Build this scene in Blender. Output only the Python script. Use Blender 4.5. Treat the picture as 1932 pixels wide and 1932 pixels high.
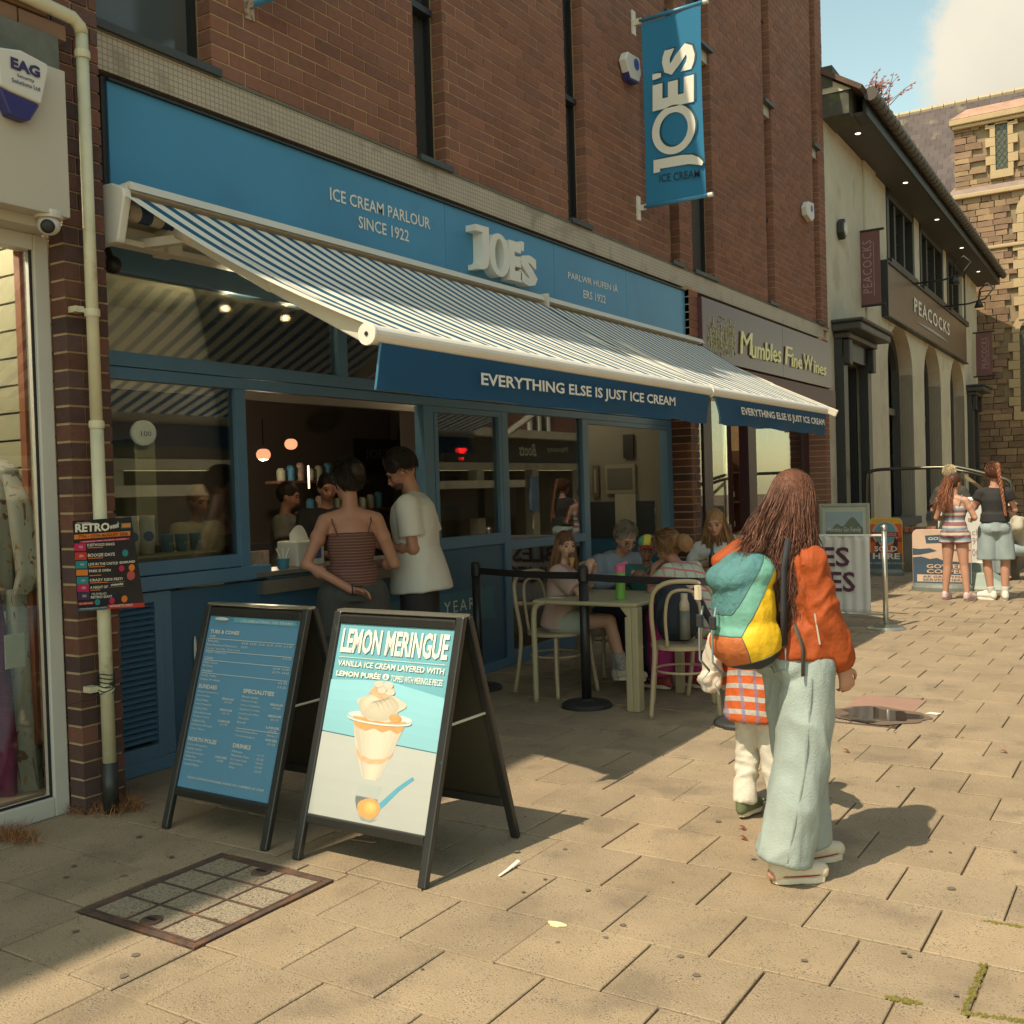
import bpy, bmesh, math, random
import numpy as np
from mathutils import Vector, Matrix, noise as mnoise
random.seed(7)
R = math.radians
scene = bpy.context.scene
for o in list(bpy.data.objects): bpy.data.objects.remove(o)

# ------------------------------------------------------------ camera (calibrated from the street's vanishing points)
FOC = 2176/2161*1932; CX = 966.0; CAMH = 1.6
def _ray(px, py): return np.array([px-CX, -(py-CX), -FOC])
_r = _ray(2216, 887); _r /= np.linalg.norm(_r)
_l = _ray(-2056, 1016); _l /= np.linalg.norm(_l)
_l = _l-(_l@_r)*_r; _l /= np.linalg.norm(_l)
CM = np.array([-_l, _r, np.cross(-_l, _r)])
CAMP = np.array([0, 0, CAMH])
def P(px, py, x=None, y=None, z=None):
    """world point on the plane x=, y= or z= seen from the photographer's stand point"""
    d = CM@_ray(px, py)
    if x is not None: t = (x-CAMP[0])/d[0]
    elif y is not None: t = (y-CAMP[1])/d[1]
    else: t = (z-CAMP[2])/d[2]
    return Vector(CAMP+d*t)
cam = bpy.data.cameras.new('camera'); camo = bpy.data.objects.new('camera', cam)
scene.collection.objects.link(camo)
m4 = Matrix.Identity(4)
for i in range(3):
    for j in range(3): m4[i][j] = CM[i][j]
m4.translation = Vector(CAMP); camo.matrix_world = m4
cam.sensor_width = 36; cam.lens = 36*FOC/1932; cam.clip_end = 4000; cam.clip_start = 0.05
scene.camera = camo

# ------------------------------------------------------------ sun, sky, exposure
SUN = Vector((0.15, 0.665, -1)).normalized()      # direction the light travels
sl = bpy.data.lights.new('sun', 'SUN'); sl.energy = 2.0; sl.angle = R(0.55); sl.color = (1, 0.86, 0.66)
so = bpy.data.objects.new('sun', sl); scene.collection.objects.link(so)
so.rotation_euler = SUN.to_track_quat('-Z', 'Y').to_euler()
world = bpy.data.worlds.new('World'); scene.world = world; world.use_nodes = True
nt = world.node_tree; nt.nodes.clear()
N = nt.nodes.new; LK = nt.links.new
out = N('ShaderNodeOutputWorld'); bg = N('ShaderNodeBackground'); bg.inputs[1].default_value = 0.15
sky = N('ShaderNodeTexSky'); sky.sky_type = 'NISHITA'; sky.sun_disc = False
sky.sun_elevation = math.asin(-SUN.z); sky.sun_rotation = math.atan2(-SUN.x, -SUN.y)
sky.air_density = 1.0; sky.dust_density = 0.7; sky.ozone_density = 1.2
tc = N('ShaderNodeTexCoord')
tint = N('ShaderNodeMix'); tint.data_type = 'RGBA'; tint.blend_type = 'MULTIPLY'; tint.inputs[0].default_value = 1
tint.inputs[7].default_value = (0.86, 0.77, 0.50, 1)
LK(sky.outputs[0], tint.inputs[6])
# fair weather clouds: noise in the direction of view, gathered by two soft masks
def dirof(px, py):
    d = CM@_ray(px, py); return Vector(d).normalized()
def cloud_mask(px, py, rad, soft):
    d = N('ShaderNodeVectorMath'); d.operation = 'DISTANCE'; d.inputs[1].default_value = dirof(px, py)
    LK(tc.outputs['Generated'], d.inputs[0])
    mr = N('ShaderNodeMapRange'); mr.inputs[1].default_value = rad+soft; mr.inputs[2].default_value = rad-soft
    LK(d.outputs['Value'], mr.inputs[0]); return mr.outputs[0]
def mth(op, a, b=None, c=None):
    n = N('ShaderNodeMath'); n.operation = op
    for i, v in enumerate((a, b, c)):
        if v is None: continue
        if isinstance(v, (int, float)): n.inputs[i].default_value = v
        else: LK(v, n.inputs[i])
    return n.outputs[0]
nz = N('ShaderNodeTexNoise'); nz.inputs['Scale'].default_value = 7; nz.inputs['Detail'].default_value = 9; nz.inputs['Roughness'].default_value = 0.6
LK(tc.outputs['Generated'], nz.inputs['Vector'])
nz2 = N('ShaderNodeTexNoise'); nz2.inputs['Scale'].default_value = 3.1; nz2.inputs['Detail'].default_value = 7
LK(tc.outputs['Generated'], nz2.inputs['Vector'])
big = cloud_mask(1965, 70, 0.095, 0.045)
big2 = cloud_mask(1830, 140, 0.02, 0.035)
wisp = cloud_mask(1625, 150, 0.018, 0.03)
wisp2 = cloud_mask(1590, 190, 0.02, 0.03)
mk = mth('MAXIMUM', big, big2); wk = mth('MULTIPLY', mth('MAXIMUM', wisp, wisp2), 0.8)
mk = mth('MAXIMUM', mk, wk)
gen = mth('MULTIPLY', mth('SUBTRACT', nz2.outputs[0], 0.46), 2.4)       # unseen clouds outside the view, added to brighten the shade
sepd = N('ShaderNodeSeparateXYZ'); LK(tc.outputs['Generated'], sepd.inputs[0])
away = N('ShaderNodeMapRange'); d0 = N('ShaderNodeVectorMath'); d0.operation = 'DISTANCE'; d0.inputs[1].default_value = dirof(1750, 150)
LK(tc.outputs['Generated'], d0.inputs[0]); LK(d0.outputs['Value'], away.inputs[0]); away.inputs[1].default_value = 0.3; away.inputs[2].default_value = 0.6
mk = mth('ADD', mk, mth('MULTIPLY', gen, away.outputs[0]))
dens = mth('ADD', mk, mth('MULTIPLY', mth('SUBTRACT', nz.outputs[0], 0.5), 1.7))
cr = N('ShaderNodeMapRange'); cr.interpolation_type = 'SMOOTHSTEP'; cr.inputs[1].default_value = 0.40; cr.inputs[2].default_value = 0.68
LK(dens, cr.inputs[0])
shade = N('ShaderNodeMix'); shade.data_type = 'RGBA'
shade.inputs[6].default_value = (1.95, 1.78, 1.42, 1); shade.inputs[7].default_value = (2.6, 2.42, 1.95, 1)
sr = N('ShaderNodeMapRange'); sr.inputs[1].default_value = 0.35; sr.inputs[2].default_value = 0.65; LK(nz2.outputs[0], sr.inputs[0]); LK(sr.outputs[0], shade.inputs[0])
cm = N('ShaderNodeMix'); cm.data_type = 'RGBA'
LK(cr.outputs[0], cm.inputs[0]); LK(tint.outputs[2], cm.inputs[6]); LK(shade.outputs[2], cm.inputs[7])
LK(cm.outputs[2], bg.inputs[0]); LK(bg.outputs[0], out.inputs[0])
scene.render.engine = 'CYCLES'
scene.view_settings.view_transform = 'Standard'; scene.view_settings.look = 'None'
scene.view_settings.gamma = 1; scene.view_settings.use_curve_mapping = False
scene.view_settings.exposure = 1.4
scene.cycles.max_bounces = 8; scene.cycles.transparent_max_bounces = 12
scene.cycles.sample_clamp_indirect = 4

# ------------------------------------------------------------ materials
def S(r, g, b):
    f = lambda c: (c/255/12.92) if c/255 <= .04045 else ((c/255+.055)/1.055)**2.4
    return (f(r), f(g), f(b))
MATS = {}
def mat(name, rgb, rough=.6, metal=0, var=.12, vs=4, bump=0, bs=40, spec=.5, rnd=0, stain=None, sheen=0, emit=None, coat=0, hue=None):
    """procedural material: base colour with noise variation, optional per-piece variation, stains and fine relief"""
    if name in MATS: return MATS[name]
    m = bpy.data.materials.new(name); m.use_nodes = True; t = m.node_tree; b = t.nodes['Principled BSDF']
    n, l = t.nodes.new, t.links.new
    def math_(op, a, bb):
        q = n('ShaderNodeMath'); q.operation = op
        for i, v in enumerate((a, bb)):
            if isinstance(v, (int, float)): q.inputs[i].default_value = v
            else: l(v, q.inputs[i])
        return q.outputs[0]
    b.inputs['Roughness'].default_value = rough; b.inputs['Metallic'].default_value = metal
    b.inputs['Specular IOR Level'].default_value = spec
    if coat: b.inputs['Coat Weight'].default_value = coat; b.inputs['Coat Roughness'].default_value = .12
    if sheen: b.inputs['Sheen Weight'].default_value = sheen
    geo = n('ShaderNodeNewGeometry')
    nz = n('ShaderNodeTexNoise'); nz.inputs['Scale'].default_value = vs; nz.inputs['Detail'].default_value = 6; nz.inputs['Roughness'].default_value = .6
    l(geo.outputs['Position'], nz.inputs['Vector'])
    fac = math_('MULTIPLY', math_('SUBTRACT', nz.outputs[0], .5), 2*var*1.8)
    if rnd:
        oi = n('ShaderNodeObjectInfo'); at = n('ShaderNodeAttribute'); at.attribute_name = 'rnd'
        rv = math_('FRACT', math_('ADD', oi.outputs['Random'], at.outputs['Fac']), 0)
        fac = math_('ADD', fac, math_('MULTIPLY', math_('SUBTRACT', rv, .5), 2*rnd))
    val = math_('ADD', fac, 1.0)
    col = n('ShaderNodeMix'); col.data_type = 'RGBA'; col.blend_type = 'MULTIPLY'; col.inputs[0].default_value = 1
    if hue and rnd:
        hm = n('ShaderNodeMix'); hm.data_type = 'RGBA'; hm.inputs[6].default_value = (*rgb, 1); hm.inputs[7].default_value = (*hue, 1)
        l(math_('FRACT', math_('MULTIPLY', rv, 7.31), 0), hm.inputs[0]); l(hm.outputs[2], col.inputs[6])
    else: col.inputs[6].default_value = (*rgb, 1)
    cb = n('ShaderNodeCombineColor')
    for i in range(3): l(val, cb.inputs[i])
    l(cb.outputs[0], col.inputs[7]); last = col.outputs[2]
    if stain:   # (colour, scale, threshold, strength)
        sc, ss, th, st = stain
        s2 = n('ShaderNodeTexNoise'); s2.inputs['Scale'].default_value = ss; s2.inputs['Detail'].default_value = 5; l(geo.outputs['Position'], s2.inputs['Vector'])
        mr = n('ShaderNodeMapRange'); mr.inputs[1].default_value = th; mr.inputs[2].default_value = th+.12; mr.inputs[4].default_value = st; l(s2.outputs[0], mr.inputs[0])
        mx = n('ShaderNodeMix'); mx.data_type = 'RGBA'; l(mr.outputs[0], mx.inputs[0]); l(last, mx.inputs[6]); mx.inputs[7].default_value = (*sc, 1); last = mx.outputs[2]
    l(last, b.inputs['Base Color'])
    if bump:
        bz = n('ShaderNodeTexNoise'); bz.inputs['Scale'].default_value = bs; bz.inputs['Detail'].default_value = 5; l(geo.outputs['Position'], bz.inputs['Vector'])
        bp = n('ShaderNodeBump'); bp.inputs['Strength'].default_value = bump; bp.inputs['Distance'].default_value = .01; l(bz.outputs[0], bp.inputs['Height']); l(bp.outputs[0], b.inputs['Normal'])
    if emit:
        b.inputs['Emission Color'].default_value = (*emit[0], 1); b.inputs['Emission Strength'].default_value = emit[1]
    m['last'] = ''
    MATS[name] = m; return m
def glass(name, tint=(.9, .93, .9), refl=.02, rough=0.0):
    """window glass: see-through, with Fresnel reflections"""
    if name in MATS: return MATS[name]
    m = bpy.data.materials.new(name); m.use_nodes = True; t = m.node_tree; t.nodes.clear(); n, l = t.nodes.new, t.links.new
    o = n('ShaderNodeOutputMaterial'); tr = n('ShaderNodeBsdfTransparent'); gl = n('ShaderNodeBsdfGlossy'); mx = n('ShaderNodeMixShader')
    tr.inputs[0].default_value = (*tint, 1); gl.inputs['Roughness'].default_value = rough
    lw = n('ShaderNodeFresnel'); lw.inputs['IOR'].default_value = 1.5
    a = n('ShaderNodeMath'); a.operation = 'MULTIPLY_ADD'; a.inputs[1].default_value = 1.25; a.inputs[2].default_value = refl; l(lw.outputs[0], a.inputs[0])
    c = n('ShaderNodeMath'); c.operation = 'MINIMUM'; c.inputs[1].default_value = .95; l(a.outputs[0], c.inputs[0])
    l(c.outputs[0], mx.inputs[0]); l(tr.outputs[0], mx.inputs[1]); l(gl.outputs[0], mx.inputs[2]); l(mx.outputs[0], o.inputs[0])
    MATS[name] = m; return m
def stripes(name, axis, period, duty, ca, cb, rough=.7, trans=0, off=0, cuts=None, axis2=None, period2=1, duty2=.5, cc=None, bump=0, bs=60):
    """woven or printed stripes along one axis (world space), optional second set for a plaid"""
    if name in MATS: return MATS[name]
    m = bpy.data.materials.new(name); m.use_nodes = True; t = m.node_tree; b = t.nodes['Principled BSDF']; n, l = t.nodes.new, t.links.new
    geo = n('ShaderNodeNewGeometry')
    def band(ax, per, du, of):
        d = n('ShaderNodeVectorMath'); d.operation = 'DOT_PRODUCT'; d.inputs[1].default_value = ax; l(geo.outputs['Position'], d.inputs[0])
        a = n('ShaderNodeMath'); a.operation = 'MULTIPLY_ADD'; a.inputs[1].default_value = 1/per; a.inputs[2].default_value = of+100; l(d.outputs['Value'], a.inputs[0])
        f = n('ShaderNodeMath'); f.operation = 'FRACT'; l(a.outputs[0], f.inputs[0])
        g = n('ShaderNodeMath'); g.operation = 'LESS_THAN'; g.inputs[1].default_value = du; l(f.outputs[0], g.inputs[0]); return g.outputs[0]
    mx = n('ShaderNodeMix'); mx.data_type = 'RGBA'; mx.inputs[6].default_value = (*cb, 1); mx.inputs[7].default_value = (*ca, 1); l(band(axis, period, duty, off), mx.inputs[0]); last = mx.outputs[2]
    if axis2:
        m2 = n('ShaderNodeMix'); m2.data_type = 'RGBA'; l(last, m2.inputs[6]); m2.inputs[7].default_value = (*(cc or ca), 1)
        h = n('ShaderNodeMath'); h.operation = 'MULTIPLY'; h.inputs[1].default_value = .7; l(band(axis2, period2, duty2, 0), h.inputs[0]); l(h.outputs[0], m2.inputs[0]); last = m2.outputs[2]
    l(last, b.inputs['Base Color']); b.inputs['Roughness'].default_value = rough; b.inputs['Specular IOR Level'].default_value = .25
    if bump:
        bz = n('ShaderNodeTexNoise'); bz.inputs['Scale'].default_value = bs; l(geo.outputs['Position'], bz.inputs['Vector'])
        bp = n('ShaderNodeBump'); bp.inputs['Strength'].default_value = bump; bp.inputs['Distance'].default_value = .01; l(bz.outputs[0], bp.inputs['Height']); l(bp.outputs[0], b.inputs['Normal'])
    if trans:
        o = t.nodes['Material Output']; tl = n('ShaderNodeBsdfTranslucent'); l(last, tl.inputs[0]); ms = n('ShaderNodeMixShader'); ms.inputs[0].default_value = trans
        l(b.outputs[0], ms.inputs[1]); l(tl.outputs[0], ms.inputs[2]); l(ms.outputs[0], o.inputs[0])
    MATS[name] = m; return m

# ------------------------------------------------------------ mesh helpers
class MB:
    def __init__(s): s.v = []; s.f = []; s.smooth = False; s.rn = []
    def quad(s, a, b, c, d): i = len(s.v); s.v += [tuple(a), tuple(b), tuple(c), tuple(d)]; s.f.append((i, i+1, i+2, i+3)); return s
    def poly(s, pts): i = len(s.v); s.v += [tuple(p) for p in pts]; s.f.append(tuple(range(i, i+len(pts)))); return s
    def box(s, lo, hi, r=None):
        x0, y0, z0 = [min(a, b) for a, b in zip(lo, hi)]; x1, y1, z1 = [max(a, b) for a, b in zip(lo, hi)]
        i = len(s.v); s.v += [(x0, y0, z0), (x1, y0, z0), (x1, y1, z0), (x0, y1, z0), (x0, y0, z1), (x1, y0, z1), (x1, y1, z1), (x0, y1, z1)]
        s.f += [tuple(i+k for k in q) for q in ((0, 3, 2, 1), (4, 5, 6, 7), (0, 1, 5, 4), (1, 2, 6, 5), (2, 3, 7, 6), (3, 0, 4, 7))]
        if r is not None: s.rn += [r]*6
        return s
    def obox(s, c, u, v, w):   # centre and three half-axis vectors
        c, u, v, w = map(Vector, (c, u, v, w)); i = len(s.v)
        for a, b2, d in ((-1, -1, -1), (1, -1, -1), (1, 1, -1), (-1, 1, -1), (-1, -1, 1), (1, -1, 1), (1, 1, 1), (-1, 1, 1)): s.v.append(tuple(c+u*a+v*b2+w*d))
        s.f += [tuple(i+k for k in q) for q in ((0, 3, 2, 1), (4, 5, 6, 7), (0, 1, 5, 4), (1, 2, 6, 5), (2, 3, 7, 6), (3, 0, 4, 7))]; return s
    def bar(s, a, b, w, d, up=(0, 0, 1)):   # square bar from a to b
        a, b = Vector(a), Vector(b); t = (b-a); L = t.length; t.normalize(); up = Vector(up)
        if abs(t.dot(up)) > .95: up = Vector((1, 0, 0))
        sd = t.cross(up).normalized(); u2 = sd.cross(t)
        return s.obox((a+b)/2, t*L/2, sd*w/2, u2*d/2)
    def prism(s, pts, off):   # polygon extruded by vector off
        off = Vector(off); n = len(pts); i = len(s.v); s.v += [tuple(p) for p in pts]+[tuple(Vector(p)+off) for p in pts]
        s.f.append(tuple(range(i+n-1, i-1, -1))); s.f.append(tuple(range(i+n, i+2*n)))
        for k in range(n): q = (k+1) % n; s.f.append((i+k, i+q, i+n+q, i+n+k))
        return s
    def tube(s, path, rad, seg=10, cap=True, flat=None):
        path = [Vector(p) for p in path]; n = len(path); rr = rad if isinstance(rad, (list, tuple)) else [rad]*n; i0 = len(s.v); prev = None
        for k, p in enumerate(path):
            t = (path[min(k+1, n-1)]-path[max(k-1, 0)]).normalized()
            if prev is None:
                a = Vector((0, 0, 1)) if abs(t.z) < .9 else Vector((1, 0, 0)); u = t.cross(a).normalized()
            else: u = (prev-t*prev.dot(t)).normalized()
            prev = u; w = t.cross(u)
            for j in range(seg):
                an = 2*math.pi*j/seg; s.v.append(tuple(p+u*math.cos(an)*rr[k]+w*math.sin(an)*rr[k]*(flat or 1)))
        for k in range(n-1):
            for j in range(seg): q = (j+1) % seg; s.f.append((i0+k*seg+j, i0+k*seg+q, i0+(k+1)*seg+q, i0+(k+1)*seg+j))
        if cap: s.f.append(tuple(i0+j for j in range(seg-1, -1, -1))); s.f.append(tuple(i0+(n-1)*seg+j for j in range(seg)))
        return s
    def lathe(s, c, prof, seg=24, axis=(0, 0, 1)):   # profile [(r, h)]
        c = Vector(c); q = Vector(axis).normalized().to_track_quat('Z', 'Y'); i0 = len(s.v); n = len(prof)
        for r_, h in prof:
            for j in range(seg): an = 2*math.pi*j/seg; s.v.append(tuple(c+q@Vector((r_*math.cos(an), r_*math.sin(an), h))))
        for k in range(n-1):
            for j in range(seg): w = (j+1) % seg; s.f.append((i0+k*seg+j, i0+k*seg+w, i0+(k+1)*seg+w, i0+(k+1)*seg+j))
        s.f.append(tuple(i0+j for j in range(seg-1, -1, -1))); s.f.append(tuple(i0+(n-1)*seg+j for j in range(seg))); return s
    def ball(s, c, r, seg=12, ring=8, rot=None):
        r = r if isinstance(r, (tuple, list)) else (r, r, r); c = Vector(c); i0 = len(s.v)
        for k in range(1, ring):
            ph = math.pi*k/ring
            for j in range(seg):
                an = 2*math.pi*j/seg; p = Vector((r[0]*math.sin(ph)*math.cos(an), r[1]*math.sin(ph)*math.sin(an), r[2]*math.cos(ph)))
                if rot: p = rot@p
                s.v.append(tuple(c+p))
        tp = Vector((0, 0, r[2])); bt = Vector((0, 0, -r[2]))
        if rot: tp = rot@tp; bt = rot@bt
        s.v.append(tuple(c+tp)); s.v.append(tuple(c+bt)); T = len(s.v)-2
        for k in range(ring-2):
            for j in range(seg): q = (j+1) % seg; s.f.append((i0+k*seg+j, i0+(k+1)*seg+j, i0+(k+1)*seg+q, i0+k*seg+q))
        for j in range(seg):
            q = (j+1) % seg; s.f.append((T, i0+j, i0+q)); s.f.append((T+1, i0+(ring-2)*seg+q, i0+(ring-2)*seg+j))
        return s
    def grid(s, fn, nu, nv):
        i0 = len(s.v)
        for a in range(nu+1):
            for b2 in range(nv+1): s.v.append(tuple(fn(a/nu, b2/nv)))
        for a in range(nu):
            for b2 in range(nv): k = i0+a*(nv+1)+b2; s.f.append((k, k+nv+1, k+nv+2, k+1))
        return s
    def build(s, name, m, parent=None, bevel=0, smooth=None, solid=0, **props):
        me = bpy.data.meshes.new(name); org = parent_org(parent) if parent else Vector((0, 0, 0))
        me.from_pydata([(a-org.x, b-org.y, c-org.z) for a, b, c in s.v], [], s.f); me.materials.append(m)
        if s.rn and len(s.rn) == len(s.f):
            at = me.attributes.new('rnd', 'FLOAT', 'FACE'); at.data.foreach_set('value', s.rn)
        if smooth if smooth is not None else s.smooth:
            me.polygons.foreach_set('use_smooth', [True]*len(me.polygons))
        o = bpy.data.objects.new(name, me); scene.collection.objects.link(o)
        if parent: o.parent = parent
        if solid: md = o.modifiers.new('thick', 'SOLIDIFY'); md.thickness = solid
        if bevel:
            md = o.modifiers.new('bevel', 'BEVEL'); md.width = bevel; md.segments = 2; md.limit_method = 'ANGLE'
        for k, v in props.items(): o[k] = v
        return o
ORG = {}
def parent_org(p):
    o = Vector((0, 0, 0))
    while p: o += p.location; p = p.parent
    return o
def tag(o, label, cat, group=None, kind=None):
    if label: o['label'] = label
    if cat: o['category'] = cat
    if group: o['group'] = group
    if kind: o['kind'] = kind
    return o
def thing(name, label, cat, loc, group=None):
    o = bpy.data.objects.new(name, None); scene.collection.objects.link(o); o.location = Vector(loc); o.empty_display_size = .1
    return tag(o, label, cat, group)
def copy_thing(root, loc, rz=0, label=None):
    def cp(o, par):
        c = o.copy(); scene.collection.objects.link(c); c.parent = par
        for ch in list(o.children): cp(ch, c)
        return c
    r = cp(root, None); r.location = Vector(loc); r.rotation_euler = (0, 0, rz)
    if label: r['label'] = label
    return r
def text(body, O, U, V, m, parent, name='lettering', depth=0, bold=0, shear=0, res=2, font_space=1.0, **props):
    """lettering laid in the parallelogram O + U*s + V*t (s along the line, t up), extruded by depth"""
    cu = bpy.data.curves.new('t', 'FONT'); cu.body = body; cu.offset = bold; cu.shear = shear; cu.resolution_u = res; cu.space_character = font_space
    ob = bpy.data.objects.new('t', cu); me = bpy.data.meshes.new_from_object(ob)
    bpy.data.objects.remove(ob)
    vs = [v.co.copy() for v in me.vertices]; fs = [tuple(p.vertices) for p in me.polygons]
    bpy.data.meshes.remove(me); bpy.data.curves.remove(cu)
    x0 = min(v.x for v in vs); x1 = max(v.x for v in vs); y0 = min(v.y for v in vs); y1 = max(v.y for v in vs)
    O, U, V = Vector(O), Vector(U), Vector(V); n = U.cross(V).normalized(); b = MB()
    pt = [O+U*((v.x-x0)/(x1-x0))+V*((v.y-y0)/(y1-y0)) for v in vs]
    b.v = [tuple(p+n*depth) for p in pt]; b.f = list(fs)
    if depth > .002:
        k = len(pt); b.v += [tuple(p) for p in pt]; cnt = {}
        for f in fs:
            for i in range(len(f)):
                e = (f[i], f[(i+1) % len(f)]); cnt[e] = cnt.get(e, 0)+1
        for (a, c) in cnt:
            if (c, a) not in cnt: b.f.append((c, a, a+k, c+k))
    o = b.build(name, m, parent, **props); return o
def tex_y(body, ya, za, yb, zb, h, x, m, parent, h2=None, **k):
    """line of text on the plane x = const running from (ya,za) to (yb,zb), baseline; h its height"""
    return text(body, (x, ya, za), (0, yb-ya, zb-za), (0, 0, h), m, parent, **k)
def pmesh(name, mb, m):
    me = bpy.data.meshes.new(name); me.from_pydata(mb.v, [], mb.f); me.materials.append(m); return me
def piece(name, mesh_o, loc, parent, rot=None, scale=None):
    c = bpy.data.objects.new(name, mesh_o); scene.collection.objects.link(c); c.parent = parent; c.location = loc
    if rot: c.rotation_euler = rot
    if scale: c.scale = scale
    return c
# ============================================================ SETTING: pavement
XW = -4.9; XS = -5.1; XF = -4.85; XP = -4.72
m_slab = mat('slab', (.335, .255, .160), .85, var=.2, vs=2.6, bump=.5, bs=120, spec=.25, rnd=.07, hue=(.305, .236, .153), stain=((.19, .15, .105), 2.9, .56, .6))
def speckle(m):   # dark aggregate grains and gum-like spots on concrete
    t = m.node_tree; b = t.nodes['Principled BSDF']; n, l = t.nodes.new, t.links.new
    src = b.inputs['Base Color'].links[0].from_socket; geo = n('ShaderNodeNewGeometry')
    prev = src
    for sc, dist, colr, st in ((95, .26, (.10, .08, .06), .75), (38, .16, (.13, .10, .08), .8), (150, .2, (.62, .57, .45), .5)):
        v = n('ShaderNodeTexVoronoi'); v.inputs['Scale'].default_value = sc; l(geo.outputs['Position'], v.inputs['Vector'])
        g = n('ShaderNodeTexNoise'); g.inputs['Scale'].default_value = 9; l(geo.outputs['Position'], g.inputs['Vector'])
        th = n('ShaderNodeMath'); th.operation = 'MULTIPLY'; th.inputs[1].default_value = dist*1.7; l(g.outputs[0], th.inputs[0])
        c = n('ShaderNodeMath'); c.operation = 'LESS_THAN'; l(v.outputs['Distance'], c.inputs[0]); l(th.outputs[0], c.inputs[1])
        d = n('ShaderNodeMath'); d.operation = 'MULTIPLY'; d.inputs[1].default_value = st; l(c.outputs[0], d.inputs[0])
        mx = n('ShaderNodeMix'); mx.data_type = 'RGBA'; l(d.outputs[0], mx.inputs[0]); l(prev, mx.inputs[6]); mx.inputs[7].default_value = (*colr, 1); prev = mx.outputs[2]
    l(prev, b.inputs['Base Color'])
speckle(m_slab)
m_joint = mat('joint', (.24, .165, .10), .95, var=.3, vs=14, bump=.6, bs=90)
g = MB(); g.box((-60, -60, -.5), (60, 140, -.014)); ground = g.build('ground', m_joint, kind='structure')
pav = thing('pavement', None, None, (0, 0, 0)); pav['kind'] = 'structure'
HOLES = [(-3.66, 2.42, -2.96, 3.17), (-2.0, 6.83, -1.52, 7.12)]
def inhole(x0, y0, x1, y1, h): return x0 < h[2] and x1 > h[0] and y0 < h[3] and y1 > h[1]
PW, PD = .4075, .3885; slabs = []
for k in range(-8, 60):
    y0 = 3.245+PD*k; off = -1.76 if k % 2 == 0 else -1.56
    for j in range(-10, 26):
        x0 = off+PW*j; x1 = x0+PW; a, b_, c, d = x0, y0, x1, y0+PD
        if c < -5.4 or a > 8: continue
        if y0 > 18 and not (-5.4 < a < 6): continue
        a = max(a, -5.4) if c > -5.3 else a
        rects = [(a, b_, c, d)]
        for h in HOLES:
            nr = []
            for (p, q, r_, s_) in rects:
                if not inhole(p, q, r_, s_, h): nr.append((p, q, r_, s_)); continue
                if p < h[0]: nr.append((p, q, h[0], s_))
                if r_ > h[2]: nr.append((h[2], q, r_, s_))
                pp, rr_ = max(p, h[0]), min(r_, h[2])
                if q < h[1]: nr.append((pp, q, rr_, h[1]))
                if s_ > h[3]: nr.append((pp, h[3], rr_, s_))
            rects = [z for z in nr if z[2]-z[0] > .03 and z[3]-z[1] > .03]
        slabs += rects
def slab_mesh(w, d):
    bm_ = MB(); e = .0035; h = 0; t = .003
    v = [(-w/2+e, -d/2+e, -.02), (w/2-e, -d/2+e, -.02), (w/2-e, d/2-e, -.02), (-w/2+e, d/2-e, -.02)]
    v2 = [(x, y, -t) for x, y, z in v]; v3 = [(x*(1-2*t/w), y*(1-2*t/d), 0) for x, y, z in v]
    me = bpy.data.meshes.new('paving_slab'); me.from_pydata(v+v2+v3, [], [(0, 1, 5, 4), (1, 2, 6, 5), (2, 3, 7, 6), (3, 0, 4, 7), (4, 5, 9, 8), (5, 6, 10, 9), (6, 7, 11, 10), (7, 4, 8, 11), (8, 9, 10, 11)])
    me.materials.append(m_slab); return me
rs = random.Random(3); cache = {}
def vis(x, y):
    v = CM.T@(np.array([x, y, 0])-CAMP)
    if v[2] > -.2: return False
    px = CX+FOC*v[0]/-v[2]; py = CX-FOC*v[1]/-v[2]; return -150 < px < 2080 and py < 2150
near = sorted([s_ for s_ in slabs if vis((s_[0]+s_[2])/2, (s_[1]+s_[3])/2)], key=lambda s_: s_[1]**2+s_[0]**2)
nearset = set(near[:295]); st = MB()
for s_ in slabs:
    w, d = s_[2]-s_[0], s_[3]-s_[1]; cx_, cy_ = (s_[0]+s_[2])/2, (s_[1]+s_[3])/2; dz = rs.uniform(-.003, .003); tx, ty = rs.gauss(0, .0025), rs.gauss(0, .0025)
    if s_ in nearset:
        kk = (round(w, 3), round(d, 3))
        if kk not in cache: cache[kk] = slab_mesh(w, d)
        o = bpy.data.objects.new('paving_slab', cache[kk]); scene.collection.objects.link(o); o.parent = pav; o.location = (cx_, cy_, dz); o.rotation_euler = (tx, ty, 0)
    elif s_[3] < 24 or -3.5 < s_[0] < 3: st.box((s_[0]+.006, s_[1]+.006, -.03), (s_[2]-.006, s_[3]-.006, dz+tx*.5), rs.random())
st.build('paving_slabs_beyond', m_slab, pav, kind='stuff')
far = MB(); far.box((-12, 3.245+PD*60, -.3), (8, 90, -.006)); far.build('far_paving', mat('farpave', (.38, .32, .2), .9, var=.15, vs=1.5), pav)

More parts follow.
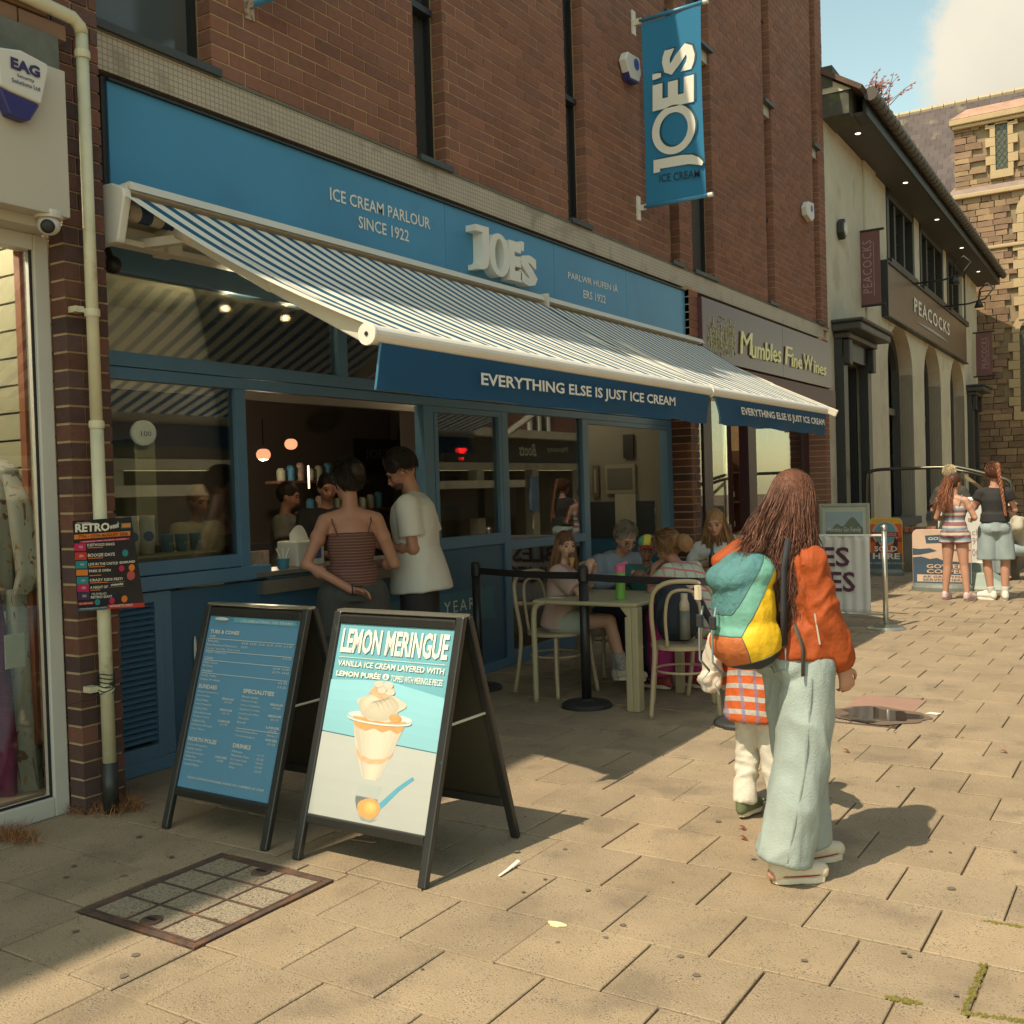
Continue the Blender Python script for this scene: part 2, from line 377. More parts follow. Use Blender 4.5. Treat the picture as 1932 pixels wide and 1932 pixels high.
# ============================================================ brick building
m_mortar = mat('mortar', (.46, .32, .18), .95, var=.2, vs=9, bump=.4)
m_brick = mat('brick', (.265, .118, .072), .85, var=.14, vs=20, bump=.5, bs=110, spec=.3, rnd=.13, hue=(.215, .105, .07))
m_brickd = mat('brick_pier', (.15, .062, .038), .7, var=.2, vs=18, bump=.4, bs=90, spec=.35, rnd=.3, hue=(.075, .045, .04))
m_dark = mat('window_frame_dark', (.018, .019, .018), .45, var=.1)
m_pane = mat('dark_pane', (.045, .048, .045), .07, var=.15, vs=.8, spec=.8)
m_paneg = mat('grey_pane', (.085, .088, .078), .12, var=.1, vs=.6, spec=.6)
bb = thing('brick_building', 'red brown brick building over the blue ice cream shop and the wine shop', 'building', (-4.9, 10, 0))
OPEN = [(3.50, 4.38), (6.42, 6.79), (8.80, 9.17), (11.20, 11.47), (11.86, 12.56), (14.62, 14.95), (17.0, 17.3)]
YE = 17.68; ZT = 11.2; ZTJ = 9.95
bk = MB(); ys = 3.50
core = MB()
prev = ys
for a, b_ in OPEN+[(YE, YE)]:
    if a-prev > .01: core.box((-5.6, prev+.014, 4.17), (XW-.005, a-.014, ZTJ if prev > 4 else ZT))
    prev = b_
for a, b_ in OPEN: core.box((-5.6, a, 9.85), (XW-.014, b_, ZTJ)); core.box((-5.6, a, 4.17), (-5.12, b_, 9.85))
core.box((-12, ys, 4.17), (-5.6, YE, ZTJ)); core.box((-5.6, -8, 4.3), (XW-.05, ys, ZT))
core.box((-9.5, YE-.2, 0), (-5.0, YE, 4.17))
core.build('wall', m_mortar, bb)
r = MB(); r.box((-12.2, -8, ZT), (XW-.05, 4.0, ZT+.15)); r.box((-12.2, 4.0, ZTJ), (XW-.02, YE+.05, ZTJ+.1)); r.build('roof', m_dark, bb)
BLn, BHt = .259, .0915; bricks = []
nrow = int((9.9-4.2)/BHt)
for k in range(nrow):
    z0 = 4.20+k*BHt; prev = ys; segs = []
    for a, b_ in OPEN+[(YE, YE)]:
        if a-prev > .03: segs.append((prev, a))
        prev = b_
    for s0, s1 in segs:
        y = math.floor(s0/BLn)*BLn - (BLn/2 if k % 2 else 0)
        while y < s1:
            a, b_ = max(y, s0), min(y+BLn, s1)
            if a-s0 < .07: a = s0
            if s1-b_ < .07: b_ = s1
            if b_ < s0+.07 or a > s1-.07: y += BLn; continue
            if b_-a > .03 and z0 < 1.6+a*.62+1.2: bricks.append((a, b_, z0))
            y += BLn
bricks.sort(key=lambda q: (q[0]**2+24+(q[2]-1.6)**2) if q[2] < 1.6+q[0]*.56+.35 else 9e9)
jn = .0125
for nb, (a, b_, z0) in enumerate(bricks):
    dx = rs.uniform(-.002, .002)
    if nb < 235:
        w = round(b_-a, 2)
        if ('b', w) not in cache:
            cache[('b', w)] = pmesh('brick', MB().box((-.11, -w/2+jn/2, 0), (0, w/2-jn/2, BHt-jn)), m_brick)
        piece('brick', cache[('b', w)], (dx, (a+b_)/2-10, z0), bb)
    else: bk.box((XW-.11, a+jn/2, z0), (XW+dx, b_-jn/2, z0+BHt-jn), rs.random())
bk.build('brickwork', m_brick, bb, kind='stuff')
# upper windows
for i, (a, b_) in enumerate(OPEN):
    for zz, (z0, z1) in enumerate(((4.22, 6.93), (7.12, 9.85))):
        if i < 2 and zz: continue
        f = MB(); fx0, fx1 = -5.10, -5.02; t = .035; zt = z0+1.2
        f.box((fx0, a, z0), (fx1, a+t, z1)); f.box((fx0, b_-t, z0), (fx1, b_, z1)); f.box((fx0, a+t, z0), (fx1, b_-t, z0+t)); f.box((fx0, a+t, z1-t), (fx1, b_-t, z1))
        f.box((fx0, a+t, zt), (fx1+.05, b_-t, zt+.05)); win = f.build('window', m_dark, bb)
        f = MB(); f.box((-5.075, a+t, z0+t), (-5.065, b_-t, zt)); f.build('pane', m_paneg if i in (0, 4) else m_pane, win)  # lower panes of the farther wide window carry a painted pale reflection
        f = MB(); f.box((-5.075, a+t, zt+.05), (-5.065, b_-t, z1-t)); f.build('pane', m_pane, win)
        f = MB(); f.box((-5.1, a-.01, z0-.045), (XW+.045, b_+.05, z0)); f.build('sill', mat('sill', (.05, .055, .05), .5), win)
    f = MB(); f.box((-5.1, a, 6.93), (XW-.03, b_, 7.075)); f.build('spandrel', mat('cream_tile', (.42, .38, .27), .5, var=.1), bb)
# mosaic tile band
m_tile = mat('mosaic', (.45, .38, .27), .45, var=.12, vs=3, stain=((.22, .18, .12), 5, .56, .6))
def gridlines(m, per, wid, colr):
    t = m.node_tree; b = t.nodes['Principled BSDF']; n, l = t.nodes.new, t.links.new
    src = b.inputs['Base Color'].links[0].from_socket; geo = n('ShaderNodeNewGeometry'); sp = n('ShaderNodeSeparateXYZ'); l(geo.outputs['Position'], sp.inputs[0]); ms = []
    for ax in (1, 2):
        a = n('ShaderNodeMath'); a.operation = 'MULTIPLY'; a.inputs[1].default_value = 1/per; l(sp.outputs[ax], a.inputs[0])
        f = n('ShaderNodeMath'); f.operation = 'FRACT'; l(a.outputs[0], f.inputs[0]); c = n('ShaderNodeMath'); c.operation = 'LESS_THAN'; c.inputs[1].default_value = wid; l(f.outputs[0], c.inputs[0]); ms.append(c.outputs[0])
    mm = n('ShaderNodeMath'); mm.operation = 'MAXIMUM'; l(ms[0], mm.inputs[0]); l(ms[1], mm.inputs[1])
    q = n('ShaderNodeMath'); q.operation = 'MULTIPLY'; q.inputs[1].default_value = .7; l(mm.outputs[0], q.inputs[0])
    mx = n('ShaderNodeMix'); mx.data_type = 'RGBA'; l(q.outputs[0], mx.inputs[0]); l(src, mx.inputs[6]); mx.inputs[7].default_value = (*colr, 1); l(mx.outputs[2], b.inputs['Base Color'])
gridlines(m_tile, .034, .2, (.2, .16, .1))
q = MB(); q.box((-5.3, 3.50, 3.96), (XW+.012, 17.36, 4.168)); q.box((-5.3, 17.36, 4.12), (XW+.012, YE, 4.168)); q.build('mosaic_band', m_tile, bb)
q = MB(); q.box((-5.3, 3.50, 3.90), (XW-.06, 17.36, 3.96)); q.build('soffit_gap', m_dark, bb)
q = MB(); q.box((XW-.02, 3.51, 4.165), (XW+.02, YE, 4.182)); q.build('flashing', mat('lead', (.12, .13, .1), .7, var=.3, vs=8), bb)
# piers
def pier(y0, y1, x0, x1, ztop, mt, z0=0, name='brick'):
    c = MB().box((x0, y0+.01, z0), (x1-.012, y1-.01, ztop)); c.build('pier', m_mortar, bb)
    kk = 0; z = z0; w = y1-y0; lst = []
    while z < ztop:
        h = min(BHt, ztop-z)-jn
        if h < .02: break
        cuts = [y0, y0+w*(.62 if kk % 2 else .38), y1]
        for a, b_ in zip(cuts, cuts[1:]): lst.append((a+jn/2, b_-jn/2, z, h))
        z += BHt; kk += 1
    b0 = MB(); cnt = 0
    for a, b_, z, h in lst:
        if h > BHt-jn-.001 and y0 < 4:
            key = (name, round(b_-a, 3))
            if key not in cache:
                cache[key] = pmesh('brick', MB().box((x0-x1+.0, -(b_-a)/2, 0), (0, (b_-a)/2, h)), mt)
            piece('brick', cache[key], (x1+4.9, (a+b_)/2-10, z), bb)
        else: b0.box((x0, a, z), (x1, b_, z+h), rs.random())
    if b0.v: b0.build('brickwork', mt, bb, kind='stuff')
pyL = P(135, 900, x=XP).y; pyR = P(217, 900, x=XP).y
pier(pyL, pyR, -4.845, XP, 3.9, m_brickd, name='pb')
q = MB().box((-5.4, 3.36, 0), (-4.847, pyR-.01, 3.95)); q.build('pier_core', m_mortar, bb)
# upper part of the left pier, dark too
q = MB(); q.box((-5.6, pyL-.3, 3.9), (XP-.012, pyR-.0, ZT)); q.build('pier', m_mortar, bb)
q = MB(); z = 3.9; kk = 0
while z < 6.5:
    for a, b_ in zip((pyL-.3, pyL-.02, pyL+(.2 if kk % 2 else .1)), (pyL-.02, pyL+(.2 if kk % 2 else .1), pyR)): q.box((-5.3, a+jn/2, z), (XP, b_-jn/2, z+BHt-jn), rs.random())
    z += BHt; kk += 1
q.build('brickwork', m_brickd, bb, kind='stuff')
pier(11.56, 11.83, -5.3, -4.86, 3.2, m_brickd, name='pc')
pier(P(1556, 900, x=-4.85).y, P(1562, 900, x=-4.8).y+.25, -5.3, -4.82, 3.96, m_brick, name='pd')
q = MB(); q.box((-5.3, 11.5, 3.2), (-4.82, 11.76, 3.96)); q.build('pier', m_mortar, bb)
q = MB(); z = 3.2
while z < 3.9: q.box((-5.2, 11.5, z), (-4.81, 11.76, z+BHt-jn), rs.random()); z += BHt
q.build('brickwork', m_brick, bb, kind='stuff')

# ============================================================ blue ice cream shop front
B_fas = S(28, 128, 170); m_fas = mat('blue_fascia', (.055, .245, .41), .36, var=.12, vs=1.1, spec=.5, bump=.05, bs=3, stain=((.06, .20, .36), 4, .58, .4))
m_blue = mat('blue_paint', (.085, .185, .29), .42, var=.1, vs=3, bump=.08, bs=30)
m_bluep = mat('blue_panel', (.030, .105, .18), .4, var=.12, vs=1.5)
m_white = mat('white_paint', (.72, .69, .6), .45, var=.05)
m_letter = mat('letter_white', (.74, .72, .62), .5, var=.03)
m_alu = mat('cream_metal', (.62, .58, .47), .4, var=.05, vs=6)
sign = thing('shop_sign', 'long blue fascia board reading ice cream parlour with raised white letters', 'sign', (-4.85, 7.5, 3.32))
yj = [3.60, 6.68, 8.39, 9.9, 11.46]
for a, b_ in zip(yj, yj[1:]):
    q = MB(); q.box((-4.97, a+.002, 3.325), (XF, b_-.002, 3.89)); q.build('board', m_fas, sign)
q = MB(); q.box((-5.0, 3.57, 3.30), (-4.86, 3.598, 3.91)); q.box((-4.97, 3.60, 3.892), (-4.83, 11.46, 3.905)); q.build('trim', m_dark, sign)
def line(body, pa, pb, h, mtl, par, x=XF+.004, **k):
    a, b_ = P(*pa, x=x), P(*pb, x=x); return tex_y(body, a.y, a.z, b_.y, b_.z, h, x, mtl, par, **k)
line('ICE CREAM PARLOUR', (623, 377), (812, 433), .088, m_letter, sign, bold=.012)
line('SINCE 1922', (677, 430), (772, 457), .088, m_letter, sign, bold=.012)
line('PARLWR HUFEN IÂ', (1072, 525), (1166, 552), .08, m_letter, sign, bold=.008)
line('ERS 1922', (1101, 562), (1143, 573), .08, m_letter, sign, bold=.008)
# raised letters J O E ' s
def zz(ox, oy, sc): return lambda x, y: ((ox+x/sc)*1932/2161, (oy+y/sc)*1932/2161)
R1 = zz(0, 0, 2.683); R2 = zz(720, 0, 2.683); R3 = zz(1440, 0, 2.68); R4 = zz(0, 720, 2.683); R5 = zz(720, 720, 2.683); R6 = zz(1440, 720, 2.68)
BL = zz(0, 1440, 2.679); MR = zz(900, 1350, 2.76); BR = zz(1440, 1440, 2.679); SG = zz(1060, 1080, 3.864); Q2 = zz(1440, 600, 5.367); Q3 = zz(1440, 860, 6.0375); Q4 = zz(1760, 660, 4.818)
XL = XF+.10
def jletter(par, x, y0, z0, sx, sz, m, dep, conv):   # the J, drawn by hand: flag at the top left, curved foot
    pts = [(-.05, .98), (.62, 1.0), (.62, .30), (.58, .16), (.48, .06), (.30, .0), (.02, -.02), (.02, .10), (.22, .13), (.28, .20), (.30, .30), (.30, .84), (-.05, .84)]
    q = MB(); n = conv(0, 0)[1]; q.prism([conv(u, v)[0] for u, v in pts], n*dep); return q.build('letter', m, par)
cv = lambda y0, z0, sy, sz: (lambda u, v: (Vector((XL, y0+u*sy, z0+v*sz)), Vector((-1, 0, 0))))
jy0 = P(*R2(775, 1540), x=XL).y; jy1 = P(*R2(835, 1300), x=XL).y
z0 = 3.42; H_ = .36
yO0 = P(*R2(840, 1430), x=XL).y; yO1 = P(*R2(955, 1430), x=XL).y; yE1 = P(*R2(1030, 1450), x=XL).y; yS1 = P(*R2(1107, 1500), x=XL).y
W_J = yO0-jy0
jletter(sign, XL, jy0, z0, 1, 1, m_white, .1, cv(jy0, z0+.0, W_J/.62, H_))
def oring(par, c, ru, rv, tu, tv, U, V, Nn, m, seg=40):
    q = MB(); i = 0; c, U, V, Nn = map(Vector, (c, U, V, Nn))
    for k in range(seg):
        a = 2*math.pi*k/seg; q.v += [tuple(c+U*ru*math.cos(a)+V*rv*math.sin(a)), tuple(c+U*(ru-tu)*math.cos(a)+V*(rv-tv)*math.sin(a))]
    n = 2*seg; q.v += [tuple(Vector(p)+Nn) for p in q.v[:n]]
    for k in range(seg):
        a, b_ = 2*k, (2*k+2) % n
        q.f += [(a, b_, b_+1, a+1), (a, a+n, b_+n, b_), (a+1, b_+1, b_+1+n, a+1+n)]
    return q.build('letter', m, par)
oring(sign, (XL, (yO0+yO1)/2, z0+H_/2-.02), (yO1-yO0)/2, H_/2-.0, .085, .045, (0, 1, 0), (0, 0, 1), (-.1, 0, 0), m_white)
text('E', (XL-.1, yO1-.0, z0-.02), (0, yE1-yO1-.03, 0), (0, 0, H_-.02), m_white, sign, 'letter', depth=.1, bold=.06)
text("'", (XL-.1, yE1-.03, z0+.26), (0, .05, 0), (0, 0, .08), m_white, sign, 'letter', depth=.1, bold=.05)
text('S', (XL-.1, yE1-.05, z0-.03), (0, yS1-yE1+.06, 0), (0, 0, .27), m_white, sign, 'letter', depth=.1, bold=.06)

front = thing('ice_cream_shop', 'blue painted ice cream shop with serving hatch, louvre door and tall glazing', 'shop', (XS, 7.5, 0))
pane = glass('pane')
def rail(y0, y1, z0, z1, d=.07, m=None, name='rail', x=XS, par=None): q = MB(); q.box((x-d, y0, z0), (x, y1, z1)); return q.build(name, m or m_blue, par or front, bevel=.004)
Y0 = 3.52; Y1 = 11.55
rail(Y0, Y1, 2.385, 2.47, .09); rail(Y0, Y1, 2.31, 2.38, .06)
rail(Y0, Y1, 2.93, 3.07, .1); rail(Y0, Y1, 3.07, 3.3, .35, m_alu, 'soffit', x=-4.86)
rail(5.66, 5.76, 2.471, 2.929, .05, name='post')
for a, b_ in ((3.52, 5.66), (5.76, 7.8), (7.9, 9.35), (9.45, 11.5)):
    q = MB().box((XS-.045, a, 2.47), (XS-.035, b_, 2.93)); q.build('pane', pane, front)
posts = [(4.665, 4.75), (6.655, 6.78), (7.80, 7.90), (9.31, 9.43), (11.40, 11.55)]
for i, (a, b_) in enumerate(posts):
    zb = 1.06 if i == 0 else 0.0
    rail(a, b_, zb, 2.309, .1, name='post')
rail(3.52, 4.665, 1.16, 1.24, .07); rail(3.52, 4.9, 1.07, 1.155, .13, x=XS+.03)
rail(6.78, 7.80, 1.12, 1.22, .07); rail(6.78, 7.80, 2.26, 2.309, .05); rail(6.79, 6.84, 1.22, 2.26, .045); rail(7.75, 7.795, 1.22, 2.26, .045)
rail(7.90, 9.31, 1.055, 1.135, .08); rail(9.43, 11.4, 2.26, 2.309, .05)
pane_l = glass('pane_low', refl=.06)
q = MB().box((XS-.045, 3.53, 1.24), (XS-.035, 4.665, 2.31)); q.build('pane', pane_l, front)
q = MB().box((XS-.045, 6.84, 1.22), (XS-.035, 7.75, 2.26)); q.build('pane', pane_l, front)
q = MB().box((XS-.045, 7.90, 1.135), (XS-.035, 9.31, 2.309)); q.build('pane', pane_l, front)
q = MB().box((XS-.045, 7.90, .14), (XS-.035, 9.31, 1.055)); q.build('pane', pane, front)
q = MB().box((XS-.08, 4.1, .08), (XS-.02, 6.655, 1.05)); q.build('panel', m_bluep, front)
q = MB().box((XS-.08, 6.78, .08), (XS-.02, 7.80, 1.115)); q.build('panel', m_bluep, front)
rail(3.52, 7.79, 0.0, .08, .06, x=XS+.01, name='plinth'); rail(7.9, 9.31, 0, .13, .06, name='plinth'); rail(4.9, 6.655, 1.05, 1.07, .1)
rail(4.03, 4.10, .081, 1.06, .05, name='post')
# louvre door
lv = MB(); lv.box((XS-.05, 3.56, .08), (XS+.01, 3.63, 1.06)); lv.box((XS-.05, 3.97, .08), (XS+.01, 4.03, 1.06)); lv.box((XS-.05, 3.63, .08), (XS+.01, 3.97, .16)); lv.box((XS-.05, 3.63, 1.0), (XS+.01, 3.97, 1.06))
ld = lv.build('louvre_door', m_blue, front, bevel=.003)
q = MB().box((XS-.08, 3.63, .1), (XS-.06, 3.97, 1.02)); q.build('backing', m_dark, ld)
for k in range(24):
    z = .185+k*.0345; s1 = MB().prism([(XS-.055, 3.63, z+.03), (XS-.048, 3.63, z+.036), (XS+.004, 3.63, z+.004), (XS-.003, 3.63, z-.002)], (0, .34, 0)); s1.build('slat', m_blue, ld)
# painted ribbon on panel: CELEBRATING 100 YEARS, with a little aeroplane
m_rib = mat('ribbon', (.05, .17, .22), .5, var=.05); XR = XS-.016
a = P(812, 1096, x=XR); q = MB(); yr0, yr1 = 5.05, P(940, 1125, x=XR).y
q.poly([(XR, 5.0, .50), (XR, 7.65, .47), (XR, 7.58, .615), (XR, 7.65, .75), (XR, 5.0, .77)]); q.build('ribbon', m_rib, front)
text('CELEBRATING 100 YEARS', (XR+.003, 5.15, .585), (0, 2.25, .0), (0, 0, .1), m_letter, front, font_space=1.35)
q = MB(); q.ball((XR+.004, 4.45, .56), (.006, .16, .05)); q.build('aeroplane_body', m_white, front, smooth=True)
q = MB(); q.box((XR, 4.36, .585), (XR+.012, 4.42, .60)); q.ball((XR+.006, 4.29, .56), (.008, .02, .05)); q.build('aeroplane_nose', mat('red', (.35, .03, .03), .5), front)
q = MB(); q.ball((XR+.008, 4.275, .66), (.004, .012, .10)); q.ball((XR+.008, 4.275, .46), (.004, .012, .10)); q.build('propeller', m_white, front)
q = MB().box((XS-.25, 4.76, 1.08), (XS+.06, 6.65, 1.11)); q.build('counter', mat('steel', (.35, .33, .3), .35, metal=.8), front)
q = MB().box((XS-.02, 4.82, .96), (XS+.03, 6.6, 1.05)); q.build('steel_apron', mat('steel', (.35, .33, .3)), front)
# interior room
m_wall_i = mat('interior_wall', (.16, .14, .11), .8, var=.1, vs=1); m_ceil = mat('interior_ceiling', (.62, .58, .40), .8)
q = MB()
q.box((-9.6, 3.5, 0), (-9.5, 11.6, 3.0)); q.box((-9.5, 3.45, 0), (-5.3, 3.5, 3.3)); q.box((-9.5, 11.6, 0), (-5.2, 11.65, 3.3)); q.build('interior_wall', m_wall_i, front)
q = MB().box((-9.5, 3.5, 3.02), (-5.21, 11.6, 3.06)); q.build('ceiling', m_ceil, front)
q = MB().box((-6.5, 3.5, 2.42), (-6.43, 9.3, 3.019)); q.build('bulkhead', m_wall_i, front)
q = MB().box((-9.5, 3.5, -.013), (-5.2, 11.6, .012)); q.build('floor', mat('floor_i', (.12, .1, .08), .5), front)
q = MB().box((-9.0, 4.6, 0), (-8.4, 8.2, 1.1)); q.build('back_counter', mat('counter_i', (.06, .055, .05), .4), front)
# lobby at the open doorway: side wall with framed pictures
m_lob = mat('lobby_wall', (.17, .16, .125), .7, var=.06)
q = MB().box((-7.6, 9.45, 0), (-7.5, 11.6, 2.9)); q.build('lobby_wall', m_lob, front)
q = MB().box((-7.5, 11.44, .95), (-5.2, 11.6, 2.9)); q.build('lobby_wall', m_lob, front)
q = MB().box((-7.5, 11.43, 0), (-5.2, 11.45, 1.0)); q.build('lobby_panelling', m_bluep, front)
q = MB().box((-7.5, 9.37, 0), (-5.25, 9.42, 2.9)); q.build('lobby_wall', m_wall_i, front)
# downlights in the ceiling behind the clerestory
m_lamp = mat('lamp_on', (.9, .7, .4), .5, emit=((1, .72, .35), 8)); m_black = mat('black', (.015, .015, .015), .5, var=.1)
for i, (px, py) in enumerate(((428, 568), (541, 587))):
    c = P(px, py, z=3.02); t_ = thing('ceiling_downlight', 'lit recessed downlight behind the clerestory glass, %s' % ('nearer the drainpipe' if i == 0 else 'nearer the awning end cap'), 'light', c, 'ceiling downlights')
    ax = Vector((.62, -.62, -.48)).normalized()
    MB().lathe(c+Vector((0, 0, -.045)), [(.062, -.04), (.066, .02), (.05, .022)], 20, ax).build('ring', mat('bronze', (.12, .09, .06), .4), t_); MB().lathe(c+Vector((0, 0, -.045)), [(.026, .023), (.024, .028)], 16, ax).build('bulb', m_lamp, t_)
for i, (px, py, z) in enumerate(((497, 858, 0), (549, 838, 0))):
    c = P(px, py, x=-8.0 if i == 0 else -8.6); t_ = thing('pendant_lamp', 'glowing orange globe lamp above the hatch, %s' % ('the lower left one' if i == 0 else 'the upper right one'), 'lamp', c, 'pendant globe lamps')
    MB().lathe(c, [(.03, .06), (.055, .048), (.072, .02), (.074, 0), (.070, -.024), (.05, -.05), (.02, -.062)], 28).build('globe', mat('globe', (.5, .25, .12), .5, emit=((1, .40, .2), .42)), t_, smooth=True)
    MB().tube([c+Vector((0, 0, .1)), Vector((c.x, c.y, 2.42))], .006, 6).build('cord', m_black, t_)

c1_, c2_ = P(428, 568, z=2.93), P(541, 587, z=2.93)
for nm_, loc_, pw, cl in (('downlight_beam', (c1_.x+.07, c1_.y-.07, c1_.z-.06), 4.5, (1, .80, .50)), ('downlight_beam', (c2_.x+.07, c2_.y-.07, c2_.z-.06), 4.5, (1, .80, .50)), ('pendant_light', (-8.0, P(497, 858, x=-8.0).y, P(497, 858, x=-8.0).z-.10), 4.5, (1, .78, .6)), ('lobby_light', (-6.3, 10.4, 2.86), 7, (1, .85, .6)), ('side_window_light', (-6.2, 8.4, 2.98), 8, (1, .85, .6)), ('wine_shop_light', (-6.6, 15, 2.7), 25, (1, .85, .6)), ('clothes_shop_light', (-5.7, 2.2, 3.2), 32, (1, .9, .7)), ('clothes_shop_light', (-5.35, 2.9, 3.1), 4, (1, .9, .7))):  # clothes shop fills have no lamp; added to brighten the window display
    ld_ = bpy.data.lights.new(nm_, 'POINT'); ld_.energy = pw; ld_.color = cl; ld_.shadow_soft_size = .02
    lo = bpy.data.objects.new(nm_, ld_); scene.collection.objects.link(lo); lo.location = loc_
# ============================================================ awnings
PX_AW = None
def awning(y0r, y1r, y0b, y1b, lab, txt_pts, left_curl):
    t_ = thing('awning', lab, 'awning', (-4.6, y0r, 3.2), 'striped awnings over the pavement')
    xr, zr, xb, zb = -4.60, 3.205, -2.97, 2.345
    def ln(k): return Vector((xr+(xb-xr)*k, y0r+(y0b-y0r)*k, zr+(zb-zr)*k)), Vector((xr+(xb-xr)*k, y1r+(y1b-y1r)*k, zr+(zb-zr)*k))
    L_ = (y1r-y0r)
    nst = int(round(L_/.152)); F = MB()
    ma = MATS.get('awn_blue') or stripes('awn_blue', (0, 1, 0), 100, 1, (.022, .12, .22), (.022, .12, .22), trans=.22)
    mw = MATS.get('awn_cream') or stripes('awn_cream', (0, 1, 0), 100, 1, (.84, .79, .64), (.84, .79, .64), trans=.14)
    for kind, mm in ((0, mw), (1, ma)):
        F = MB()
        for s_ in range(nst):
            for (u0, u1, c) in ((0, .56, 0), (.56, 1.0, 1)):
                if c != kind: continue
                for kk in range(8):
                    ka, kb = kk/8, (kk+1)/8; pa, qa = ln(ka); pb, qb = ln(kb); sag = lambda k: Vector((0, 0, -.05*math.sin(math.pi*k)))
                    f = lambda p, q, u, k: p.lerp(q, u)+sag(k)+Vector((0, 0, .004*math.sin(u*60)*k))
                    A, B_ = (s_+u0)/nst, (s_+u1)/nst
                    F.quad(f(pa, qa, A, ka), f(pa, qa, B_, ka), f(pb, qb, B_, kb), f(pb, qb, A, kb))
        F.build('fabric_stripes', mm, t_, kind='stuff')
    # cassette and roller
    q = MB(); q.box((-4.86, y0r+.03, 3.235), (-4.62, y1r, 3.285)); q.build('cassette_top', m_alu, t_, bevel=.008)
    q = MB(); q.prism([(-4.60, y0r+.03, 3.245), (-4.62, y0r+.03, 3.285), (-4.60, y0r+.03, 3.285), (-4.57, y0r+.03, 3.235)], (0, y1r-y0r-.05, 0)); q.build('cassette_lip', m_alu, t_)
    q = MB(); q.box((-4.84, y0r+.04, 3.02), (-4.80, y1r-.02, 3.10)); q.box((-4.84, y0r+.04, 2.99), (-4.74, y1r-.02, 3.02)); q.build('torsion_bar', m_alu, t_)
    st_ = MATS.get('roller') or stripes('roller', (0, 1, 0), .152, .5, (.03, .05, .09), (.42, .36, .26))
    MB().tube([(-4.70, y0r+.05, 3.15), (-4.70, y1r-.05, 3.15)], .045, 14).build('roller', st_, t_, smooth=True)
    # end cap
    pts = [(-4.86, 3.27), (-4.80, 3.29), (-4.70, 3.285), (-4.60, 3.24), (-4.595, 3.20), (-4.66, 2.985), (-4.67, 2.97), (-4.86, 2.97)]
    q = MB(); q.prism([(x, y0r-.01, z) for x, z in pts], (0, .05, 0)); q.build('end_cap', m_white, t_, bevel=.008)
    q = MB(); q.box((-4.83, y0r-.013, 3.03), (-4.80, y0r-.0105, 3.055)); q.build('label', m_black, t_)
    # folding arms
    for k, yy in enumerate((y0r+.14, y1r-.3)):
        s1 = 1 if k == 0 else -1; a0 = Vector((-4.36, yy+.10*s1, 2.99)); b0 = Vector((-3.02, yy-.08*s1, 2.31)); e = a0.lerp(b0, .5)+Vector((0, 0, -.01))
        am = MB(); am.bar(a0, e, .05, .085); am.build('folding_arm', m_alu, t_, bevel=.006); am = MB(); am.bar(e, b0, .045, .075); am.ball(e, .04); am.build('folding_arm', m_alu, t_, bevel=.006)
        q = MB(); q.tube([a0+Vector((-.10, 0, .05)), a0+Vector((.02, 0, -.01))], .05, 14); q.build('arm_knuckle', m_alu, t_, smooth=True)
        q = MB(); q.bar((-4.80, yy+.1*s1, 3.02), a0, .05, .05); q.build('arm_bracket', m_alu, t_, bevel=.004)
    q = MB(); q.box((-4.84, y0r+.35, 2.975), (-4.70, y0r+.45, 3.12)); q.build('wall_bracket', m_alu, t_, bevel=.004)
    # front bar
    q = MB(); rb = .044; pr = [(rb*math.cos(a_)*1.0, rb*math.sin(a_)) for a_ in [2*math.pi*k/18 for k in range(18)]]
    i0 = 0
    for yy in (y0b, y1b):
        for a_, b_ in pr: q.v.append((xb+a_, yy, 2.305+b_))
    for k in range(18): w = (k+1) % 18; q.f.append((k, w, 18+w, 18+k))
    q.f.append(tuple(range(17, -1, -1))); q.f.append(tuple(range(18, 36))); q.build('front_bar', m_white, t_, smooth=False, bevel=.002)
    MB().lathe((xb, y0b-.018, 2.305), [(.050, 0), (.052, .008), (.050, .018)], 28, (0, 1, 0)).build('bar_cap', m_white, t_)
    MB().lathe((xb, y0b-.022, 2.305), [(.010, 0), (.010, .003)], 10, (0, 1, 0)).build('screw', m_black, t_)
    # valance
    m_val = MATS.get('valance') or stripes('valance', (0, 1, 0), 100, 1, (.012, .085, .20), (.012, .085, .20), trans=.12)
    zt, zbm = 2.268, 2.065
    def vf(u, v):
        yy = y0b+.04+u*(y1b-y0b-.06); y2 = yy
        if left_curl and u < .08: y2 += (1-u/.08)*.16*math.sin(v*math.pi*.5)
        return (xb+.03+.012*math.sin(u*23+v*2)*v+(-.05*v if not left_curl else -.04*v), y2+(.05*v if u > .98 else 0), zt-(zt-zbm)*v+.006*math.sin(u*31)*v)
    MB().grid(vf, 60, 5).build('valance', m_val, t_, smooth=True)
    MB().tube([vf(0, v/5) for v in range(6)], .006, 5).build('hem', mat('hem', (.06, .22, .36), .6), t_)
    # white lettering on the valance
    a, b_ = [P(*p, x=xb+.05) for p in txt_pts[:2]]; h = txt_pts[2]
    text('EVERYTHING ELSE IS JUST ICE CREAM', (xb+.052, a.y, a.z), (-.0, b_.y-a.y, b_.z-a.z), (.0, -.0, h), m_letter, t_, bold=.022, shear=0.0 if not left_curl else -.25)
    return t_
AW1 = awning(3.50, 7.76, 3.50, 7.40, 'blue and cream striped awning, the nearer one, with its round white bar end showing', ((908, 733), (1274, 771), .080), False)
AW2 = awning(7.80, 11.38, 7.43, 10.50, 'blue and cream striped awning, the farther one, ending before the wine shop doors', ((1398, 786), (1556, 806), .078), True)
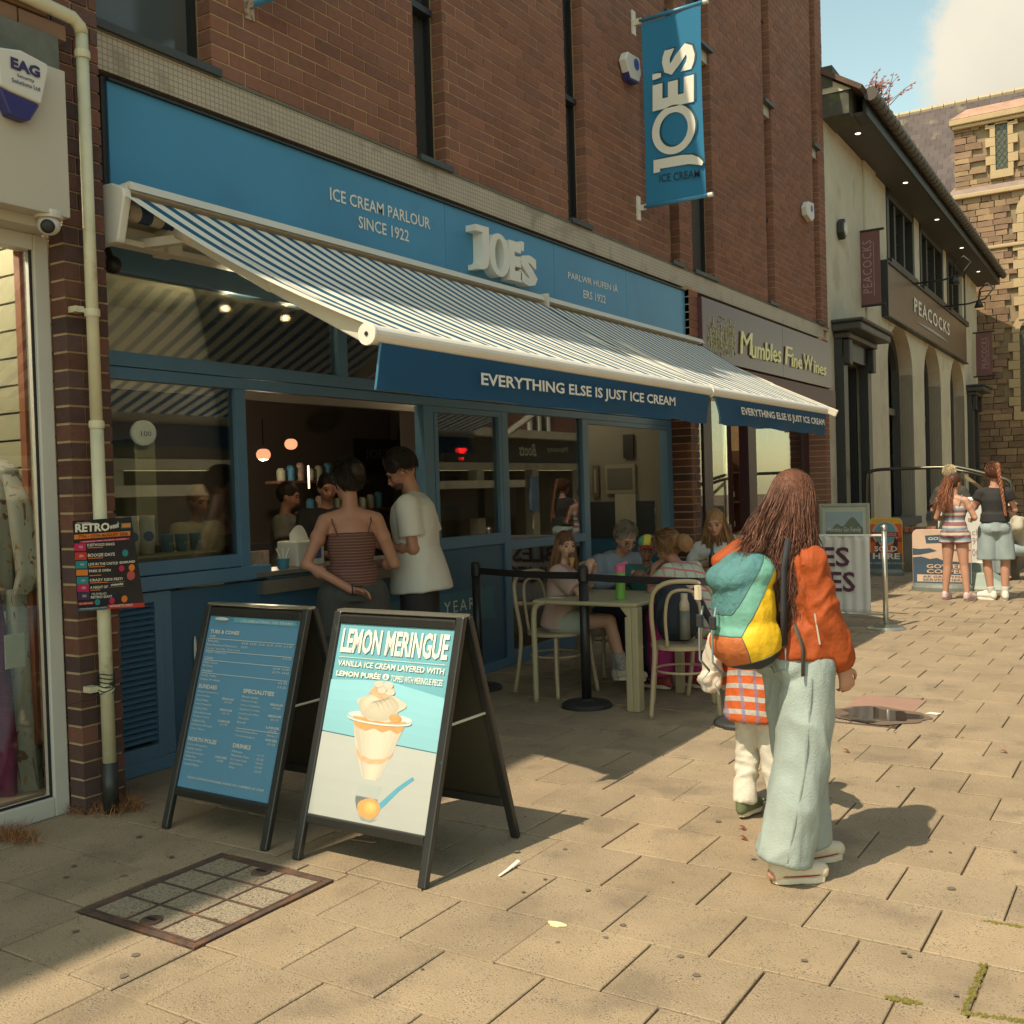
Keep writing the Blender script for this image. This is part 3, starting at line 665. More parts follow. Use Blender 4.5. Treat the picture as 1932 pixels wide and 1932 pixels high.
q = MB(); q.box((-4.66, 7.765, 3.16), (-4.56, 7.795, 3.30)); q.build('joint_bracket', m_alu, AW2)

# ============================================================ banner on brackets
def banner(lab, cat, y, pts, mtl, par_name, lettering, rodm, group=None):
    pass
YB = 10.35
ban = thing('hanging_banner', 'tall blue banner with cream letters hung on brackets from the brick wall', 'banner', (XW, YB, 4.2))
bx = [P(*p, y=YB) for p in ((1220, 48), (1332, 20), (1342, 378), (1229, 397))]
xi = P(1222, 200, x=XW).y
ZB = zz(1350, 0, 4.2)
MATS.pop('ban', None)
m_ban = stripes('ban', (0, 1, 0), 100, 1, (.04, .23, .41), (.04, .23, .41), trans=.3)
def bp(p, off=0): return P(*p, y=YB-off)
q = MB()
def bf(u, v):
    a_, b_, c_, d_ = (-4.80, 6.62), (-4.11, 6.60), (-4.115, 4.66), (-4.80, 4.68)
    x = a_[0]+(b_[0]-a_[0])*u; z = 6.62+(4.66-6.62)*v
    return (x+.015*u*math.sin(v*math.pi)*-1, YB+.012*math.sin(u*5+v*3), z)
q.grid(bf, 10, 24); q.build('cloth', m_ban, ban, smooth=True)
for zt in (6.65, 4.64):
    MB().tube([(-4.82, YB, zt), (-4.085, YB, zt)], .022, 10).build('rod', m_fas, ban, smooth=True)
    q = MB().lathe((-4.085, YB, zt), [(.024, 0), (.024, .05), (.0, .055)], 12, (1, 0, 0)); q.build('rod_end', m_white, ban)
    q = MB(); q.box((-4.905, YB-.04, zt-.13), (-4.885, YB+.04, zt+.13)); q.box((-4.89, YB-.012, zt-.03), (-4.80, YB+.012, zt+.03)); q.build('bracket', m_alu, ban)
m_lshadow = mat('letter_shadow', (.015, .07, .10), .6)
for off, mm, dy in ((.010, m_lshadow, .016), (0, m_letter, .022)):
    # letters read upwards: J, O, E, ', S ; O from the photograph
    dx, dz = off*2.2, off*1.6
    def L3(zx, zy): p = bp(ZB(zx, zy)); return Vector((p.x+dx, YB-dy, p.z+dz))
    # J
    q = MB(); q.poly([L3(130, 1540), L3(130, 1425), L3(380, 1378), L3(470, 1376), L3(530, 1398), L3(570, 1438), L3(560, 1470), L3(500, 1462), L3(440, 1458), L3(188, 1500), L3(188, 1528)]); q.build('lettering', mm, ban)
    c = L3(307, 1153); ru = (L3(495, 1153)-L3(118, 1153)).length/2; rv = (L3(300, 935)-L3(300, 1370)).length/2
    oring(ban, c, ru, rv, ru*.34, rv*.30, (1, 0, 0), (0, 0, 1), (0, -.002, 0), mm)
    def bt(body, x0, x1, zb, zt, bold):   # x0 = letter top side (left), x1 = base (right)
        text(body, L3(x1, zb), L3(x1, zt)-L3(x1, zb), Vector((L3(x0, zb).x-L3(x1, zb).x, 0, 0)), mm, ban, bold=bold)
    bt('E', 120, 487, 905, 665, .05); bt("'", 120, 196, 697, 645, .05); bt('S', 203, 495, 615, 365, .05)
a = bp(ZB(182, 1620)); b_ = bp(ZB(540, 1575)); text('ICE CREAM', (a.x, YB-.02, a.z), (b_.x-a.x, 0, b_.z-a.z), (0, 0, .085), mat('dark_letter', (.012, .04, .05), .6), ban, bold=.01)
# second banner, only its lower corner is in view
b2 = thing('hanging_banner', 'lower edge of a blue banner on a rusty bracket at the top of the photo', 'banner', (XW, 4.7, 4.6))
b2y = P(465, 30, x=XW).y+.02
xs_ = P(560, -10, y=b2y)
q = MB(); q.grid(lambda u, v: (-4.80+.66*u, b2y+.01*math.sin(u*5), 4.73+1.95*v), 6, 8); q.build('cloth', m_ban, b2, smooth=True)
MB().tube([(-4.84, b2y, 4.715), (-4.1, b2y, 4.715)], .02, 10).build('rod', m_fas, b2)
q = MB(); q.box((-4.905, b2y-.035, 4.63), (-4.885, b2y+.035, 4.9)); q.box((-4.89, b2y-.012, 4.70), (-4.80, b2y+.012, 4.74)); q.build('bracket', mat('rusty', (.4, .33, .24), .8, stain=((.16, .06, .02), 40, .5, .9)), b2)

# ============================================================ alarm boxes on the wall
def alarm(name, lab, pts, x, d, blue_from, m0, words=None, group=None):
    c = P(*pts[0], x=x); t_ = thing(name, lab, 'alarm box', c, group)
    v = [P(*p, x=x) for p in pts]; q = MB(); q.prism([(x-d, p.y, p.z) for p in v], (d, 0, 0)); q.build('case', m0, t_, bevel=.012)
    return t_
m_cream = mat('cream_plastic', (.62, .60, .52), .4, var=.03); m_navy = mat('navy_plastic', (.03, .03, .14), .35)
eag = alarm('alarm_box', 'cream and navy alarm bell box lettered EAG Security Solutions on the cream fascia', [R1(-25, 262), R1(120, 282), R1(268, 360), R1(280, 385), R1(235, 590), R1(60, 515), R1(0, 480)], -4.53, .07, None, m_cream)
q = MB(); q.prism([tuple(P(*R1(a_, b_), x=-4.53)-Vector((.07, 0, 0))) for a_, b_ in ((-5, 482), (62, 517), (236, 592), (182, 680), (150, 680), (60, 645))], (.062, 0, 0)); q.build('lens', m_navy, eag, bevel=.01)
m_pr = mat('navy_print', (.03, .025, .10), .6)
for body, a_, b_, h, bo in (('EAG', (62, 385), (228, 445), .055, .05), ('Security', (98, 438), (196, 474), .020, .015), ('Solutions Ltd', (68, 462), (228, 518), .020, .015)):
    pa, pb = P(*R1(*a_), x=-4.525), P(*R1(*b_), x=-4.525); tex_y(body, pa.y, pa.z, pb.y, pb.z, h, -4.525, m_pr, eag, bold=bo)
a2 = alarm('alarm_box', 'hexagonal cream alarm box beside the top bracket of the tall blue banner', [R2(1625, 290), R2(1690, 330), R2(1700, 420), R2(1690, 465), R2(1640, 440), R2(1612, 330)], -4.80, .09, None, m_cream)
q = MB(); q.prism([tuple(P(*R2(a_, b_), x=-4.80)-Vector((.085, 0, 0))) for a_, b_ in ((1630, 400), (1690, 455), (1680, 475), (1640, 450))], (.08, 0, 0)); q.build('lens', m_navy, a2)
c = P(*R2(1672, 365), x=-4.797); MB().lathe(c, [(.06, 0), (.06, .004)], 20, (1, 0, 0)).build('badge', mat('badge_blue', (.05, .09, .3), .4), a2)
a3 = alarm('alarm_box', 'small cream alarm box near the right corner of the brick wall', [R3(715, 1137), R3(745, 1150), R3(748, 1235), R3(735, 1252), R3(708, 1215), R3(702, 1165)], -4.80, .09, None, m_cream)
c = P(*R3(733, 1180), x=-4.797); MB().lathe(c, [(.055, 0), (.055, .004)], 16, (1, 0, 0)).build('badge', MATS['badge_blue'], a3)

# ============================================================ drainpipe with the poster tied round it
m_pipe = mat('pipe_cream', (.60, .56, .37), .45, var=.12, vs=7, stain=((.25, .18, .08), 9, .62, .5))
pipe = thing('drainpipe', 'cream drainpipe running down the brick pier with a black foot', 'pipe', (-4.64, 3.30, 0))
top = P(162, 70, x=-4.66); lo_ = P(186, 960, x=-4.64)
PXL = [(161, 78), (170, 350), (177, 650), (187, 975), (197, 1300), (201, 1440)]
pp_ = [P(*p, x=-4.645) for p in PXL]; yc = sum(p.y for p in pp_)/6
MB().tube([(-4.645, yc, 3.98), (-4.645, yc, 2.0)], .031, 16).build('upper_pipe', m_pipe, pipe, smooth=True)
MB().tube([(-4.645, yc, 1.99), (-4.645, yc, .25)], .034, 16).build('lower_pipe', m_pipe, pipe, smooth=True)
MB().tube([(-4.645, yc, .26), (-4.645, yc, .0)], .040, 16).build('foot', mat('pipe_black', (.03, .03, .028), .4), pipe, smooth=True)
for z in (3.86, 2.55, 1.98, .62): MB().lathe((-4.645, yc, z), [(.037, 0), (.039, .01), (.039, .03), (.037, .04)], 16).build('collar', m_pipe, pipe)
for z in (2.57, .63): q = MB(); q.box((-4.72, yc-.085, z), (-4.66, yc-.035, z+.03)); q.build('bracket', m_pipe, pipe)
MB().tube([(-4.645, yc, 3.985), (-4.645, yc-.01, 4.02), (-4.64, yc-.05, 4.045), (-4.62, yc-.5, 4.06), (-4.6, yc-2.6, 4.13)], .034, 14).build('upper_run', m_pipe, pipe, smooth=True)
wire = thing('wire', 'black wires wound round the drainpipe below the poster', 'wire', (-4.6, yc, .7)); q = MB()
for k in range(3):
    pts = []
    for i in range(40): an = i*.45+k; pts.append((-4.645+.042*math.cos(an), yc+.042*math.sin(an), .62+.02*k+.0016*i+.008*math.sin(i*.9+k)))
    q.tube(pts, .0025, 4)
q.tube([(-4.60, yc, .66), (-4.68, yc+.12, .67), (-4.705, yc+.2, .70)], .0025, 4); q.tube([(-4.60, yc-.01, .64), (-4.66, yc-.1, .60), (-4.71, yc-.17, .585)], .0025, 4)
q.build('loop', m_black, wire, kind='stuff')
# poster
pos = thing('poster', 'black retro music week poster with coloured date blocks tied to the drainpipe', 'poster', (-4.59, yc, 1.05))
ZP = zz(130, 1080, 8.784); XPO = -4.585
def pq(zx, zy, off=0):
    p = P(*ZP(zx, zy), x=XPO); return Vector((XPO+off, p.y, p.z))
q = MB(); c4 = [pq(200, 170), pq(1285, 95), pq(1530, 1720), pq(300, 1860)]
def pf(u, v): a_ = c4[0].lerp(c4[1], u); b_ = c4[3].lerp(c4[2], u); p = a_.lerp(b_, v); p.x -= .0; return p
q.grid(pf, 8, 8); q.build('sheet', mat('poster_black', (.022, .022, .028), .25, var=.3, vs=6, spec=.6), pos, solid=.002)
MC = {}
def flat(r_, g_, b2_, rough=.5):
    k = 'flat_%d_%d_%d' % (r_, g_, b2_); return mat(k, S(r_, g_, b2_), rough, var=.02)
def prect(x0, y0, x1, y1, m, sl=-.072, off=.003):
    q = MB(); f = lambda x, y: pq(x, y+(x-x0)*sl, off); q.poly([f(x0, y0), f(x0, y1), f(x1, y1), f(x1, y0)]); q.build('print', m, pos)
def ptext(b, x0, y0, x1, h, m, sl=-.072, bold=0, off=.005, sh=0):
    a_ = pq(x0, y0, off); c_ = pq(x1, y0+(x1-x0)*sl, off); t1 = pq(x0, y0-h, off); text(b, a_, c_-a_, t1-a_, m, pos, bold=bold, shear=sh)
wt = flat(235, 230, 210); og = flat(230, 130, 50); pk = flat(200, 40, 90); tl = flat(40, 140, 140); rd = flat(205, 60, 50); pu = flat(70, 50, 80)
ptext('mumbles', 270, 222, 535, 34, wt, -.02); ptext('RETRO', 240, 385, 880, 160, wt, -.05, .04); ptext('week', 890, 330, 1060, 110, wt, -.25, .02, sh=.3)
prect(1095, 215, 1280, 310, tl); prect(1115, 225, 1262, 290, og, off=.005)
prect(225, 430, 1265, 515, og); ptext('7TH - 15TH AUGUST 2026', 300, 500, 1215, 62, flat(70, 35, 15), bold=.015)
prect(330, 545, 1250, 580, pk); ptext('UNDERHILL PARK, MUMBLES, SWANSEA', 380, 572, 1190, 22, wt)
for y, t1, t2, m in ((590, '7TH', 'FLEETWOOD SHACK', pk), (755, '8TH', 'BOOGIE DAYS', rd), (915, '9TH', 'LIVE IN THE CASTLE!', tl), (1075, '', 'PARK IS OPEN', og), (1210, '13TH', 'CRAZY KIDS FEST!', tl), (1345, '14TH', 'A NIGHT OF', pk), (1495, '15TH', 'RETRO DAY!', pu)):
    x0 = 228+(y-590)*.075; prect(x0, y, x0+215, y+(140 if y != 1075 else 110), m, -.02)
    if t1: ptext(t1, x0+80, y+90, x0+150, 45, wt, -.02, .01)
    w = {'FLEETWOOD SHACK': 515, 'BOOGIE DAYS': 500, 'LIVE IN THE CASTLE!': 545, 'PARK IS OPEN': 400, 'CRAZY KIDS FEST!': 610, 'A NIGHT OF': 325, 'RETRO DAY!': 390}[t2]
    yy = y+(55 if y < 700 else 85 if y < 1400 else 115); ptext(t2, x0+235, yy if y != 1075 else y+50, x0+235+w, 50 if y != 755 else 62, wt, -.05, .02)
    if y not in (1495,): prect(x0+245, yy+18, x0+245+w*.55, yy+32, og, -.05)
ptext('MUMBLES', 550, 1545, 820, 38, wt, -.05); prect(870, 1310, 1160, 1312, wt); prect(870, 1400, 1160, 1402, wt); ptext('oasis', 900, 1375, 1135, 45, wt, -.09, .03, sh=.2)
ptext('EDMUND', 1065, 965, 1350, 42, wt, -.09, .03)
for x, y, r_, m in ((1100, 1050, 50, pk), (1290, 1035, 55, og), (655, 1675, 50, tl), (925, 1650, 50, pk), (1155, 1615, 55, og), (1170, 765, 55, tl), (1275, 1180, 75, flat(190, 90, 80))):
    c = pq(x, y, .004); rr = (pq(x+r_, y)-pq(x, y)).length; MB().lathe(c, [(rr, 0), (rr, .001)], 16, (1, 0, 0)).build('print', m, pos)
prect(300, 1685, 580, 1730, rd); ptext('ALL WEEK LONG', 320, 1722, 560, 26, wt); prect(845, 1725, 1530, 1800, rd, -.06); ptext('WWW.RETRO.WALES', 880, 1775, 1310, 45, wt, -.07, .01)
prect(300, 1795, 840, 1850, flat(60, 100, 115)); ptext('MORE INFORMATION & TICKETS', 330, 1818, 820, 26, wt)

# ============================================================ clothes shop on the left
cs = thing('clothes_shop', 'cream fronted clothes shop with a big white framed window at the left edge', 'shop', (-4.9, 2, 0))
m_cfas = mat('cream_fascia', (.50, .46, .36), .5, var=.06, vs=1.5); m_pvc = mat('white_pvc', (.56, .54, .46), .35, var=.05)
yf = P(*R1(400, 1235), x=-4.60).y; zf0 = P(*R1(400, 1235), x=-4.60).z; zf1 = P(*R1(370, 405), x=-4.60).z
q = MB().box((-4.75, -3, zf0), (-4.60, yf, zf1)); q.build('fascia_board', m_cfas, cs, bevel=.004)
q = MB().box((-4.80, -3, zf1), (-4.63, yf-.01, zf1+.17)); q.build('lead_strip', MATS['lead'], cs)
q = MB().box((-5.2, -3, zf0-.05), (-4.70, yf, zf0)); q.build('soffit', m_cfas, cs)
for k, z in enumerate((zf1+.18, )):
    q = MB(); y = -3
    while y < yf-.05: q.box((-4.9, y, z), (-4.66, y+.25, z+.075), rs.random()); q.box((-4.9, y-.1, z+.09), (-4.66, y+.15, z+.40), rs.random()); y += .26
    q.build('brickwork', mat('tan_brick', (.22, .13, .08), .9, rnd=.15, bump=.3), cs, kind='stuff')
q = MB().box((-5.0, -3, zf1+.60), (-4.62, 2.9, zf1+.68)); q.build('upper_sill', MATS['sill'], cs)
XG = -4.84; ye = P(112, 1000, x=XG).y; yi = P(84, 1000, x=XG).y
q = MB(); q.box((XG-.09, yi, .0), (XG, ye, zf0-.05)); q.box((XG-.09, -3, .0), (XG, yi, .10)); q.box((XG-.09, -3, zf0-.13), (XG, yi, zf0-.05)); q.build('window_frame', m_pvc, cs, bevel=.006)
q = MB(); q.box((XG-.03, yi-.012, .1), (XG-.02, yi, zf0-.13)); q.box((XG-.03, -3, .1), (XG-.02, yi-.012, .112)); q.build('gasket', m_black, cs)
q = MB().box((XG-.05, -3, .118), (XG-.04, yi-.022, zf0-.13)); q.build('pane', pane, cs)
q = MB().box((XG-.11, P(69, 1000, x=XG-.10).y, .12), (XG-.10, P(77, 1000, x=XG-.10).y, zf0-.13)); q.build('inner_frame', m_pvc, cs)
yw = yi+.17; m_slat = mat('slatwall', (.40, .36, .24), .6, var=.05); 
for k in range(23):
    z = .16+k*.150; q = MB().box((-6.6, yw, z), (XG-.17, yw+.03, z+.138)); q.build('slat', m_slat, cs)
q = MB().box((-6.6, yw+.03, .1), (XG-.17, yw+.06, 3.6)); q.build('slat_backing', m_black, cs)
q = MB().box((XG-.20, P(52, 1000, x=XG-.17).y, .35), (XG-.15, P(67, 1000, x=XG-.17).y, zf0-.1)); q.build('wood_edge', mat('redwood', (.30, .10, .05), .5, var=.2, vs=12), cs)
q = MB().box((-7, -3, .0), (XG-.1, yw, .115)); q.build('window_floor', mat('pinkfloor', (.42, .32, .26), .6), cs)
q = MB(); q.box((-7.1, -3, .1), (-7, yw, 3.5)); q.box((-7, -3, 3.4), (XG-.1, yw, 3.45)); q.build('inner_wall', mat('cs_in', (.3, .27, .2), .8), cs)
# display clothes and basket are things of their own
def floral(name, base, c1, c2):
    m = bpy.data.materials.new(name); m.use_nodes = True; t = m.node_tree; b = t.nodes['Principled BSDF']; n, l = t.nodes.new, t.links.new; geo = n('ShaderNodeNewGeometry'); last = None
    prev = base
    mx0 = None
    for i, (sc, th, c) in enumerate(((8, .62, c1), (11, .63, c2))):
        z = n('ShaderNodeTexNoise'); z.inputs['Scale'].default_value = sc; z.inputs['Detail'].default_value = 1.5; z.inputs['Distortion'].default_value = 3.5
        mp = n('ShaderNodeMapping'); mp.inputs['Location'].default_value = (i*3, 1, 2); mp.inputs['Scale'].default_value = (1, 1, .55); l(geo.outputs['Position'], mp.inputs['Vector']); l(mp.outputs[0], z.inputs['Vector'])
        mr = n('ShaderNodeMapRange'); mr.inputs[1].default_value = th; mr.inputs[2].default_value = th+.03; l(z.outputs[0], mr.inputs[0])
        mx = n('ShaderNodeMix'); mx.data_type = 'RGBA'; l(mr.outputs[0], mx.inputs[0])
        if mx0: l(mx0.outputs[2], mx.inputs[6])
        else: mx.inputs[6].default_value = (*base, 1)
        mx.inputs[7].default_value = (*c, 1); mx0 = mx
    l(mx0.outputs[2], b.inputs['Base Color']); b.inputs['Roughness'].default_value = .8; return m
def garment(rings, name, m, par, fold=.012, nf=9, seg=64, ph=0):
    """hanging cloth lofted through rings (centre, half width, half depth), folded"""
    q = MB(); n = len(rings)
    def f(u, v):
        k = v*(n-1); i = min(int(k), n-2); t = k-i; a_, b_ = rings[i], rings[i+1]; c = Vector(a_[0]).lerp(Vector(b_[0]), t); w = a_[1]+(b_[1]-a_[1])*t; d = a_[2]+(b_[2]-a_[2])*t
        an = 2*math.pi*u; fr = 1+fold*v/max(w, .01)*math.sin(an*nf+ph+v*2); return c+Vector((w*math.cos(an)*fr, d*math.sin(an)*fr, 0))
    q.grid(f, seg, 24); return q.build(name, m, par, smooth=True)
YC_ = yi-.0; gc = P(30, 900, y=YC_)
mann = thing('display_clothes', 'cream shirt and trousers with brown leaf print hanging in the clothes shop window', 'clothes', (gc.x, YC_, 1.7))
fl = floral('leafprint', (.42, .41, .36), (.20, .10, .06), (.45, .27, .12))
def hp(px, py, y=None): return P(px, py, y=y or YC_)
a_ = hp(0, 880); b_ = hp(40, 900); c_ = hp(68, 1080)
garment([(hp(-8, 868), .05, .05), (hp(-6, 885), .15, .08), (hp(-12, 960), .17, .10), (hp(-12, 1060), .16, .10), (hp(-15, 1150), .18, .12)], 'shirt_body', fl, mann)
garment([(hp(20, 895), .03, .05), (hp(36, 940), .06, .06), (hp(46, 1010), .065, .06), (hp(54, 1085), .07, .05), (hp(44, 1120), .055, .05)], 'sleeve', fl, mann, .006, 5)
garment([(hp(34, 1110), .055, .06), (hp(38, 1250), .07, .06), (hp(42, 1400), .09, .07), (hp(48, 1515), .11, .08), (hp(52, 1590), .09, .08)], 'trouser_leg', fl, mann, .012, 6)
pkd = thing('display_dress', 'magenta dress hanging at the very left of the clothes shop window', 'clothes', hp(-20, 1500, YC_-.12))
garment([(hp(-30, 1060, YC_-.12), .05, .05), (hp(-22, 1250, YC_-.12), .12, .1), (hp(-14, 1400, YC_-.12), .16, .12), (hp(-10, 1560, YC_-.12), .17, .12)], 'skirt', mat('magenta', (.22, .03, .11), .8, var=.5, vs=9), pkd, .02, 7)
bk_ = P(5, 1640, y=YC_, x=None); bc = Vector((bk_.x, YC_, .118)); bsk = thing('basket', 'orange woven basket on the clothes shop window floor', 'basket', bc)
q = MB()
for k in range(12): z = k*.028; r_ = .10+.005*k+.0; q.lathe(bc+Vector((0, 0, z)), [(r_, 0), (r_+.012, .007), (r_+.012, .019), (r_, .026)], 26)
q.build('weave', mat('wicker', (.50, .13, .04), .8, var=.35, vs=60, bump=.6, bs=120), bsk, kind='stuff')
pp = hp(42, 1200); tag_ = thing('paper_note', 'blank cream paper note stuck inside the clothes shop window', 'paper', pp)
q = MB().box((XG-.058, P(20, 1200, x=XG).y, P(20, 1265, x=XG).z), (XG-.055, P(58, 1200, x=XG).y, P(20, 1200, x=XG).z)); q.build('sheet', mat('paper_note', (.7, .66, .5), .7), tag_)
# dome camera under the cream fascia
cc = P(92, 425, x=-4.66); cam2 = thing('security_camera', 'cream dome security camera under the cream shop fascia beside the brick pier', 'camera', cc)
MB().ball(cc, (.055, .055, .05), 20, 12).build('housing', m_cream, cam2, smooth=True); MB().lathe(cc+Vector((0, 0, .03)), [(.065, 0), (.07, .02), (.07, .035)], 20).build('mount', m_cream, cam2)
dv = (Vector(CAMP)-cc).normalized(); MB().lathe(cc+dv*.040+Vector((0, -.006, -.006)), [(.034, 0), (.033, .012), (.02, .018)], 20, dv).build('lens', m_black, cam2, smooth=True)
c5 = P(*R4(655, 0), x=-5.0); c5 = P(*R1(640, 1500), x=-5.0); cm3 = thing('security_camera', 'small black camera in the corner under the awning housing', 'camera', c5)
MB().ball(c5, .05).build('housing', m_black, cm3, smooth=True); MB().tube([c5+Vector((0, 0, .0)), c5+Vector((-.03, -.02, .12))], .018, 8).build('stem', m_black, cm3)
# dry grass weeds at the foot of the pier
def weeds(lab, spots, n, h, m, grp=None):
    for i, (cx_, cy_, rx, ry) in enumerate(spots):
        q = MB(); r2 = random.Random(i+5)
        for k in range(n):
            x = cx_+r2.gauss(0, rx); y = cy_+r2.gauss(0, ry); b0 = Vector((x, y, 0)); d = Vector((r2.gauss(0, .05), r2.gauss(0, .05), r2.uniform(.2, 1)*h)); e = b0+d; s_ = Vector((r2.gauss(0, 1), r2.gauss(0, 1), 0)).normalized()*.0016
            mid = b0.lerp(e, .5)+Vector((0, 0, h*.2)); q.quad(b0-s_, b0+s_, mid+s_, mid-s_); q.quad(mid-s_, mid+s_, e+d*.2+s_*.3, e+d*.2-s_*.3)
        o = q.build('dry_weeds', m, None, kind='stuff'); o['label'] = lab[i]
m_weed = mat('dry_weed', (.32, .15, .06), .9, var=.3, vs=30)
w0 = P(155, 1528, z=0); w1 = P(235, 1525, z=0); w2 = P(15, 1580, z=0)
weeds(['rusty brown dried weeds at the foot of the white window corner', 'sparse dried weeds to the right of the drainpipe foot', 'dried weeds along the clothes shop sill at the left edge'], [(w0.x, w0.y, .10, .045), (w1.x, w1.y, .05, .03), (w2.x, w2.y, .12, .03)], 520, .06, m_weed)

# ============================================================ wine shop
m_mar = mat('maroon', (.105, .042, .050), .33, var=.08, vs=2, spec=.7); m_mard = mat('maroon_frame', (.055, .022, .025), .45, var=.1)
ws = thing('wine_shop_sign', 'shiny maroon fascia with gold script and a gold drawing of a building', 'sign', (-4.75, 14, 3.1))
XM = -4.75; ya, yb = 11.74, 17.27
ym = P(*Q2(1130, 460), x=XM).y
for a, b_ in ((ya, ym-.002), (ym+.002, yb)): q = MB().box((-4.95, a, 3.12), (XM, b_, 3.86)); q.build('board', m_mar, ws, bevel=.004)
q = MB().box((-4.95, ya+.01, 2.83), (-4.78, 17.6, 3.10)); q.build('lower_board', mat('maroon2', (.12, .055, .06), .5), ws)
q = MB().box((-5.2, ya-.2, 2.75), (-4.9, 17.6, 2.84)); q.build('soffit', m_mard, ws)
m_gold = mat('gold_letter', (.72, .66, .30), .35, metal=.2, var=.05)
def gl(body, pa, pb, h, **k): a, b_ = P(*Q2(*pa), x=XM+.02), P(*Q2(*pb), x=XM+.02); tex_y(body, a.y, a.z, b_.y, b_.z, h, XM+.012, m_gold, ws, depth=.012, **k)
gl('M', (660, 785), (800, 785+23), .30, shear=.12, bold=.0); gl('umbles', (785, 835), (1120, 893), .25, shear=.12, bold=.012)
gl('F', (1165, 905), (1250, 925), .27, shear=.12); gl('ine', (1240, 935), (1355, 962), .20, shear=.12, bold=.012); gl('W', (1380, 965), (1480, 990), .24, shear=.12); gl('ines', (1490, 1000), (1630, 1040), .19, shear=.12, bold=.012)
q = MB(); r2 = random.Random(11)
def qp(x, y): p = P(*Q2(x, y), x=XM+.004); return p
for k in range(420):
    x = r2.uniform(285, 600); y = r2.uniform(400, 820)
    if y < 470 and r2.random() < .6: continue
    a = qp(x, y); w, h = r2.uniform(.006, .03), r2.uniform(.006, .05); q.quad(a, a+Vector((0, w, 0)), a+Vector((0, w, h)), a+Vector((0, 0, h)))
for x0, y0, x1, y1 in ((315, 475, 560, 545), (320, 500, 330, 720), (560, 545, 560, 780), (380, 520, 380, 700), (440, 530, 440, 720), (500, 540, 500, 740), (330, 640, 570, 690), (350, 470, 350, 370), (420, 360, 480, 400), (540, 400, 545, 450)):
    a, b_ = qp(x0, y0), qp(x1, y1); q.bar(a, b_, .016, .004)
q.build('gold_drawing', mat('gold_dull', (.45, .43, .17), .4), ws, kind='stuff')
wf = thing('wine_shop', 'dark maroon framed wine shop with open door under the farther awning', 'shop', (-5.1, 14.5, 0))
def wy(px, x=-5.1, py=950): return P(px, py, x=x).y
q = MB(); q.box((-7.9, 11.8, 0), (-7.8, 17.6, 2.8)); q.box((-7.8, 17.5, 0), (-5.15, 17.6, 2.8)); q.build('interior_wall', mat('wine_in', (.10, .085, .065), .8), wf)
q = MB().box((-7.8, 11.8, -.013), (-5.0, 17.5, .01)); q.build('floor', MATS['floor_i'], wf)
D3 = lambda x: Q3(x, 500)[0]
def col(x0, x1, xx=-5.1, d=.1, m=m_mard, z0=0, z1=2.76, name='post'): q = MB().box((xx-d, wy(D3(x0), xx), z0), (xx, wy(D3(x1), xx), z1)); q.build(name, m, wf)
col(295, 400); col(590, 645, -5.35); col(860, 960, -5.1, .14); col(1545, 1600); col(1600, 1725, -5.1, .06, m_mard)
for x0, x1, xx, z0, z1 in ((205, 295, -5.12, .85, 2.7), (400, 590, -5.14, 1.05, 2.7), (960, 1545, -5.12, .55, 2.7)):
    q = MB().box((xx-.01, wy(D3(x0), xx), z0), (xx, wy(D3(x1), xx), z1)); q.build('pane', pane, wf)
q = MB().box((-5.2, wy(D3(205)), .0), (-5.1, wy(D3(295)), .85)); q.build('stall_riser', m_mard, wf)
q = MB().box((-5.2, wy(D3(400)), .0), (-5.12, wy(D3(640)), 1.04)); q.build('door_panel', m_mar, wf)
q = MB().box((-5.2, wy(D3(960)), .0), (-5.1, wy(D3(1545)), .55)); q.build('stall_riser', m_mard, wf)
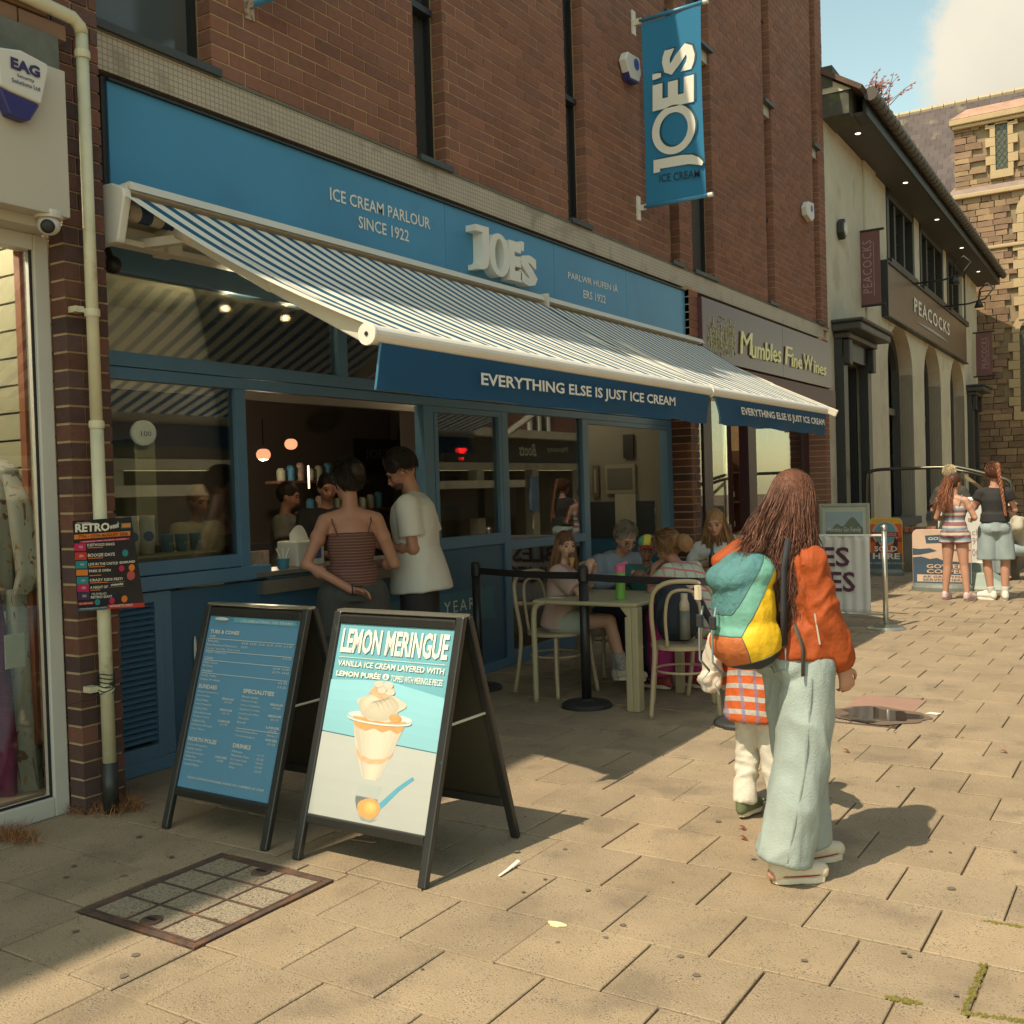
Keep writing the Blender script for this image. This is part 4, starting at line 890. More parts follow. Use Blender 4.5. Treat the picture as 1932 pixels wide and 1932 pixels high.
# display shelves with bottles, price board
def bottle(c, s_=1, m=None, par=None, lab=None):
    t_ = thing('bottle', lab or 'dark wine bottle on the shelf inside the wine shop', 'bottle', c, 'wine bottles on display')
    MB().lathe(c, [(.038*s_, 0), (.04*s_, .01), (.04*s_, .19*s_), (.03*s_, .22*s_), (.014*s_, .25*s_), (.014*s_, .31*s_)], 12).build('glass', m, t_, smooth=True)
    MB().lathe(c+Vector((0, 0, .06*s_)), [(.041*s_, 0), (.041*s_, .08*s_)], 12).build('label', wt, t_); return t_
mb_ = [mat('bottle_green', (.02, .05, .03), .15), mat('bottle_amber', (.12, .05, .02), .15), mat('bottle_blue', (.02, .04, .12), .15)]
for k, (x0, x1, xx) in enumerate(((655, 735, -5.6), (740, 830, -5.7), (965, 1095, -5.5))):
    t_ = thing('display_shelf', 'wooden display shelf of bottles in the wine shop, %s' % ('left in the doorway', 'right in the doorway', 'behind the price board window')[k], 'shelf', (xx, wy(D3((x0+x1)/2), xx), 0), 'wooden display shelves')
    a, b_ = wy(D3(x0), xx), wy(D3(x1), xx); m_wd = mat('shelf_wood', (.16, .07, .04), .6, var=.2, vs=10)
    for j, z in enumerate((.4, .85, 1.3, 1.75)): q = MB().box((xx-.3, a, z), (xx, b_, z+.03)); q.build('shelf_board', m_wd, t_)
    q = MB(); q.box((xx-.3, a-.02, 0), (xx, a, 2.1)); q.build('side', m_wd, t_); q = MB(); q.box((xx-.3, b_, 0), (xx, b_+.02, 2.1)); q.build('side', m_wd, t_)
    q = MB().box((xx-.32, a, 0), (xx-.3, b_, 2.1)); q.build('back', m_wd, t_)
    for j, z in enumerate((.88, 1.33)):
        for i in range(3 if k == 2 else 2): bottle(Vector((xx-.1, a+(b_-a)*(i+.6)/(3.2 if k == 2 else 2.2), z+.005)), 1, mb_[(i+j+k) % 3], lab='%s wine bottle, %s on the %s shelf of the %s' % (('green', 'amber', 'blue')[(i+j+k) % 3], ('first', 'second', 'third')[i], ('middle', 'upper')[j], ('unit left in the doorway', 'unit right in the doorway', 'unit behind the price board window')[k]))
XB_ = -5.20; pb_ = thing('price_board', 'pale price board with faint red writing in the wine shop window', 'sign', (XB_, wy(D3(1300), XB_), 1.2))
y0_, y1_ = wy(D3(1060), XB_), wy(D3(1535), XB_); q = MB().box((XB_-.02, y0_, 1.32), (XB_, y1_, 2.72)); q.build('board', mat('priceboard', (.34, .36, .24), .6, var=.08), pb_)
m_red = mat('faded_red', (.30, .10, .10), .7)
for body, pa, pb2, h in (('£9.95 each', (1112, 655), (1478, 640), .13), ('2 for £18', (1100, 785), (1420, 770), .13), ('6 for £50', (1100, 915), (1420, 900), .13)):
    a, b_ = P(*Q3(*pa), x=XB_+.005), P(*Q3(*pb2), x=XB_+.005); tex_y(body, a.y, a.z, b_.y, b_.z, h, XB_+.005, m_red, pb_)
for i, (xx_, m) in enumerate(((1000, wt), (1050, wt), (1110, rd), (1175, wt), (1235, flat(150, 50, 40)), (1310, wt), (1365, rd), (1430, flat(60, 90, 70)), (1480, wt))):
    a = P(*Q3(xx_, 245), x=-5.17); b_ = P(*Q3(xx_+55, 250), x=-5.17); c_ = P(*Q3(xx_+25, 245+170+60*(i % 3)), x=-5.17); q = MB(); q.poly([a, b_, c_]); o = q.build('pennant', m, None, solid=.002)
    tag(o, '%s bunting pennant in the wine shop window, %s from the left' % (('cream', 'cream', 'red', 'cream', 'brown', 'cream', 'red', 'green', 'cream')[i], ('first', 'second', 'third', 'fourth', 'fifth', 'sixth', 'seventh', 'eighth', 'last')[i]), 'bunting', 'bunting pennants in the wine shop window')
# ============================================================ white rendered building with arches
u_ = Vector((-.02, 1, 0)).normalized(); n_ = Vector((u_.y, -u_.x, 0)); O_ = Vector((-4.93, 17.7, 0))
def W(s_, n0, z): return O_+u_*s_+n_*n0+Vector((0, 0, z))
def PPs(p, off=0):
    d = Vector(CM@_ray(*p)); C_ = Vector(CAMP); t = ((O_+n_*off-C_).dot(n_))/(d.dot(n_)); q_ = C_+d*t; return (q_-O_).dot(u_), q_.z
class FB(MB):
    def fb(s, s0, s1, n0, n1, z0, z1): return s.obox(W((s0+s1)/2, (n0+n1)/2, (z0+z1)/2), u_*(s1-s0)/2, n_*(n1-n0)/2, Vector((0, 0, (z1-z0)/2)))
wb = thing('rendered_building', 'cream rendered building with arched openings, dark leaded windows and deep eaves', 'building', O_+u_*9)
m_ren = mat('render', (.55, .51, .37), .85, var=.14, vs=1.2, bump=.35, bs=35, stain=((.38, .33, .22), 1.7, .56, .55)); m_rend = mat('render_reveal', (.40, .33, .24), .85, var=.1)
m_bd = mat('bronze_dark', (.022, .023, .020), .5, var=.15)
ARC = [(4.85, 7.55), (9.0, 11.4), (12.95, 15.55)]; LEN = 18.6
f = FB(); prev = 0; zc = 7.75
segs = [(0, .55), (2.45, 4.85), (7.55, 9.0), (11.4, 12.95), (15.55, 16.2), (17.4, LEN)]
for a, b_ in segs: f.fb(a, b_, -.5, 0, 0, 4.0)
f.fb(.55, 2.45, -.5, 0, 3.75, 4.0); f.fb(16.2, 17.4, -.5, 0, 3.75, 4.0)
f.fb(0, 4.85, -.5, 0, 4.0, zc); f.fb(15.55, LEN, -.5, 0, 4.0, zc); f.fb(4.85, 15.55, -.5, 0, 5.05, 6.14)
for a, b_ in ((7.55, 9.0), (11.4, 12.95)): f.fb(a, b_, -.5, 0, 4.0, 5.05)
WIN = [(5.0, 8.0), (8.75, 12.1), (12.75, 16.1)]
f.fb(8.0, 8.75, -.5, 0, 6.14, zc); f.fb(12.1, 12.75, -.5, 0, 6.14, zc); f.fb(4.85, 5.0, -.5, 0, 6.14, zc)
f.fb(2.9, 3.9, 0, .04, 0, zc)
f.fb(0, LEN, -6, -5.9, 0, zc); f.fb(LEN-.3, LEN, -6, -.5, 0, zc); f.fb(0, .3, -6, -.5, 0, zc)
f.build('wall', m_ren, wb)
for a, b_ in ARC:   # arch heads: spandrel fill with semicircular cut
    c = (a+b_)/2; rx = (b_-a)/2; rz = 1.0; zs = 4.0; q = MB(); K = 20
    pt = [(c-rx*math.cos(math.pi*k/K), zs+rz*math.sin(math.pi*k/K)*.97) for k in range(K+1)]
    for k in range(K):
        (s0, z0_), (s1, z1_) = pt[k], pt[k+1]; zt_ = 5.05
        q.quad(W(s0, 0, z0_), W(s1, 0, z1_), W(s1, 0, zt_), W(s0, 0, zt_)); 
    q.build('arch_head', m_ren, wb); q = MB()
    for k in range(K): (s0, z0_), (s1, z1_) = pt[k], pt[k+1]; q.quad(W(s0, 0, z0_), W(s0, -.5, z0_), W(s1, -.5, z1_), W(s1, 0, z1_))
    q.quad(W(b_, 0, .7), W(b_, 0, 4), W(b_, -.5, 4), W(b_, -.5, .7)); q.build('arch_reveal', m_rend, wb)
    # frame and pane
    q = MB(); po = pt; pin = [(c-(rx-.28)*math.cos(math.pi*k/K), zs+(rz-.22)*math.sin(math.pi*k/K)*.97) for k in range(K+1)]
    path_o = [(a, .75)]+po+[(b_, .75)]; path_i = [(a+.28, .75)]+pin+[(b_-.28, .75)]
    for k in range(len(path_o)-1):
        (s0, z0_), (s1, z1_) = path_o[k], path_o[k+1]; (t0, y0_2), (t1, y1_2) = path_i[k], path_i[k+1]
        q.quad(W(s0, -.30, z0_), W(s1, -.30, z1_), W(t1, -.30, y1_2), W(t0, -.30, y0_2)); q.quad(W(t0, -.30, y0_2), W(t1, -.30, y1_2), W(t1, -.42, y1_2), W(t0, -.42, y0_2))
    af = q.build('arch_window', m_bd, wb); q = FB(); q.fb(a+.28, b_-.28, -.43, -.34, 3.05, 3.2); q.build('transom', mat('bronze_rail', (.09, .07, .055), .5), af)
    q = FB(); q.fb(a+.2, b_-.2, -.46, -.45, .75, 4.8); q.build('pane', glass('shop_pane', (.25, .27, .25), .2), af)
    q = FB(); q.fb(a+.1, b_-.1, -.9, -.88, .0, 5.0); q.build('blind', mat('blind', (.03, .03, .028), .8), af)
    q = FB(); q.fb(a-.1, b_+.1, -.4, .12, .55, .72); q.build('sill', mat('stone_dark', (.10, .10, .09), .8), af)
q = FB(); 
for a, b_ in ARC: q.fb(a, b_, -.5, -.02, 0, .55)
q.build('plinth', mat('render_grey', (.28, .27, .22), .9), wb)
# shop displays seen in first arch
for i, (z, h, m) in enumerate(((2.35, .25, flat(120, 60, 80)), (2.0, .2, flat(60, 80, 110)), (1.5, .3, flat(110, 130, 150)))):
    q = FB(); q.fb(5.2, 6.6, -.8, -.7, z, z+h); tag(q.build('shop_display', m, None), ('plum', 'navy', 'grey blue')[i]+' goods on a shelf behind the glass of the nearest arch', 'display')
# portals
for k, (a, b_, x1) in enumerate(((.45, 2.55, 1), (16.1, 17.5, .7))):
    t_ = wb; q = FB(); q.fb(a, a+.28, 0, .16, 0, 3.75); q.fb(b_-.28, b_, 0, .16, 0, 3.75); q.fb(a, b_, 0, .14, 3.72, 4.05)
    q.build('portal', mat('portal_black', (.028, .03, .028), .45, var=.2, stain=((.4, .38, .3), 30, .68, .7)), t_)
    q = FB(); q.fb(a-.05, b_+.05, 0, .28, 4.05, 4.16); q.fb(a-.16, b_+.16, 0, .5, 4.16, 4.30); q.fb(a-.2, b_+.2, 0, .55, 4.30, 4.36); q.build('cornice', mat('portal_cornice', (.05, .05, .045), .5), t_, bevel=.03)
    q = FB(); q.fb(a+.28, a+.40, -.3, -.05, 0, 3.7); q.fb(b_-.4, b_-.28, -.3, -.05, 0, 3.7); q.fb(a+.4, b_-.4, -.45, -.40, 0, 3.72); q.build('door', mat('door_dark', (.02, .02, .02), .5), t_)
    for s_ in (a, b_-.28): q = FB(); q.fb(s_+.02, s_+.26, .14, .26, 3.6, 4.04); q.build('console', m_bd, t_, bevel=.02)
# fascia
pf_ = thing('peacocks_fascia', 'brown bronze fascia with pale capital letters over the arches', 'sign', W(10, .08, 5)); pf_.name = 'store_fascia'
m_brf = mat('bronze_fascia', (.115, .075, .045), .35, var=.05, vs=.8, spec=.6)
q = FB(); q.fb(4.4, 15.5, .0, .10, 4.97, 6.05); q.build('board', m_brf, pf_); q = FB(); q.fb(4.35, 15.55, .0, .14, 4.93, 4.965); q.fb(4.35, 15.55, .0, .14, 6.052, 6.09); q.fb(4.35, 4.395, 0, .14, 4.965, 6.052); q.build('trim', m_bd, pf_)
text('PEACOCKS', W(7.3, .115, 5.40), u_*5.0, Vector((0, 0, .34)), mat('pale_letter', (.80, .78, .64), .5), pf_, bold=.02, font_space=1.2)
K = 16; q = MB()
for k in range(K):
    f0, f1 = k/K, (k+1)/K; fz = lambda t: (W(7.4+4.9*t, .113, 5.20+.07*math.sin(math.pi*t)-.0), W(7.4+4.9*t, .113, 5.20-.0-.04*math.sin(math.pi*t)*0+.0))
    a, b_ = fz(f0); c, d = fz(f1); q.quad(b_, d, c, a)
q.build('swoosh', mat('swoosh', (.33, .38, .40), .5), pf_)
# upper windows
for i, (a, b_) in enumerate(WIN):
    q = FB(); q.fb(a, a+.22, -.25, .02, 6.14, zc); q.fb(b_-.22, b_, -.25, .02, 6.14, zc); q.fb(a, b_, -.25, .02, 7.55, zc); q.fb(a, b_, -.25, .10, 6.10, 6.24)
    m_ = 2 if i else 2
    for j in range(1, 3): s_ = a+(b_-a)*j/3; q.fb(s_-.08, s_+.08, -.25, -.02, 6.24, 7.55)
    w_ = q.build('window', m_bd, wb)
    q = FB(); q.fb(a+.2, b_-.2, -.18, -.16, 6.24, 7.55); q.build('pane', mat('leaded_pane', (.07, .07, .055), .08, spec=.8), w_)
    q = FB(); n1 = 9
    for j in range(n1): s_ = a+.25+(b_-a-.5)*j/(n1-1); q.fb(s_-.012, s_+.012, -.16, -.145, 6.24, 7.55)
    for j in range(5): z = 6.3+j*.28; q.fb(a+.22, b_-.22, -.16, -.14, z-.01, z+.01)
    q.build('leading', m_bd, w_, kind='stuff')
# eaves, gutter, roof
q = FB(); q.fb(.35, LEN+.4, -.02, .62, zc+.001, zc+.06); q.build('soffit', mat('soffit_dark', (.05, .046, .04), .6), wb)
q = FB(); q.fb(.35, LEN+.4, .60, .66, zc, 8.02); q.build('fascia_board', m_bd, wb)
q = FB(); q.fb(.0, .9, -.6, .45, 7.72, 8.2); q.fb(-.05, .5, -1.5, .2, 8.2, 8.55); q.build('kneeler', mat('mossy', (.07, .07, .055), .8, stain=((.12, .14, .05), 8, .55, .7)), wb)
gp = [W(.2, .76, 8.03), W(LEN+.45, .76, 8.03)]; q = MB(); K = 60
for k in range(K): a_ = gp[0].lerp(gp[1], k/K); b2 = gp[0].lerp(gp[1], (k+.97)/K); q.tube([a_, a_.lerp(b2, .12), a_.lerp(b2, .13), b2], [.115, .115, .10, .10], 12)
q.build('gutter', mat('gutter', (.075, .065, .05), .6, var=.2, vs=3), wb, kind='stuff')
q = MB(); q.quad(W(-.1, .70, 8.10), W(LEN+.5, .70, 8.10), W(LEN+.5, -4.2, 11.2), W(-.1, -4.2, 11.2)); q.quad(W(-.1, -4.2, 11.2), W(LEN+.5, -4.2, 11.2), W(LEN+.5, -9, 8.1), W(-.1, -9, 8.1)); q.build('roof', mat('brown_tiles', (.11, .07, .05), .9, var=.3, vs=5, bump=.5), wb, solid=.08)
q = MB(); q.poly([W(-.02, .5, 8.1), W(-.02, -4.2, 11.1), W(-.02, -9, 8.1)]); q.build('gable', m_ren, wb)
for k, (zx, zy) in enumerate(((993, 757), (1262, 1035), (1440, 1243), (1580, 1403), (1674, 1537))):
    p = P(*R3(zx, zy), z=zc-.005); t_ = thing('eaves_downlight', 'small lit downlight in the dark eaves, number %s from the brick building' % ('one', 'two', 'three', 'four', 'five')[k], 'light', p, 'eaves downlights')
    MB().lathe(p, [(.05, 0), (.05, .006)], 12).build('lamp', mat('lamp_white', (.9, .9, .8), .5, emit=((1, .95, .8), .8)), t_)
# valerian growing in the gutter
gw = P(*R3(1075, 560), y=19.3); q = MB(); r2 = random.Random(4)
for k in range(40):
    b0 = gw+Vector((r2.gauss(0, .1), r2.gauss(0, .2), -.1)); e = b0+Vector((r2.gauss(0, .2), r2.gauss(.1, .22), r2.uniform(.12, .48))); q.tube([b0, b0.lerp(e, .6)+Vector((0, 0, .05)), e], [.008, .006, .003], 4)
    for j in range(5): p = b0.lerp(e, .5+.5*j/5)+Vector((r2.gauss(0, .03), r2.gauss(0, .05), 0)); q.quad(p, p+Vector((.03, .01, .02)), p+Vector((.02, .03, .05)), p+Vector((-.02, .02, .03)))
gp_ = q.build('gutter_plant', mat('pinkplant', (.22, .09, .07), .9, var=.4, vs=20), None, kind='stuff'); gp_['label'] = 'reddish wild plant growing out of the gutter'
# hanging store banners
def small_banner(corn, y, lab, txt):
    c = [P(*p, y=y) for p in corn]; t_ = thing('hanging_banner', lab, 'banner', (c[0].x-.1, y, c[3].z), 'dusky pink banners on the rendered building')
    x0, x1 = c[0].x, c[1].x; z1, z0_ = c[0].z, c[3].z
    q = MB().box((x0, y-.01, z0_), (x1, y+.01, z1)); q.build('cloth', mat('pink_banner', (.16, .070, .066), .7, var=.05), t_)
    for z in (z1+.02, z0_-.02): q = MB().tube([(x0-.35, y, z), (x1+.08, y, z)], .025, 8); q.lathe((x0-.36, y, z), [(.07, 0), (.07, .05)], 12, (1, 0, 0)); q.build('rod', m_bd, t_)
    if txt: text('PEACOCKS', ((x0+x1)/2+.10, y-.013, z0_+.22), (0, 0, (z1-z0_)*.72), (-.17, 0, 0), mat('banner_letter', (.34, .22, .19), .6), t_, font_space=1.15)
    q = MB().box(((x0+x1)/2+.13, y-.013, z0_+.15), ((x0+x1)/2+.14, y-.012, z1-.2)); q.build('line', mat('banner_letter', (.34, .22, .19)), t_)
small_banner([R3(962, 1325), R3(1115, 1312), R3(1122, 1725), R3(972, 1733)], 20.3, 'dusky pink vertical banner near the brick building corner', True)
small_banner([Q4(1440, 212), Q4(1605, 205), Q4(1615, 632), Q4(1450, 645)], 35.3, 'dusky pink vertical banner at the far end near the church', True)
ab = thing('alarm_box', 'black hexagonal alarm box on the cream rendered wall', 'alarm box', W(1.2, 0, 5.8)); s0, z0_ = PPs(R3(882, 1300)); q = MB(); q.prism([W(s0+math.cos(k*math.pi/3+.5)*.16, 0, z0_+math.sin(k*math.pi/3+.5)*.19) for k in range(6)], n_*.12); q.build('case', m_bd, ab, bevel=.02); q = MB(); q.prism([W(s0+.0+math.cos(k*math.pi/3+.5)*.10, .12, z0_+math.sin(k*math.pi/3+.5)*.12) for k in range(6)], n_*.02); q.build('face', m_cream, ab)
for k, (zx, zy) in enumerate(((1310, 1605), (1475, 1735))):
    s0, z0_ = PPs(R3(zx, zy), .1); t_ = thing('swan_neck_lamp', 'black swan neck lamp over the brown fascia, the %s one' % ('nearer', 'farther')[k], 'lamp', W(s0, .1, z0_), 'swan neck lamps')
    arc = [W(s0, .1, z0_), W(s0+.1, .7, z0_+.02), W(s0+.1, 1.1, z0_+.1), W(s0+.1, 1.3, z0_+.35), W(s0+.1, 1.15, z0_+.5), W(s0+.1, .98, z0_+.35), W(s0+.1, .95, z0_+.1)]
    MB().tube(arc, .022, 8).build('neck', m_bd, t_, smooth=True); MB().lathe(arc[-1], [(.12, -.2), (.08, -.1), (.03, 0)], 14).build('shade', m_bd, t_, smooth=True)

# ============================================================ church
m_stone = mat('church_stone', (.27, .185, .10), .9, var=.25, vs=2.5, bump=.9, bs=14, rnd=.28, hue=(.19, .115, .075)); m_dress = mat('dressed_stone', (.42, .31, .17), .8, var=.12, vs=3, bump=.3)
ch = thing('church', 'sunlit stone church tower with slate roof behind the rendered building', 'church', (-4, 38, 0))
YC = 38.0; xt = -6.05; 
q = MB(); q.box((xt-.1, YC+.05, 0), (1.5, YC+6, 13.35)); q.box((xt-.3, YC-.0, 0), (1.5, YC+.05, 11.0)); q.box((-14, YC+3, 0), (xt, YC+3.3, 9)); q.build('wall', mat('stone_mortar', (.26, .2, .12), .95), ch)
WN = [(-4.86, -4.48, 11.75, 13.25), (-4.05, -2.9, 7.0, 10.3), (-4.25, -3.35, 3.7, 6.3)]
stones = []; z = 0; r2 = random.Random(8)
while z < 13.3:
    h = r2.uniform(.14, .24); x = xt-(.35 if z < 11 else .08)
    while x < 1.4:
        w = r2.uniform(.22, .6)
        if not any(x+w > a-.22 and x < b_+.22 and z+h > c-.1 and z < d+.2 for a, b_, c, d in WN): stones.append((x, w, z, h))
        x += w+.02
    z += h+.02
stones.sort(key=lambda s_: (s_[0] > -3.4)+(s_[2] < 3.5))
smesh = []
for k in range(8):
    bm_ = bmesh.new(); bmesh.ops.create_cube(bm_, size=1)
    bmesh.ops.subdivide_edges(bm_, edges=bm_.edges[:], cuts=1)
    for v in bm_.verts:
        f_ = 1 if max(abs(v.co.x), abs(v.co.z)) > .45 and v.co.y < 0 else 0
        if v.co.y < 0: v.co += Vector((r2.uniform(-.03, .03), (.25 if f_ else r2.uniform(-.35, 0)), r2.uniform(-.06, .06)))
    me = bpy.data.meshes.new('stone'); bm_.to_mesh(me); bm_.free(); me.materials.append(m_stone); smesh.append(me)
big_ = MB()
for i, (x, w, z, h) in enumerate(stones):
    yy = YC-(.06 if z < 11 else .0)
    if i < 290: piece('stone', smesh[i % 8], (x+w/2+4, yy-38, z+h/2), ch, scale=(w, .22, h))
    else:
        i0 = len(big_.v); d = r2.uniform(.03, .1); big_.box((x, yy-d, z), (x+w, yy+.1, z+h), r2.random())
big_.build('stonework', m_stone, ch, kind='stuff')
for z0_, z1_, d, x_ in ((13.3, 13.42, .22, xt-.12), (13.42, 13.62, .30, xt-.2), (10.95, 11.1, .25, xt-.45), (9.15, 9.27, .18, xt-.4)):
    q = MB().box((x_, YC-d, z0_), (1.5, YC+.3, z1_)); q.build('string_course', m_dress, ch, bevel=.03)
q = MB(); q.prism([(xt-.2, YC-.30, 13.62), (1.5, YC-.30, 13.62), (1.5, YC+.1, 14.0), (xt+.3, YC+.1, 14.0)], (0, .5, 0)); q.build('coping', mat('red_coping', (.38, .22, .15), .8, rnd=0, var=.3, vs=3), ch)
q = MB(); q.prism([(xt-.35, YC-.2, 11.1), (1.5, YC-.2, 11.1), (1.5, YC+.05, 11.45), (xt-.1, YC+.05, 11.45)], (0, .3, 0)); q.build('weathering', mat('purple_stone', (.24, .18, .15), .85, var=.2), ch)
for (a, b_, c, d) in WN:
    arched = (a != -4.86); q = MB(); fw = .2 if arched else .16
    z = c-.1; k = 0
    while z < d-(.3 if arched else -.05): h = .3; e = .14 if k % 2 else 0; q.box((a-fw-e, YC-.12, z), (a, YC+.1, z+h-.015)); q.box((b_, YC-.12, z), (b_+fw+e, YC+.1, z+h-.015)); z += h; k += 1
    q.box((a-fw, YC-.16, c-.28), (b_+fw, YC+.1, c-.02))
    if arched:
        cx_ = (a+b_)/2; rr = (b_-a)/2; zc_ = z
        for k in range(9): a0, a1 = math.pi*k/9, math.pi*(k+1)/9; q.prism([(cx_+rr*math.cos(a0), YC-.12, zc_+rr*math.sin(a0)), (cx_+(rr+.24)*math.cos(a0), YC-.12, zc_+(rr+.24)*math.sin(a0)), (cx_+(rr+.24)*math.cos(a1), YC-.12, zc_+(rr+.24)*math.sin(a1)), (cx_+rr*math.cos(a1), YC-.12, zc_+rr*math.sin(a1))], (0, .22, 0))
    else: q.box((a-fw-.05, YC-.12, d), (b_+fw+.05, YC+.1, d+.2)); zc_ = d
    w_ = q.build('window', m_dress, ch)
    q = MB(); q.box((a, YC-.03, c), (b_, YC-.02, zc_))
    if arched: q.poly([(cx_+rr*math.cos(math.pi*k/12), YC-.03, zc_+rr*math.sin(math.pi*k/12)) for k in range(13)])
    q.build('pane', mat('church_glass', (.07, .075, .045), .3, var=.5, vs=14), w_)
    q = MB(); n1 = int((b_-a)/.16)+int((d-c)/.16)
    for k in range(-20, 30):
        for s_ in (1, -1):
            p0 = Vector((a+k*.17 if s_ > 0 else b_-k*.17, YC-.035, c)); L_ = (zc_-c); p1 = p0+Vector((s_*L_*.7, 0, L_)); t0, t1 = 0, 1
            xa, xb = p0.x, p1.x; lo, hi = a, b_
            if s_ > 0: t0 = max(0, (lo-xa)/(xb-xa)); t1 = min(1, (hi-xa)/(xb-xa))
            else: t0 = max(0, (xa-hi)/(xa-xb)); t1 = min(1, (xa-lo)/(xa-xb))
            if t1 > t0+.01: q.bar(p0.lerp(p1, t0), p0.lerp(p1, t1), .014, .01)
    q.build('lead_lattice', m_bd, w_, kind='stuff')
# slate roof: ridge fitted at y = 46
rg0 = P(1668, 221, y=47); rg1 = P(1932, 176, y=47); zr = (rg0.z+rg1.z)/2
m_slate = mat('slate', (.095, .075, .070), .95, var=.12, vs=1, rnd=.18, stain=((.24, .20, .12), 1.2, .58, .5))
q = MB(); q.quad((-30, 39.5, 7.2), (4, 39.5, 7.2), (4, 47, zr), (-30, 47, zr)); q.quad((-30, 47, zr), (4, 47, zr), (4, 54, 7), (-30, 54, 7)); q.build('roof_deck', m_dark, ch)
sd = Vector((0, 7.5, zr-7.2)); L_ = sd.length; sd.normalize(); nn = Vector((0, -sd.z, sd.y)); q = MB(); nrow = int(L_/.32); cnt = 0; mesh_s = None
for k in range(nrow):
    for j in range(int(16/.42)):
        x = -15+j*.42+(.21 if k % 2 else 0); p = Vector((x, 39.5, 7.2))+sd*(k*.32)+nn*.02
        if cnt < 280 and k > nrow*.5 and -11.5 < x < -5.5:
            if mesh_s is None: mesh_s = pmesh('slate', MB().obox((0, 0, 0), (.205, 0, 0), sd*.21, nn*.012), m_slate)
            piece('slate', mesh_s, p+nn*.012*(1)+sd*.16-Vector((-4, 38, 0)), ch, rot=(R(2.0), 0, rs.uniform(-.004, .004))); cnt += 1
        else: q.obox(p+sd*.16+nn*.01, (.205, 0, 0), sd*.20+nn*-.008, nn*.010); q.rn += [rs.random()]*6
q.build('slates', m_slate, ch, kind='stuff')
q = MB(); x = -30
while x < 4: q.tube([(x, 47, zr+.03), (x+.42, 47, zr+.03)], .13, 8); x += .45
q.build('ridge_tiles', mat('ridge', (.42, .34, .22), .8, rnd=0, var=.2), ch, kind='stuff')

# ============================================================ the other side of the street (seen in the glass)
ph = thing('pharmacy', 'chemist shop across the street, seen reflected in the ice cream shop window', 'building', (6.3, 14, 0))
XO = 6.3
def mirror(px, py): p = P(px, py, x=2*XS-XO); return p.y, p.z
y1_, z1_ = mirror(955, 840)
q = MB(); q.box((XO+.3, 2, 5.0), (14, 34, 9.5)); q.build('wall', mat('opp_brick', (.20, .085, .06), .85, var=.2, vs=6), ph)
ym0, zm = mirror(985, 905); zb0 = mirror(1000, 905+70)[1]
zt_ = mirror(1000, 918)[1]; zbm = mirror(1000, 985)[1]
q = MB().box((XO, 4, mirror(1020, 985-15)[1]), (XO+.3, 26, mirror(1020, 922-5)[1])); q.build('fascia', mat('opp_fascia', (.055, .055, .052), .5), ph)
q = MB().box((XO-.35, 4, mirror(1020, 918)[1]), (XO+.3, 26, mirror(1020, 905)[1])); q.build('cornice', m_ren, ph)
# pharmacy and neighbours across the street
q = MB(); q.box((XO, 2, 2.42), (XO+.3, 36, 3.14)); q.build('fascia', mat('opp_fascia', (.055, .058, .055), .5), ph)
q = MB(); q.box((XO-.35, 2, 3.15), (XO+.3, 36, 3.38)); q.build('cornice', m_ren, ph)
q = MB(); q.box((XO-.05, 2, 2.2), (XO+.3, 36, 2.41)); q.box((XO+.25, 2, 3.38), (XO+.3, 36, 5.0)); q.build('lintel', m_ren, ph)
q = MB(); q.box((XO+.2, 2, 3.38), (XO+.5, 36, 9.5)); q.build('upper_wall', mat('opp_brick', (.20, .085, .06), .85), ph)
for y in (8, 15, 22, 27.1, 32):
    q = MB()
    for s_ in (0, .55, 1.1): q.box((XO+.1, y+s_, 3.38), (XO+.2, y+s_+.12, 5.2))
    w_ = q.build('window', m_white, ph); q = MB().box((XO+.15, y+.1, 3.4), (XO+.19, y+1.1, 5.2)); q.build('pane', m_pane, w_)
for y in range(3, 36, 3): q = MB().box((XO, y, 0), (XO+.3, y+.35, 2.2)); q.build('pillar', m_ren, ph)
q = MB().box((XO+.6, 2, 0), (XO+.7, 36, 2.2)); q.build('shop_window', mat('opp_window', (.06, .065, .055), .2, var=.6, vs=1.5), ph)
text('Boots', (XO-.01, 27.24, 2.62), (0, -1.0, 0), (0, 0, .38), m_letter, ph, shear=.3, bold=.02); text('Pharmacy', (XO-.01, 29.2, 2.72), (0, -1.3, 0), (0, 0, .22), m_letter, ph)
q = MB().box((XO-.2, 26.6, .9), (XO-.1, 27.0, 2.0)); q.build('poster_panel', mat('poster_blue', (.12, .2, .32), .5, var=.4, vs=5), ph)
